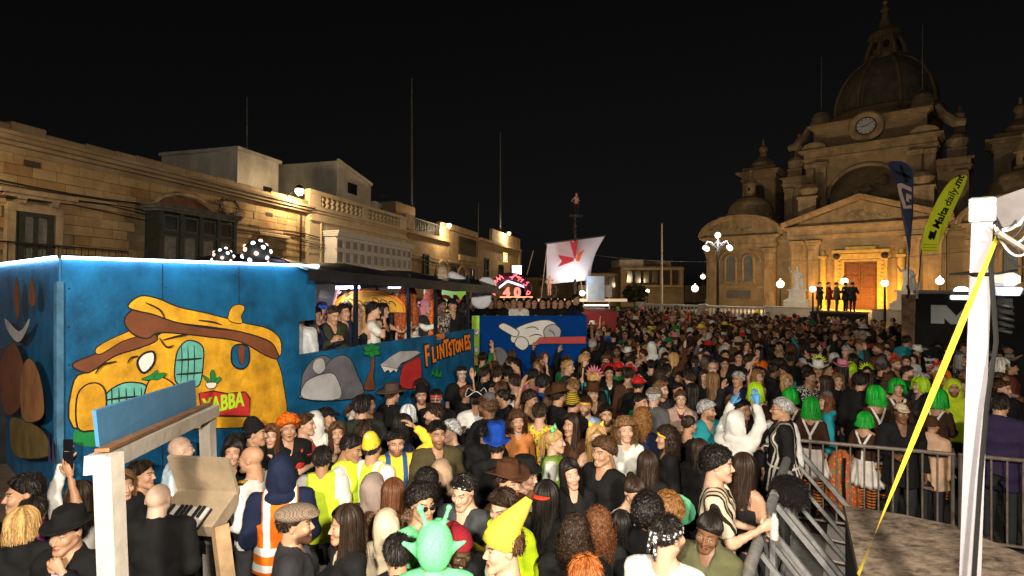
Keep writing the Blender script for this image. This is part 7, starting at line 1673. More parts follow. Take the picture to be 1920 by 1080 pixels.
v, q = snets(lambda X, Y, Z: smin(np.maximum(ell(X, Y, Z, (0, -.12, -.10), (.42, .30, .26)), -ell(X, Y, Z, (0, -.10, -.34), (.36, .2, .24))), ell(X, Y, Z, (.1, .08, -.15), (.3, .10, .22)), .06) + .018 * wob(X, Y, Z, 60, 8), ax((-.55, .55, .03)), ax((-.5, .35, .03)), ax((-.42, .25, .03)))
link('coat', np_mesh('coat', v, q), MATS['felt'], Q, color=(.014, .012, .013)); r = np.random.default_rng(6); k = r.integers(0, len(v), 1500); nn = v[k] - np.array([0, -.1, -.25]); nn /= np.linalg.norm(nn, axis=1, keepdims=True); t = np.linspace(0, 1, 4)[None, :, None]
P_ = v[k][:, None] + nn[:, None] * .06 * t + np.array([0, 0, -.05]) * t ** 2 + r.normal(0, .02, (1500, 1, 3)) * t; V, QQ = ribbons(P_, r.uniform(.004, .007, 1500), (0, -.1, -.3)); me = np_mesh('fur', V, QQ, {'tone': r.uniform(.5, 1.8, len(V))}); link('fur', me, MATS['hair'], Q, color=(.02, .017, .017))
# ================================================================ the people
def zone_mat(name, build, rough=.8):
    m, n, l, b = nodes_of(name); oi = n.new('ShaderNodeObjectInfo'); tc = n.new('ShaderNodeTexCoord'); sx = n.new('ShaderNodeSeparateXYZ'); l.new(tc.outputs['Object'], sx.inputs[0])
    def mt(op, a, c=None):
        k = n.new('ShaderNodeMath'); k.operation = op
        for i, v in enumerate((a, c)):
            if v is None: continue
            if isinstance(v, (int, float)): k.inputs[i].default_value = v
            else: l.new(v, k.inputs[i])
        return k.outputs[0]
    def band(v, c, w): return mt('LESS_THAN', mt('ABSOLUTE', mt('SUBTRACT', v, c)), w)
    X, Y, Z_ = sx.outputs[0], sx.outputs[1], sx.outputs[2]; AX = mt('ABSOLUTE', X)
    fac, col = build(mt, band, X, Y, Z_, AX)
    mx = n.new('ShaderNodeMixRGB'); l.new(fac, mx.inputs[0]); l.new(oi.outputs['Color'], mx.inputs[1]); mx.inputs[2].default_value = (*col, 1)
    l.new(mx.outputs[0], b.inputs['Base Color']); b.inputs['Roughness'].default_value = rough; b.inputs['Specular IOR Level'].default_value = .25
    n3 = n.new('ShaderNodeTexNoise'); n3.inputs['Scale'].default_value = 18; l.new(tc.outputs['Object'], n3.inputs['Vector']); bp = n.new('ShaderNodeBump'); bp.inputs['Strength'].default_value = .25; bp.inputs['Distance'].default_value = .02; l.new(n3.outputs['Fac'], bp.inputs['Height']); l.new(bp.outputs[0], b.inputs['Normal'])
    MATS[name] = m
def _hiv(mt, band, X, Y, Z_, AX):
    v = mt('MULTIPLY', band(AX, .095, .026), mt('GREATER_THAN', Z_, 1.08)); h = mt('MAXIMUM', band(Z_, 1.05, .028), band(Z_, .93, .028)); return mt('MAXIMUM', v, h), (.92, .92, .92)
def _sus(mt, band, X, Y, Z_, AX):
    lo = mt('MULTIPLY', mt('LESS_THAN', AX, .017), mt('LESS_THAN', Z_, 1.24)); hi = mt('MULTIPLY', mt('LESS_THAN', mt('ABSOLUTE', mt('SUBTRACT', AX, mt('MULTIPLY', mt('SUBTRACT', Z_, 1.22), .45))), .017), mt('GREATER_THAN', Z_, 1.22)); return mt('MAXIMUM', lo, hi), (.75, .74, .72)
def _trk(mt, band, X, Y, Z_, AX): return mt('MAXIMUM', band(AX, .118, .010), mt('MAXIMUM', band(AX, .155, .009), mt('MULTIPLY', band(Z_, 1.0, .012), mt('LESS_THAN', AX, .3)))), (.72, .66, .58)
def _dun(mt, band, X, Y, Z_, AX): return mt('MAXIMUM', mt('LESS_THAN', Z_, 1.12), mt('MULTIPLY', band(AX, .085, .025), mt('GREATER_THAN', Z_, 1.1))), (.03, .09, .26)
zone_mat('hivis', _hiv); zone_mat('braces', _sus); zone_mat('tracksuit', _trk); zone_mat('dungarees', _dun)
PEOPLE = []         # (x, y, d, px, py) of everybody placed so far, for spacing
HERO_BOX = []
def hero(px, py, yaw, sex, skin, hair, hcol, top, tcol, L, R, label, scale=1.0, lod='A', z0=0.0, d=None, group=None, **kw):
    hz = (HC[sex].z) * scale + z0
    if d is None: d = (CAMH - hz) * F / (py - HY)
    for _ in range(40):           # keep clear of the painted float wall
        l = FF.inverted() @ Vector(((px - HX) / F * d, d, 0))
        if -3 < l.x < 6.8 and l.y > -.36 and z0 == 0: d *= .985
    X = (px - HX) / F * d; wy = yaw - math.degrees(atan2(X, d))
    PEOPLE.append((X, d)); HERO_BOX.append((px, py, d))
    return person((X, d, z0), wy, sex, skin, hair, hcol, top, tcol, L=L, R=R, label=label, scale=scale, lod=lod, group=group, **kw)
def held(root, side, sex, pose, name, label, mesh_mb, m, off=(0, 0, 0), cat=None, rot=None):
    s, e, w, hk, pn = arm_pts(sex, pose, side); dz = (w - e) / np.linalg.norm(w - e); p = root.matrix_world @ Vector(tuple(w + dz * .08 + np.array(off)))
    o = part(name, mesh_mb, m, None, Matrix.Translation(p) @ (rot or Matrix.Identity(4))); tag(o, label, cat or name); return o
m_phone = mat('black phone', (.01, .01, .012), .25, .1, 5, spec=.6); m_clear = mat('clear plastic cup', (.55, .58, .58), .15, .05, 5, spec=.6)
def phone_mb(): return MB().box((0, 0, .03), (.075, .010, .15), bev=.003)
# ---- front rows, nearest first (pixel of the head, facing: 0 = towards the camera, 90 = to the right)
hero(42, 985, 165, 'f', 'fair', 'bob', 'blonde', 'coat', 'black', 'face', 'down', 'person with blonde bob wig seen from behind at the wooden frame', .97)
hero(128, 1000, -40, 'm', 'tan', 'short', 'black', 'coat', 'black', 'face', 'down', 'person in tall black hat and lilac shirt touching the face', .97, wear=[('fedora', 'black')], inner=('long', 'lilac'))
hero(46, 850, -85, 'm', 'tan', 'short', 'black', 'short', 'magenta', 'down', 'bent', 'person with dark hair in magenta shirt facing the float', 1.04)
q = hero(150, 925, 150, 'f', 'fair', 'long', 'dark', 'long', 'white', 'up', 'phone', 'person in white blouse raising a phone overhead', .97); held(q, 1, 'f', 'up', 'phone', 'black phone held overhead by the person in white blouse', phone_mb(), m_phone)
q = hero(62, 925, 160, 'm', 'olive', 'short', 'black', 'short', 'black', 'down', 'up', 'person in black raising a bare arm with a phone beside the float', .95); held(q, -1, 'm', 'up', 'phone', 'phone held up by the person in black beside the float', phone_mb(), m_phone)
hero(297, 938, 158, 'm', 'pale', '', 'dark', 'coat', 'black', 'bent', 'bent', 'bald person in black coat and white collar inside the wooden frame', 1.0, inner=('long', 'white'))
hero(338, 822, 105, 'm', 'pale', '', 'dark', 'long', 'white', 'down', 'bent', 'bald person in white shirt standing behind the wooden frame', 1.04, vest=(.55, .72, .85))
hero(230, 905, 20, 'f', 'fair', 'long', 'lightbrown', 'coat', 'black', 'down', 'down', 'person with long fair hair seen through the wooden frame', .96)
hero(265, 860, 60, 'm', 'tan', 'short', 'dark', 'coat', 'black', 'chest', 'down', 'person in black coat behind the blue board of the frame', .97)
hero(438, 848, -12, 'f', 'tan', 'long', 'black', 'coat', 'black', 'chest', 'bent', 'person with long black hair in black, hands clasped beside the bald officer', 1.0)
q = hero(472, 862, -120, 'm', 'tan', '', 'dark', 'long', 'white', 'bent', 'hold', 'bald person in white officer shirt with striped epaulettes', 1.02)
for s in (-1, 1):
    ep = part('epaulette', MB().box((s * .15, .0, 1.475), (.09, .06, .015)), m_ink, q); part('epaulette_stripe', MB().box((s * .165, .0, 1.485), (.012, .062, .012)), m_yel, q); part('epaulette_stripe', MB().box((s * .14, .0, 1.485), (.012, .062, .012)), m_yel, q)
hero(527, 885, 176, 'm', 'tan', '', 'dark', 'hoodie', 'navy', 'bent', 'bent', 'person in navy hood and orange high-visibility vest with silver bands', 1.04, wear=[('hood', 'navy')])
link('vest', top_mesh('m', 'bent', 'bent', 'vest', 'A', 'hivis'), None, bpy.data.objects[[o.name for o in COL.objects if o.name.startswith('person')][-1]], color=CCOL['orange'])
hero(553, 985, 82, 'm', 'tan', 'crop', 'dark', 'coat', 'charcoal', 'chest', 'down', 'bearded person in tweed flat cap and dark jacket over blue shirt', 1.0, beard=1, wear=[('flatcap', 'brown')], inner=('long', (.03, .05, .11)))
hero(604, 862, 172, 'm', 'olive', 'short', 'black', 'short', 'white', 'down', 'bent', 'person with black hair, yellow vest over white shirt, seen from behind', .97, vest='hiviz')
hero(652, 838, 62, 'm', 'olive', 'short', 'black', 'short', 'white', 'bent', 'down', 'person in yellow vest over white shirt looking down to one side', 1.0, vest='hiviz', hp=18)
q = hero(698, 842, 150, 'm', 'tan', 'short', 'black', 'short', 'white', 'bent', 'down', 'person in yellow one-eyed cap and yellow vest with silver bands', .98, wear=[('eyebeanie', 'yellow', (0, .01, .01)), ('eyeball', 'white', (0, .20, .02)), ('pupil', 'black', (0, .20, .02))])
link('vest', top_mesh('m', 'bent', 'down', 'vest', 'A', 'hivis'), None, q, color=CCOL['hiviz'])
hero(742, 828, 8, 'm', 'tan', 'short', 'black', 'hoodie', 'yellow', 'onhead', 'down', 'bearded person in yellow and blue costume with one hand on the head', 1.0, beard=.75, tmat='dungarees', hp=8)
hero(820, 815, 14, 'm', 'olive', 'quiff', 'black', 'coat', 'olive', 'down', 'down', 'dark-haired person in olive jacket over black shirt looking aside', 1.04, beard=.6, inner=('short', 'black'), mouth=.3)
hero(700, 915, 160, 'f', 'tan', '', 'dark', 'coat', 'brown', 'bent', 'down', 'person in grey-brown headscarf seen from behind', .96, wear=[('scarf', (.28, .22, .19))])
hero(648, 985, -72, 'f', 'tan', 'long', 'dark', 'coat', 'black', 'bent', 'chest', 'person with long dark hair in profile, black coat over cream top', 1.0, inner=('long', 'cream'))
hero(725, 985, 170, 'f', 'tan', '', 'dark', 'loose', 'cream', 'down', 'down', 'person in cream headscarf seen from behind beside the alien hood', .90, wear=[('scarf', 'cream')])
hero(737, 925, 175, 'f', 'tan', 'long', 'chestnut', 'coat', 'tan', 'down', 'down', 'person with long hair in leopard-print top seen from behind', .95, tmat='leopard')
q = hero(792, 945, 25, 'm', 'tan', 'curly', 'black', 'long', 'mint', 'down', 'face', 'person in mint green costume lifting dark sunglasses to the face', 1.02, wear=[('sunglasses', 'black')], tmat='cloth')
hero(815, 1030, 176, 'm', 'tan', '', 'dark', 'coat', 'mint', 'down', 'down', 'person in puffy mint green alien hood with antennae', 1.0, wear=[('alien', 'mint')])
hero(745, 1040, -170, 'm', 'tan', 'short', 'black', 'coat', 'black', 'down', 'down', 'black-haired person in black beside the alien hood', .93)
hero(852, 1012, 25, 'm', 'dark', '', 'black', 'coat', 'black', 'bent', 'bent', 'person in backwards dark red cap with head bowed beside the alien hood', .98, wear=[('capback', (.22, .012, .02))], hp=28)
q = hero(872, 918, -28, 'm', 'fair', 'quiff', 'black', 'short', (.05, .055, .06), 'phone', 'down', 'person in black and white paisley bandana and grey shirt', 1.02, wear=[('durag', (.015, .015, .015))], hp=12)
hero(800, 905, 170, 'f', 'tan', 'curlylong', 'black', 'coat', 'black', 'down', 'down', 'person with bushy black curls seen from behind beside the bandana wearer', .95)
hero(828, 885, 172, 'f', 'tan', '', 'dark', 'coat', 'beige', 'down', 'down', 'person in plain beige headscarf seen from behind', .93, wear=[('scarf', (.42, .29, .19))])
hero(952, 905, 52, 'm', 'tan', 'short', 'dark', 'coat', 'brown', 'down', 'down', 'moustached person in brown cowboy hat facing the stage wing', 1.0, beard=.5, wear=[('cowboy', 'brown')])
hero(985, 893, 58, 'm', 'fair', 'short', 'dark', 'long', 'white', 'down', 'down', 'person in small black hat and white shirt beside the cowboy hat', .97, wear=[('bowler', 'black')])
hero(948, 945, -35, 'm', 'fair', 'quiff', 'dark', 'long', 'lime', 'bent', 'down', 'dark-haired person in lime green top behind the banana hat', 1.0, hp=15)
q = hero(945, 1030, -72, 'm', 'fair', 'short', 'brown', 'short', 'white', 'down', 'down', 'open-mouthed person in yellow banana hat and white shirt', 1.03, mouth=.9, wear=[('banana', (.90, .62, .06)), ('banana_tip', 'brown')])
hero(1025, 935, 155, 'f', 'tan', 'long', 'black', 'coat', 'black', 'down', 'down', 'person with long black hair in bright red backwards cap', 1.0, wear=[('capback', (.70, .05, .02))])
hero(1072, 888, 22, 'f', 'fair', 'long', 'black', 'coat', 'black', 'down', 'chest', 'person with straight long black hair smiling aside in black jacket', 1.0, hr=-8)
hero(1078, 1005, 172, 'm', 'tan', 'curlylong', 'dark', 'coat', 'black', 'down', 'down', 'person with big dark curls in black leather jacket, back turned', .95)
hero(1122, 985, -172, 'f', 'fair', 'curlylong', 'chestnut', 'coat', 'black', 'down', 'down', 'person with big reddish brown curls, back turned', .96)
hero(1098, 1085, 175, 'm', 'fair', 'short', 'ginger', 'long', 'white', 'down', 'down', 'ginger-haired person in white shirt cut off by the stage edge', .98)
hero(1186, 918, 30, 'f', 'fair', 'bun', 'dark', 'long', 'white', 'down', 'down', 'person with dark tied-back hair and white shirt looking down', 1.0, hp=16)
hero(1215, 965, 165, 'm', 'brown', 'afro', 'black', 'coat', 'black', 'down', 'down', 'person in black with short dark afro seen from behind', .92)
hero(1252, 960, 175, 'm', 'brown', 'afro', (.22, .10, .03), 'coat', 'black', 'down', 'down', 'person with golden brown afro behind the white bandana tail', .90)
q = hero(1248, 1005, 168, 'm', 'fair', 'crop', 'black', 'long', 'white', 'down', 'down', 'person in white shirt and black patterned headband, back turned', 1.04, beard=1, wear=[('headband', (.02, .02, .025))], hy=-28)
hero(1326, 990, -14, 'f', 'brown', 'bun', 'black', 'coat', (.10, .10, .05), 'down', 'down', 'person with tight black bun in olive jacket looking down', 1.0, hp=14, hr=10)
q = hero(1345, 872, 88, 'm', 'fair', 'curly', 'black', 'short', (.62, .54, .40), 'rail', 'hold', 'curly-haired person in cream and black striped shirt leaning on the barrier', 1.10, tmat='stripes')
o = held(q, -1, 'm', 'hold', 'water_bottle', 'clear crushed water bottle in the hand of the striped-shirt person', MB().lathe([(.03, -.09), (.033, -.06), (.029, -.02), (.033, .03), (.03, .06), (.013, .09), (.013, .105)], 12), m_clear, (0, -.02, -.02), 'bottle'); 
hero(1395, 880, 150, 'f', 'tan', 'long', 'dark', 'strap', 'black', 'down', 'bent', 'person with long dark hair and bare shoulder behind the striped shirt', 1.02)
q = hero(1165, 985, 174, 'f', 'tan', 'long', 'black', 'coat', 'black', 'down', 'down', 'person with sleek black hair in black beside the white shirt', .86)
# ---- second rows
q = hero(1215, 872, 168, 'f', 'tan', 'straight', 'dark', 'coat', 'black', 'down', 'down', 'person with straight brown hair wearing green fairy wings', .98)
m_wing = mat('green gauze wing', (.10, .42, .22), .5, .1, 10)
for s in (-1, 1): part('wing', MB().ball((s * .26, .16, 1.30), (.20, .008, .15), 16, 8, Matrix.Translation((0, 0, 0)) @ Matrix.Rotation(0, 4, 'Y')), m_wing, q)
hero(1118, 822, 8, 'f', 'fair', 'wavy', 'blonde', 'sleeveless', 'black', 'down', 'chest', 'person with wavy blonde hair and yellow ear headband in black top', 1.02, wear=[('ears', 'yellow')])
hero(1172, 806, 16, 'f', 'fair', 'curlylong', 'lightbrown', 'long', 'white', 'down', 'down', 'person with curly light brown hair in white top', 1.04)
hero(1205, 785, 150, 'f', 'fair', 'curlylong', (.22, .10, .03), 'coat', 'navy', 'down', 'down', 'person with long golden curls, back turned beside the white top', 1.02)
q = hero(1040, 828, 78, 'f', 'fair', 'pony', 'blonde', 'short', 'white', 'bent', 'down', 'person with blonde ponytail in green fairy costume and white sleeves', 1.02, vest=(.16, .26, .04), wear=[('ears', 'mint')])
for s in (-1, 1): part('wing', MB().ball((s * .24, .17, 1.30), (.17, .008, .20), 16, 8), m_wing, q)
hero(1250, 822, -75, 'f', 'tan', 'curlylong', 'dark', 'coat', 'black', 'down', 'bent', 'person with dark curls and gold headband in profile', 1.0, wear=[('goldband', 'yellow')])
hero(1276, 748, 6, 'f', 'fair', 'bun', 'brown', 'coat', (.45, .30, .24), 'down', 'chest', 'person in glasses and pinkish cardigan over maroon shirt', 1.02, wear=[('glasses', 'black')], inner=('short', 'maroon'))
hero(1312, 845, 172, 'f', 'tan', 'straight', 'dark', 'coat', 'black', 'down', 'down', 'person with brown bob-length hair between curls and white overall', .94)
q = hero(1380, 792, 160, 'm', 'fair', '', 'black', 'hoodie', 'white', 'upfwd', 'up', 'person in white protective overall raising both blue-gloved hands', 1.0, wear=[('hood', 'white')])
link('back_print', text_mesh('CRIME', .075, .002, 0, .001), m_ink, q, Matrix.Translation((.15, .155, 1.22)) @ Matrix.Rotation(pi, 4, 'Z') @ Matrix.Rotation(pi / 2, 4, 'X')); link('back_print', text_mesh('SCENE', .075, .002, 0, .001), m_ink, q, Matrix.Translation((.15, .155, 1.13)) @ Matrix.Rotation(pi, 4, 'Z') @ Matrix.Rotation(pi / 2, 4, 'X'))
m_glove = mat('blue glove', (.06, .30, .62), .5, .08, 6)
for side, pose in ((1, 'upfwd'), (-1, 'up')):
    s, e, w, hk, pn = arm_pts('m', pose, side); z = (w - e) / np.linalg.norm(w - e); y = -(pn - z * (pn @ z)); y /= np.linalg.norm(y); x = np.cross(y, z); want = np.array([-side * .5, -.6, .6]); tv, tf = hand(hk, (x @ want) < 0); part('glove', MB().add([tuple(v) for v in ((tv * (1.12, 1.2, 1.06)) @ np.stack([x, y, z]) + w)], tf), m_glove, q, smooth=True)
hero(1466, 768, -82, 'm', 'tan', 'crop', 'grey', 'coat', 'black', 'down', 'bent', 'balding person in glasses and black tracksuit with white piping', 1.06, wear=[('glasses', 'black')], tmat='tracksuit')
for px, py, yw, hc, sc, lab in ((1417, 735, 170, 'lime', .98, 'person in lime wig and white braces beside the blue gloves'), (1482, 745, 178, 'green', .96, 'person in green wig behind the tracksuit'), (1521, 765, 172, 'green', 1.0, 'person in green wig, brown top and white skirt next to the tracksuit'),
                                (1622, 790, 160, 'green', .97, 'person in green wig and white skirt beside the patterned rucksack'), (1642, 742, -150, 'green', .99, 'person in green wig behind the other skirted green wigs'), (1682, 728, 20, 'green', 1.0, 'person in green wig facing the stage beside the fence'), (1760, 748, 150, 'green', .97, 'person in green wig next to the yellow hooded costume'),
                                (1594, 692, 165, 'lime', .97, 'person in lime wig deep in the crowd behind the fence')):
    dd = {1521: 7.5, 1622: 7.25}.get(px); sc = (CAMH - (py - HY) / F * dd) / HC['f'].z if dd else sc
    hero(px, py, yw, 'f', 'tan', 'wigshag' if px in (1417, 1521, 1642, 1760) else 'wig', hc, 'tucked', (.045, .018, .010), 'down', 'bent', lab, sc, d=dd, tmat='braces', low='skirt', lcol=(.72, .66, .62))
hero(1748, 800, 160, 'f', 'tan', '', 'dark', 'coat', 'peach', 'bent', 'down', 'person in puffy peach jacket and brown hat leaning on the fence', .87, d=7.0, wear=[('beanie', 'brown')])
hero(1690, 775, 15, 'm', 'brown', 'crop', 'black', 'coat', 'black', 'down', 'bent', 'person in cream cap and black coat behind the fence', .98, wear=[('cap', 'cream')])
hero(1787, 728, 10, 'm', 'tan', '', 'dark', 'hoodie', (.60, .78, .03), 'down', 'down', 'bearded person in yellow-green hooded costume', 1.03, beard=1, wear=[('hood', (.60, .78, .03))])
hero(1075, 758, 140, 'm', 'tan', 'crop', 'black', 'coat', 'black', 'down', 'down', 'person in striped red yellow green beanie', 1.0, wear=[('rasta', (.55, .38, .02))])
hero(1012, 775, 165, 'm', 'fair', 'short', 'dark', 'short', 'yellow', 'down', 'bent', 'person in bright flowered shirt with back turned', .99, tmat='floral')
hero(970, 790, 15, 'f', 'tan', 'curlylong', 'brown', 'long', (.55, .20, .06), 'down', 'bent', 'person with curly hair in orange top beside the flowered shirt', .99)
hero(1048, 745, 120, 'm', 'tan', 'crop', 'dark', 'coat', 'black', 'down', 'down', 'bearded person in wide brown hat looking away', 1.02, beard=1, wear=[('cowboy', 'brown')])
hero(1112, 738, 10, 'm', 'tan', 'short', 'dark', 'coat', 'brown', 'down', 'down', 'person in brown felt hat facing the stage beside the beanie', 1.0, wear=[('fedora', 'brown')])
hero(1136, 778, 10, 'm', 'tan', 'quiff', 'black', 'long', (.03, .035, .07), 'down', 'down', 'bearded person in dark checked shirt', 1.0, beard=1)
hero(1098, 762, -20, 'm', 'tan', 'short', 'dark', 'short', 'lightblue', 'down', 'down', 'bearded person in colourful headband and light blue shirt', .98, beard=1, wear=[('goldband', (.7, .35, .05))])
hero(932, 838, 170, 'm', 'tan', 'short', 'black', 'coat', 'black', 'down', 'down', 'person in tall blue felt hat', .97, wear=[('tophat', (.01, .06, .36))])
hero(893, 752, 178, 'm', 'tan', 'short', 'black', 'loose', 'white', 'down', 'down', 'person in white robe and black tricorn hat with white trim', 1.0, wear=[('pirate', 'black'), ('pirate_trim', 'white')])
hero(912, 812, 165, 'm', 'tan', 'crop', 'black', 'coat', 'black', 'down', 'down', 'person with cropped black hair in black coat with pale collar', .97, inner=('long', 'white'))
hero(765, 778, 174, 'f', 'fair', 'bob', 'silver', 'coat', 'black', 'down', 'down', 'person with silver grey bob wig, back turned', .99)
hero(790, 742, 6, 'm', 'tan', 'crop', 'black', 'coat', 'charcoal', 'down', 'down', 'smiling person in dark flat-topped cap beside the sunglasses', 1.0, beard=.6, wear=[('beanie', 'black')])
hero(818, 748, -6, 'm', 'tan', 'short', 'black', 'coat', 'black', 'down', 'down', 'person in sunglasses and red headband', 1.03, beard=.7, wear=[('sunglasses', 'black'), ('goldband', (.45, .05, .05))])
hero(866, 702, 8, 'm', 'fair', 'short', 'dark', 'short', 'black', 'down', 'down', 'person in black shirt and thin headband below the painted lettering', 1.04, wear=[('goldband', 'silver')])
hero(884, 678, 175, 'f', 'fair', 'afro', 'blonde', 'coat', 'green', 'down', 'wave', 'person with big blonde curly wig below the painted lettering', 1.0)
hero(735, 722, 130, 'm', 'tan', 'short', 'dark', 'coat', 'black', 'down', 'bent', 'person in wide grey-brown hat and black coat with white collar', 1.02, inner=('long', 'white'), wear=[('widebrim', (.09, .06, .045))])
hero(690, 745, 40, 'm', 'tan', 'short', 'black', 'coat', 'charcoal', 'down', 'bent', 'dark-haired person next to the painted hut', 1.0, beard=.6)
hero(590, 792, 168, 'm', 'tan', '', 'dark', 'loose', 'white', 'down', 'face', 'person in white robe and white headdress with gold band', .98, wear=[('keffiyeh', 'white'), ('goldband', 'yellow', (0, 0, .02))])
hero(508, 805, -5, 'f', 'fair', 'wavy', 'chestnut', 'coat', 'black', 'down', 'down', 'person with reddish wavy hair facing the stage by the cottage', .98)
hero(540, 812, 45, 'f', 'fair', 'straight', 'black', 'coat', 'black', 'bent', 'down', 'person with black fringe hair in profile beside the red hair', .97)
hero(632, 812, 5, 'f', 'tan', 'wavy', 'brown', 'strap', 'black', 'bent', 'down', 'person with wavy brown hair in black strap top', .98)
hero(678, 765, 178, 'm', 'tan', 'short', 'black', 'coat', (.02, .025, .02), 'down', 'down', 'tall dark-haired person in dark jacket, back turned', 1.10)
hero(540, 735, 10, 'm', 'tan', 'clown', 'orange', 'coat', 'black', 'down', 'down', 'person in bright orange curly wig in front of the painted cottage', 1.0)
hero(440, 772, 20, 'f', 'tan', 'straight', 'black', 'coat', 'black', 'bent', 'down', 'person in white-rimmed sunglasses with black hair at the lettering', .99, wear=[('sunglasses', 'white')])
hero(478, 760, 80, 'm', 'tan', 'crop', 'black', 'coat', 'black', 'down', 'down', 'person in black beanie in profile before the cottage', 1.02, wear=[('beanie', 'black')])
hero(572, 770, 70, 'm', 'fair', 'quiff', 'brown', 'short', 'red', 'down', 'chest', 'person in red flowered shirt beside the white headdress', .99, tmat='floral')
hero(662, 712, 15, 'm', 'tan', 'short', 'brown', 'coat', (.30, .42, .5), 'down', 'bent', 'person with white mask in front of the palm painting', .96, wear=[('mask', 'white')])
hero(612, 745, 60, 'm', 'tan', 'short', 'black', 'coat', 'grey', 'hold', 'down', 'person in black cap with raised forearm beside the mask', .98, wear=[('cap', 'black')])
hero(1336, 692, 2, 'm', 'fair', '', 'dark', 'coat', 'black', 'down', 'down', 'bald bearded person in black jacket over white shirt', 1.04, beard=.7, inner=('short', 'white'))
hero(1475, 716, 12, 'f', 'fair', 'long', 'blonde', 'coat', 'black', 'down', 'down', 'person with straight blonde hair in the crowd behind the gloves', .99)
hero(1384, 712, -30, 'm', 'tan', 'short', 'grey', 'coat', 'navy', 'down', 'down', 'grey-haired person in navy coat behind the blue gloves', 1.0)
for i, (px, py) in enumerate(((1160, 692), (1182, 700), (1197, 722))): hero(px, py, (175, 150, 160)[i], 'm', 'tan', 'short', 'black', 'coat', ('green', 'black', 'black')[i], 'down', 'down', ('person in shiny red helmet and green top', 'person in red helmet behind the others', 'person in red helmet with black coat')[i], 1.0, wear=[('helmet', (.55, .02, .02))], lod='A')
hero(1142, 700, 10, 'm', 'tan', 'short', 'black', 'coat', 'black', 'down', 'down', 'person with red spiked headband and white collar', .98, wear=[('spikes', 'red')], inner=('long', 'white'))
hero(1222, 652, 170, 'm', 'tan', '', 'dark', 'hoodie', 'white', 'down', 'down', 'person in white pointed hood deep in the crowd', 1.05, wear=[('hood', 'white')], lod='B')
hero(1246, 684, 60, 'm', 'tan', 'short', 'dark', 'long', 'green', 'down', 'bent', 'person in bright green shirt in the middle of the crowd', 1.0, lod='A')
hero(1200, 755, 60, 'm', 'tan', 'short', 'black', 'hoodie', 'green', 'down', 'down', 'person in dark green hooded top in profile', 1.0)
hero(1226, 745, 150, 'm', 'fair', 'short', 'grey', 'coat', 'grey', 'down', 'down', 'person in grey flat cap with back turned', 1.0, wear=[('flatcap', 'grey')])
hero(1000, 705, 150, 'm', 'tan', 'short', 'black', 'short', 'pink', 'down', 'up', 'person in pink shirt with bare arm raised', .99)
hero(952, 700, 165, 'm', 'tan', 'short', 'black', 'vest', 'yellow', 'down', 'down', 'person in bright yellow vest and white sleeves, back turned', 1.0, inner=('short', 'white'))
hero(905, 672, 170, 'm', 'tan', 'short', 'black', 'short', 'charcoal', 'down', 'up', 'person raising a bare arm in front of the painted lettering', 1.0)
hero(960, 668, 165, 'f', 'tan', 'straight', 'brown', 'short', 'black', 'up', 'down', 'person with bare arm raised in front of the dark blue float', 1.0)
hero(1720, 662, 20, 'm', 'tan', 'short', 'dark', 'coat', 'black', 'down', 'down', 'person in white cowboy hat before the stage wing', 1.0, wear=[('cowboy', 'white')], lod='A')
hero(1700, 640, 160, 'm', 'tan', 'short', 'dark', 'hoodie', 'teal', 'down', 'down', 'person in turquoise hooded top before the stage wing', 1.08)
hero(1745, 690, -10, 'm', 'tan', 'short', 'black', 'coat', 'black', 'down', 'down', 'dark person in white brimmed cap near the stage wing', .98, wear=[('cap', 'white')], lod='A')
hero(1875, 760, 170, 'm', 'tan', 'short', 'black', 'coat', (.03, .02, .06), 'down', 'down', 'large person in dark purple coat behind the white upright', 1.08)
hero(1895, 690, 100, 'm', 'tan', 'short', 'black', 'coat', (.14, .03, .02), 'down', 'down', 'person in dark red coat in the gloom behind the upright', 1.0)
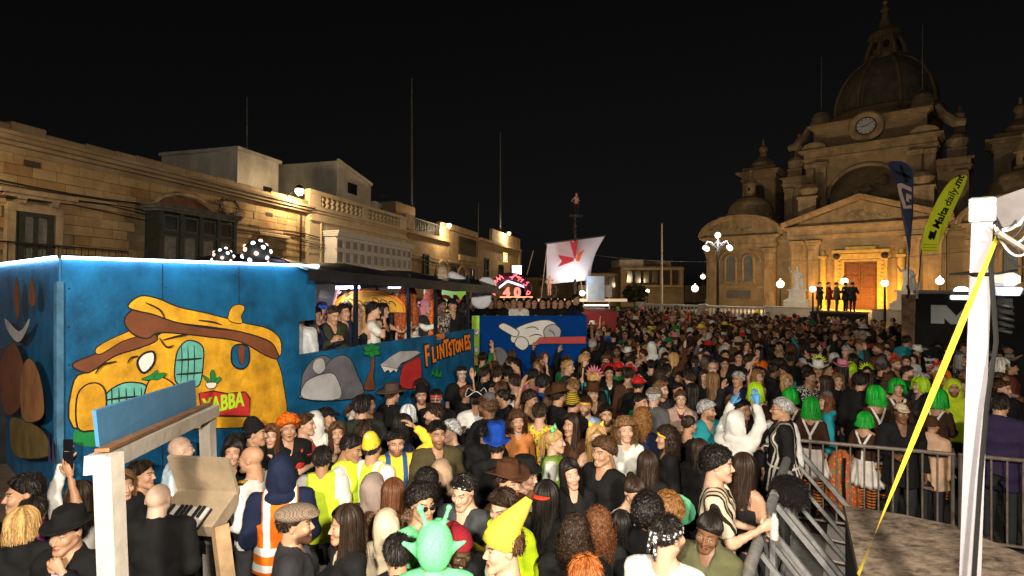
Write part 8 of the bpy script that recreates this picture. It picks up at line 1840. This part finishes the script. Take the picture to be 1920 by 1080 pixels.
# ---- on the float
def on_float(px, y, yaw, sex, skin, hair, hcol, top, tcol, L, R, label, scale=1.0, lod='A', **kw):
    s = mur(px, 600)[0]; w = FF @ Vector((s, y, 0)); d = w.y; k = px - HX
    # slide along the float so that the head keeps its pixel
    for _ in range(12):
        w = FF @ Vector((s, y, 0)); s += ((px - HX) / F - w.x / w.y) * w.y * 1.1
    HERO_BOX.append((px, 590, w.y)); return person((w.x, w.y, 1.2), yaw - math.degrees(atan2(w.x, w.y)), sex, skin, hair, hcol, top, tcol, L=L, R=R, label=label, scale=scale, lod=lod, **kw)
FL = [(644, .5, 40, 'm', 'tan', 'short', 'black', 'coat', 'navy', 'bent', 'down', 'person in navy jacket beside the blonde dancer on the float', {}), (685, 1.0, 10, 'f', 'fair', 'straight', 'black', 'short', 'purple', 'wave', 'down', 'person in purple shirt waving behind the float dancers', {}), (755, .55, 70, 'f', 'tan', 'long', 'dark', 'strap', 'maroon', 'bent', 'down', 'person in maroon strap top between the float dancers', {}), (842, .95, 30, 'm', 'brown', 'short', 'black', 'coat', 'charcoal', 'down', 'down', 'person in charcoal coat behind the spotted shirt on the float', {}), (786, 1.1, 0, 'm', 'tan', 'short', 'brown', 'short', 'white', 'up', 'down', 'person in white T-shirt with raised arm at the float back', {}), (590, .40, 60, 'f', 'tan', 'long', 'black', 'coat', 'navy', 'hold', 'bent', 'person with long black hair in navy coat leaning on the float side', {}), (622, .42, 30, 'm', 'tan', 'short', 'dark', 'coat', (.03, .035, .02), 'bent', 'hold', 'person in dark jacket looking down on the float', {'hp': 20}),
      (672, .45, 5, 'f', 'fair', 'wavy', 'blonde', 'strap', 'black', 'down', 'up', 'blonde person in black strapless top with one arm up on the float', {}), (700, .42, 85, 'm', 'fair', 'curly', 'black', 'short', 'white', 'down', 'face', 'person in white T-shirt with hand at mouth on the float', {}),
      (718, .50, 60, 'f', 'tan', 'long', 'black', 'strap', 'black', 'fwd', 'down', 'person with long black hair reaching out along the float rail', {}), (738, .85, -60, 'f', 'tan', 'curlylong', 'black', 'coat', 'black', 'chest', 'down', 'person with big black curls turned aside on the float', {}),
      (772, .42, 80, 'm', 'fair', 'short', 'black', 'long', 'white', 'fwd', 'bent', 'person in white shirt and black cap stretching an arm on the float', {'wear': [('bowler', 'black')]}), (798, .45, 60, 'm', 'tan', '', 'dark', 'coat', 'charcoal', 'bent', 'down', 'person in pink checked headscarf on the float', {'wear': [('keffiyeh', (.50, .20, .26))]}),
      (812, .40, 80, 'f', 'fair', 'wavy', 'orange', 'long', 'orange', 'down', 'bent', 'person in orange costume at the float rail', {'tmat': 'leopard'}), (828, .55, 40, 'm', 'brown', 'short', 'black', 'short', 'white', 'down', 'bent', 'person in black and white spotted shirt on the float', {'tmat': 'paisley', 'tcol': (.02, .02, .02)}),
      (848, .5, 20, 'm', 'tan', 'short', 'black', 'coat', 'black', 'down', 'down', 'person in blue cap and dark coat at the float end', {'wear': [('cap', 'navy')]}), (868, .45, 70, 'f', 'tan', 'long', 'black', 'coat', 'black', 'down', 'bent', 'person with dark hair leaning over the float end', {'hp': 20}),
      (566, .9, 30, 'm', 'tan', 'short', 'black', 'coat', 'maroon', 'down', 'down', 'person in dark red jacket near the flap of the float box', {}), (604, 1.3, 10, 'm', 'tan', 'short', 'black', 'coat', 'navy', 'down', 'down', 'person in blue cap at the back of the float', {'wear': [('cap', 'blue')]}),
      (650, 1.1, 170, 'm', 'tan', 'short', 'black', 'short', 'navy', 'up', 'down', 'person at the back of the float with bare arm raised', {}), (757, 1.3, 20, 'f', 'tan', 'long', 'brown', 'coat', 'black', 'down', 'down', 'person with brown hair at the back of the float', {}), (560, .35, 150, 'm', 'tan', 'short', 'black', 'coat', 'silver', 'down', 'bent', 'person in shiny silver jacket at the float opening', {'tmat': 'satin'})]
for t in FL:
    kw = dict(t[12]); tc = kw.pop('tcol', t[8]); on_float(t[0], t[1], t[2], t[3], t[4], t[5], t[6], t[7], tc, t[9], t[10], t[11], **kw)
F2P = [(908, 'black', 5), (920, 'black', 30), (938, 'black', -20), (951, 'white', 0), (976, 'white', -15), (990, 'charcoal', 40), (1002, 'black', 5), (1018, 'black', -20), (1028, 'charcoal', 10), (1040, 'black', 20), (1052, 'black', -10), (1066, 'black', 0), (1080, 'black', 40), (886, 'charcoal', 20), (962, 'charcoal', 15)]
DESC = ['at the green edge', 'with folded arms', 'looking aside', 'next to the hunched one', 'hunched forward', 'behind the white shirts', 'with lettering on the chest', 'below the ship wheel', 'in the second row', 'below the mannequin', 'near the sail', 'by the mast', 'tallest at the right corner', 'beside the bone prop', 'between the white shirts']
for i, (px, c, yw) in enumerate(F2P):
    d = 15.0 + (.6 if i in (5, 8, 14) else 0); X = (px - HX) / F * d; HERO_BOX.append((px, 570, d))
    sx = 'f' if i in (8,) else 'm'; q = person((X, d, 1.07), yw, sx, 'tan', 'short' if sx == 'm' else 'long', 'black', 'hoodie' if c == 'black' else 'long', c, L='bent' if i % 2 else 'chest', R='bent', label='person in %s on the dark blue float, %s' % ({'black': 'a black hooded top', 'white': 'a white shirt', 'charcoal': 'dark grey'}[c], DESC[i]), lod='B', scale=1.06 if i == 12 else 1.0, group='people on the dark blue float', hp=12 if c == 'white' else 0)
    if i in (2, 6, 7, 9, 11): part('chest_print', MB().box((0, -.155, 1.27), (.15, .012, .02)).box((.02, -.157, 1.24), (.11, .012, .018)), m_limep, q)
# photographers on the black platform by the church
for i, (dx, dy) in enumerate(((-1.1, .1), (-.6, .2), (-.1, -.1), (.35, .1), (.75, -.1))):
    w = TF @ Vector((1.25 + dx, PY - .9 + dy, 2.1)); person((w.x, w.y, w.z), 20 + 25 * i, 'm', 'tan', 'short', 'black', 'coat', ('black', 'maroon', 'charcoal', 'black', 'black')[i], L='bent', R='hold', lod='B', label='dark figure standing on the black camera platform by the church door', group='figures on the camera platform', scale=.75)

HERO_BOX += [(300, 900, 5.0), (345, 930, 5.0), (390, 930, 5.0), (420, 900, 5.0), (430, 960, 4.8), (500, 960, 4.6), (550, 950, 4.6)]   # keep the toy piano and the orange vest in view
# ---- everybody else: nearest as individuals, the far crowd as one mass
def inside_stop(X, d):
    l = FF.inverted() @ Vector((X, d, 0))
    if -3.5 < l.x < 6.9 and l.y > -.32: return True                      # first float and behind it
    if l.x <= -.0 and l.y > -.3 - .2: return True
    if d > 11.85 and X < (1097 - HX) / F * 12.2 + .3 and d < 17.3: return True   # second float
    if d >= 17.3 and X < .09 * d - .2: return True
    k = (X - A1.x) * (A0.y - A1.y) - (d - A1.y) * (A0.x - A1.x)                 # stage side of the barrier line
    if d < 7.4 and k > -.30: return True
    if d < 7.65 and X > 3.6: return True
    c = TF.inverted() @ Vector((X, d, 0))
    if c.y > PY - .5 or (c.y > PY - 2.4 and c.x > -.6): return True
    if X > .72 * d and 13.2 < d < 17.5: return True
    if X > .93 * d: return True
    return False
r = np.random.default_rng(2024); cand = []
d = 3.9
while d < 34:
    st = .41 if d < 9 else .47; x = -6.0
    while x < 36:
        X = x + r.uniform(-.15, .15); D = d + r.uniform(-.15, .15)
        if abs(X) < .97 * D and not inside_stop(X, D): cand.append((X, D))
        x += st
    d += st * .95
fill = []
for X, D in sorted(cand, key=lambda c: c[1]):
    if any((X - a) ** 2 + (D - b_) ** 2 < (.135 if D < 8 else .145) for a, b_ in PEOPLE): continue
    px = HX + X / D * F; ytop = HY + (CAMH - 1.74) / D * F; w = .17 / D * F
    if any(D < hd - .05 and abs(px - hx) < w + .13 / hd * F and hy + .02 / hd * F > ytop - 4 for hx, hy, hd in HERO_BOX if hd < 9.5 or hy < 600): continue
    PEOPLE.append((X, D)); fill.append((X, D))
NIND = max(0, 335 - NPEOPLE[0])
HS_M = ['short', 'short', 'short', 'quiff', 'crop', 'curly', 'short']; HS_F = ['long', 'long', 'wavy', 'straight', 'bun', 'curlylong', 'bob', 'pony']
HC_ = ['black', 'black', 'black', 'black', 'dark', 'dark', 'dark', 'dark', 'dark', 'brown', 'brown', 'chestnut', 'lightbrown', 'blonde', 'grey']
TC_ = ['black'] * 24 + ['charcoal'] * 4 + ['charcoal', 'charcoal', 'navy', 'brown', 'black', 'black', 'charcoal', 'charcoal', 'navy', 'navy', 'olive', 'brown', 'maroon', 'grey', 'white', 'white', 'beige', 'green', 'blue', 'red', 'yellow', 'pink', 'purple', 'teal', 'orange']
POSES = [('down', 'down'), ('down', 'bent'), ('bent', 'down'), ('down', 'chest'), ('hold', 'down'), ('down', 'down'), ('bent', 'bent'), ('down', 'down'), ('hold', 'bent'), ('chest', 'down'), ('down', 'down'), ('down', 'bent'), ('down', 'up'), ('wave', 'down')]
WORD = {'short': 'short', 'quiff': 'swept-up', 'crop': 'cropped', 'curly': 'curly', 'long': 'long', 'wavy': 'wavy', 'straight': 'shoulder-length', 'bun': 'tied-up', 'curlylong': 'long curly', 'bob': 'bobbed', 'pony': 'ponytailed'}
HW = {'black': 'black', 'dark': 'dark', 'brown': 'brown', 'chestnut': 'reddish', 'lightbrown': 'light brown', 'blonde': 'blonde', 'grey': 'grey'}
GW = {'coat': 'jacket', 'hoodie': 'hooded top', 'long': 'shirt', 'short': 'T-shirt', 'strap': 'strap top'}
LABELS = {}
def place_word(X, D):
    l = FF.inverted() @ Vector((X, D, 0))
    if l.x < 7.0 and l.y > -1.6: return 'beside the long blue float'
    if D < 12 and X < 2.6 and D > 9: return 'before the dark blue float'
    if 6.5 < D < 9.5 and X > 3: return 'behind the crowd fence'
    if X > .62 * D: return 'towards the stage wing'
    if D < 7.5: return 'near the barrier' if X > 0 else 'among the front rows'
    return 'in the middle of the square'
for i, (X, D) in enumerate(fill[:NIND]):
    sex = 'm' if r.random() < .55 else 'f'; hs_ = (HS_M if sex == 'm' else HS_F)[r.integers(0, 7 if sex == 'm' else 8)]; hc = HC_[r.integers(0, len(HC_))]
    tp = ['coat', 'coat', 'hoodie', 'long', 'short', 'strap'][r.integers(0, 5 if sex == 'm' else 6)]; tc = TC_[r.integers(0, len(TC_))]; L_, R_ = POSES[r.integers(0, len(POSES))]
    if D < 6.8 and tc not in ('black', 'navy', 'charcoal', 'brown', 'grey', 'olive'): tc = 'black'
    sk = ['tan', 'fair', 'olive', 'tan', 'fair', 'brown'][r.integers(0, 6)]; wear = []; ww = ''; hair = hs_
    u = r.random()
    if u < .05: wear = [('cap', ['black', 'red', 'white', 'navy'][r.integers(0, 4)])]; ww = ' and a cap'
    elif u < .085: wear = [('cowboy', ['brown', 'black', 'white', 'pink'][r.integers(0, 4)])]; ww = ' and a cowboy hat'
    elif u < .12: wear = [('hood', tc)]; hair = ''; ww = ' with the hood up'
    elif u < .15: wear = [('spikes', ['red', 'lime', 'pink'][r.integers(0, 3)])]; ww = ' and a spiked headband'
    elif u < .17: wear = [('beanie', ['black', 'red', 'grey'][r.integers(0, 3)])]; ww = ' and a beanie'
    elif u < .19: hc = ['green', 'lime', 'orange', 'white'][r.integers(0, 4)]; hair = 'wig'; ww = ' and a bright %s wig' % hc
    if u > .93: wear = wear + [('glasses', 'black')]
    yaw = r.normal(0, 35) if r.random() < .52 else r.normal(180, 60)
    hy_ = [0, 0, 25, -25][r.integers(0, 4)]
    pw = {'up': ', arm raised', 'wave': ', arm waving'}.get(R_ if R_ in ('up', 'wave') else L_, '')
    tm = ['floral', 'paisley', 'leopard', 'stripes'][r.integers(0, 4)] if tp in ('long', 'short') and r.random() < .3 else 'cloth'
    lab = 'person %sin %s %s%s%s, %s' % (('with %s %s hair ' % (WORD.get(hs_, hs_), HW.get(hc, hc))) if hair and hair != 'wig' else '', ('' if tm == 'cloth' else 'patterned ') + tc, GW[tp], ww, pw, place_word(X, D))
    if len(lab.split()) > 16: lab = lab.replace(pw, '') if pw else lab.replace(' in the middle of the square', ' mid-square')
    if len(lab.split()) > 16: lab = lab.replace(' in the middle of the square', ' mid-square').replace(' and a ', ' with ')
    lab = ' '.join(lab.split()[:16])
    if D < 6.5:
        if R_ in ('up', 'wave') or L_ == 'wave': L_, R_, lab = 'down', 'down', lab.replace(pw, '')
    person((X, D, 0), yaw - math.degrees(atan2(X, D)), sex, sk, hair, hc, tp, tc, L=L_, R=R_, hy=hy_, tmat=tm, wear=wear, beard=.7 if (sex == 'm' and r.random() < .4) else 0, scale=(1.0 if sex == 'm' else .98) * r.uniform(.94, 1.06), lod='B' if D > 5.8 else 'A', label=lab, group='people in the crowd')
# far crowd
def low_person():
    b = MB(); cols = []
    def add(kind, fn):
        n0 = len(b.v); fn(); cols.extend([kind] * (len(b.v) - n0))
    add(0, lambda: b.ball((0, -.008, 1.62), (.078, .10, .118), 10, 9)); add(1, lambda: b.ball((0, .014, 1.66), (.089, .104, .098), 10, 7))
    add(0, lambda: b.tube([(0, .01, 1.42), (0, .005, 1.55)], .055, 7, False))
    rings = [(.17, .12, .86), (.16, .115, 1.0), (.185, .125, 1.22), (.205, .12, 1.36), (.15, .09, 1.45), (.07, .07, 1.485)]; n0 = len(b.v); n = 9
    b.add([(rx * cos(2 * pi * j / n), ry * sin(2 * pi * j / n) + .01, z) for rx, ry, z in rings for j in range(n)], [(i * n + j, i * n + (j + 1) % n, i * n + n + (j + 1) % n, i * n + n + j) for i in range(5) for j in range(n)]); cols.extend([2] * (len(b.v) - n0))
    for s in (-1, 1):
        add(2, lambda: b.tube([(s * .19, .01, 1.40), (s * .24, .02, 1.13), (s * .2, -.12, .98)], [.058, .05, .04], 6, False)); add(0, lambda: b.ball((s * .19, -.17, .96), (.04, .06, .045), 6, 5)); add(3, lambda: b.tube([(s * .09, .01, .92), (s * .10, .0, .5), (s * .1, .02, .0)], [.09, .065, .05], 6, False))
    return np.array(b.v), b.f, np.array(cols)
lv, lf, lc = low_person(); ev = (lc == 0) & (np.abs(np.abs(lv[:, 0]) - .036) < .02) & (np.abs(lv[:, 2] - 1.63) < .022) & (lv[:, 1] < -.06)
m, n, l, b_ = nodes_of('crowd colours'); a = n.new('ShaderNodeAttribute'); a.attribute_name = 'col'; l.new(a.outputs['Color'], b_.inputs['Base Color']); b_.inputs['Roughness'].default_value = .8; b_.inputs['Specular IOR Level'].default_value = .2; MATS['crowd'] = m
# a few raised arms and long-haired variants in the mass
b2 = MB(); b2.ball((0, .035, 1.55), (.095, .085, .20), 10, 8); hairx_v, hairx_f = np.array(b2.v), b2.f
b2 = MB(); b2.tube([(.19, .0, 1.40), (.25, -.05, 1.62), (.2, -.1, 1.88)], [.055, .048, .035], 6, False); b2.ball((.2, -.11, 1.93), (.04, .03, .065), 6, 5); armx_v, armx_f = np.array(b2.v), b2.f
b2 = MB(); b2.lathe([(.16, 1.70), (.165, 1.715), (.10, 1.72), (.095, 1.79), (.06, 1.82), (.001, 1.82)], 12); hatx_v, hatx_f = np.array(b2.v), b2.f
V = []; Fc = []; Cc = []; off = 0
far = fill[NIND:]
for X, D in far:
    yaw = radians((r.normal(0, 40) if r.random() < .55 else r.normal(180, 60)) - math.degrees(atan2(X, D))); s = r.uniform(.92, 1.07); c, sn = cos(yaw), sin(yaw)
    sk = np.array(SKIN[['tan', 'fair', 'olive', 'tan', 'brown', 'fair'][r.integers(0, 6)]]); hc = np.array(HCOL[HC_[r.integers(0, len(HC_))]]); tc = np.array(CCOL[TC_[r.integers(0, len(TC_))]])
    if r.random() < .025: hc = np.array(HCOL[['green', 'orange', 'lime', 'white'][r.integers(0, 4)]])
    sets = [(lv, lf, np.stack([sk, hc, tc, np.array((.02, .02, .025))])[lc])]; sets[0][2][ev] = (.03, .02, .015)
    if r.random() < .38: sets.append((hairx_v, hairx_f, np.tile(hc, (len(hairx_v), 1))))
    u = r.random()
    if u < .03: sets.append((armx_v * (1 if r.random() < .5 else -1, 1, 1), armx_f, np.where((armx_v[:, 2] > 1.8)[:, None], sk, tc if r.random() < .6 else sk)))
    elif u < .14: sets.append((hatx_v, hatx_f, np.tile(np.array(CCOL[['black', 'brown', 'white', 'red', 'pink', 'beige', 'yellow', 'green'][r.integers(0, 8)]]), (len(hatx_v), 1))))
    for v, f, cl in sets:
        w = v * s; V.append(np.stack([w[:, 0] * c - w[:, 1] * sn + X, w[:, 0] * sn + w[:, 1] * c + D, w[:, 2]], 1)); Fc += [tuple(k + off for k in q) for q in f]; Cc.append(np.concatenate([cl, np.ones((len(cl), 1))], 1)); off += len(v)
me = np_mesh('far_crowd', np.concatenate(V), Fc, {'col': np.concatenate(Cc)}); me.materials.append(MATS['crowd'])
o = link('far_crowd', me); tag(o, 'dense far crowd filling the square towards the church', 'crowd', kind='stuff')
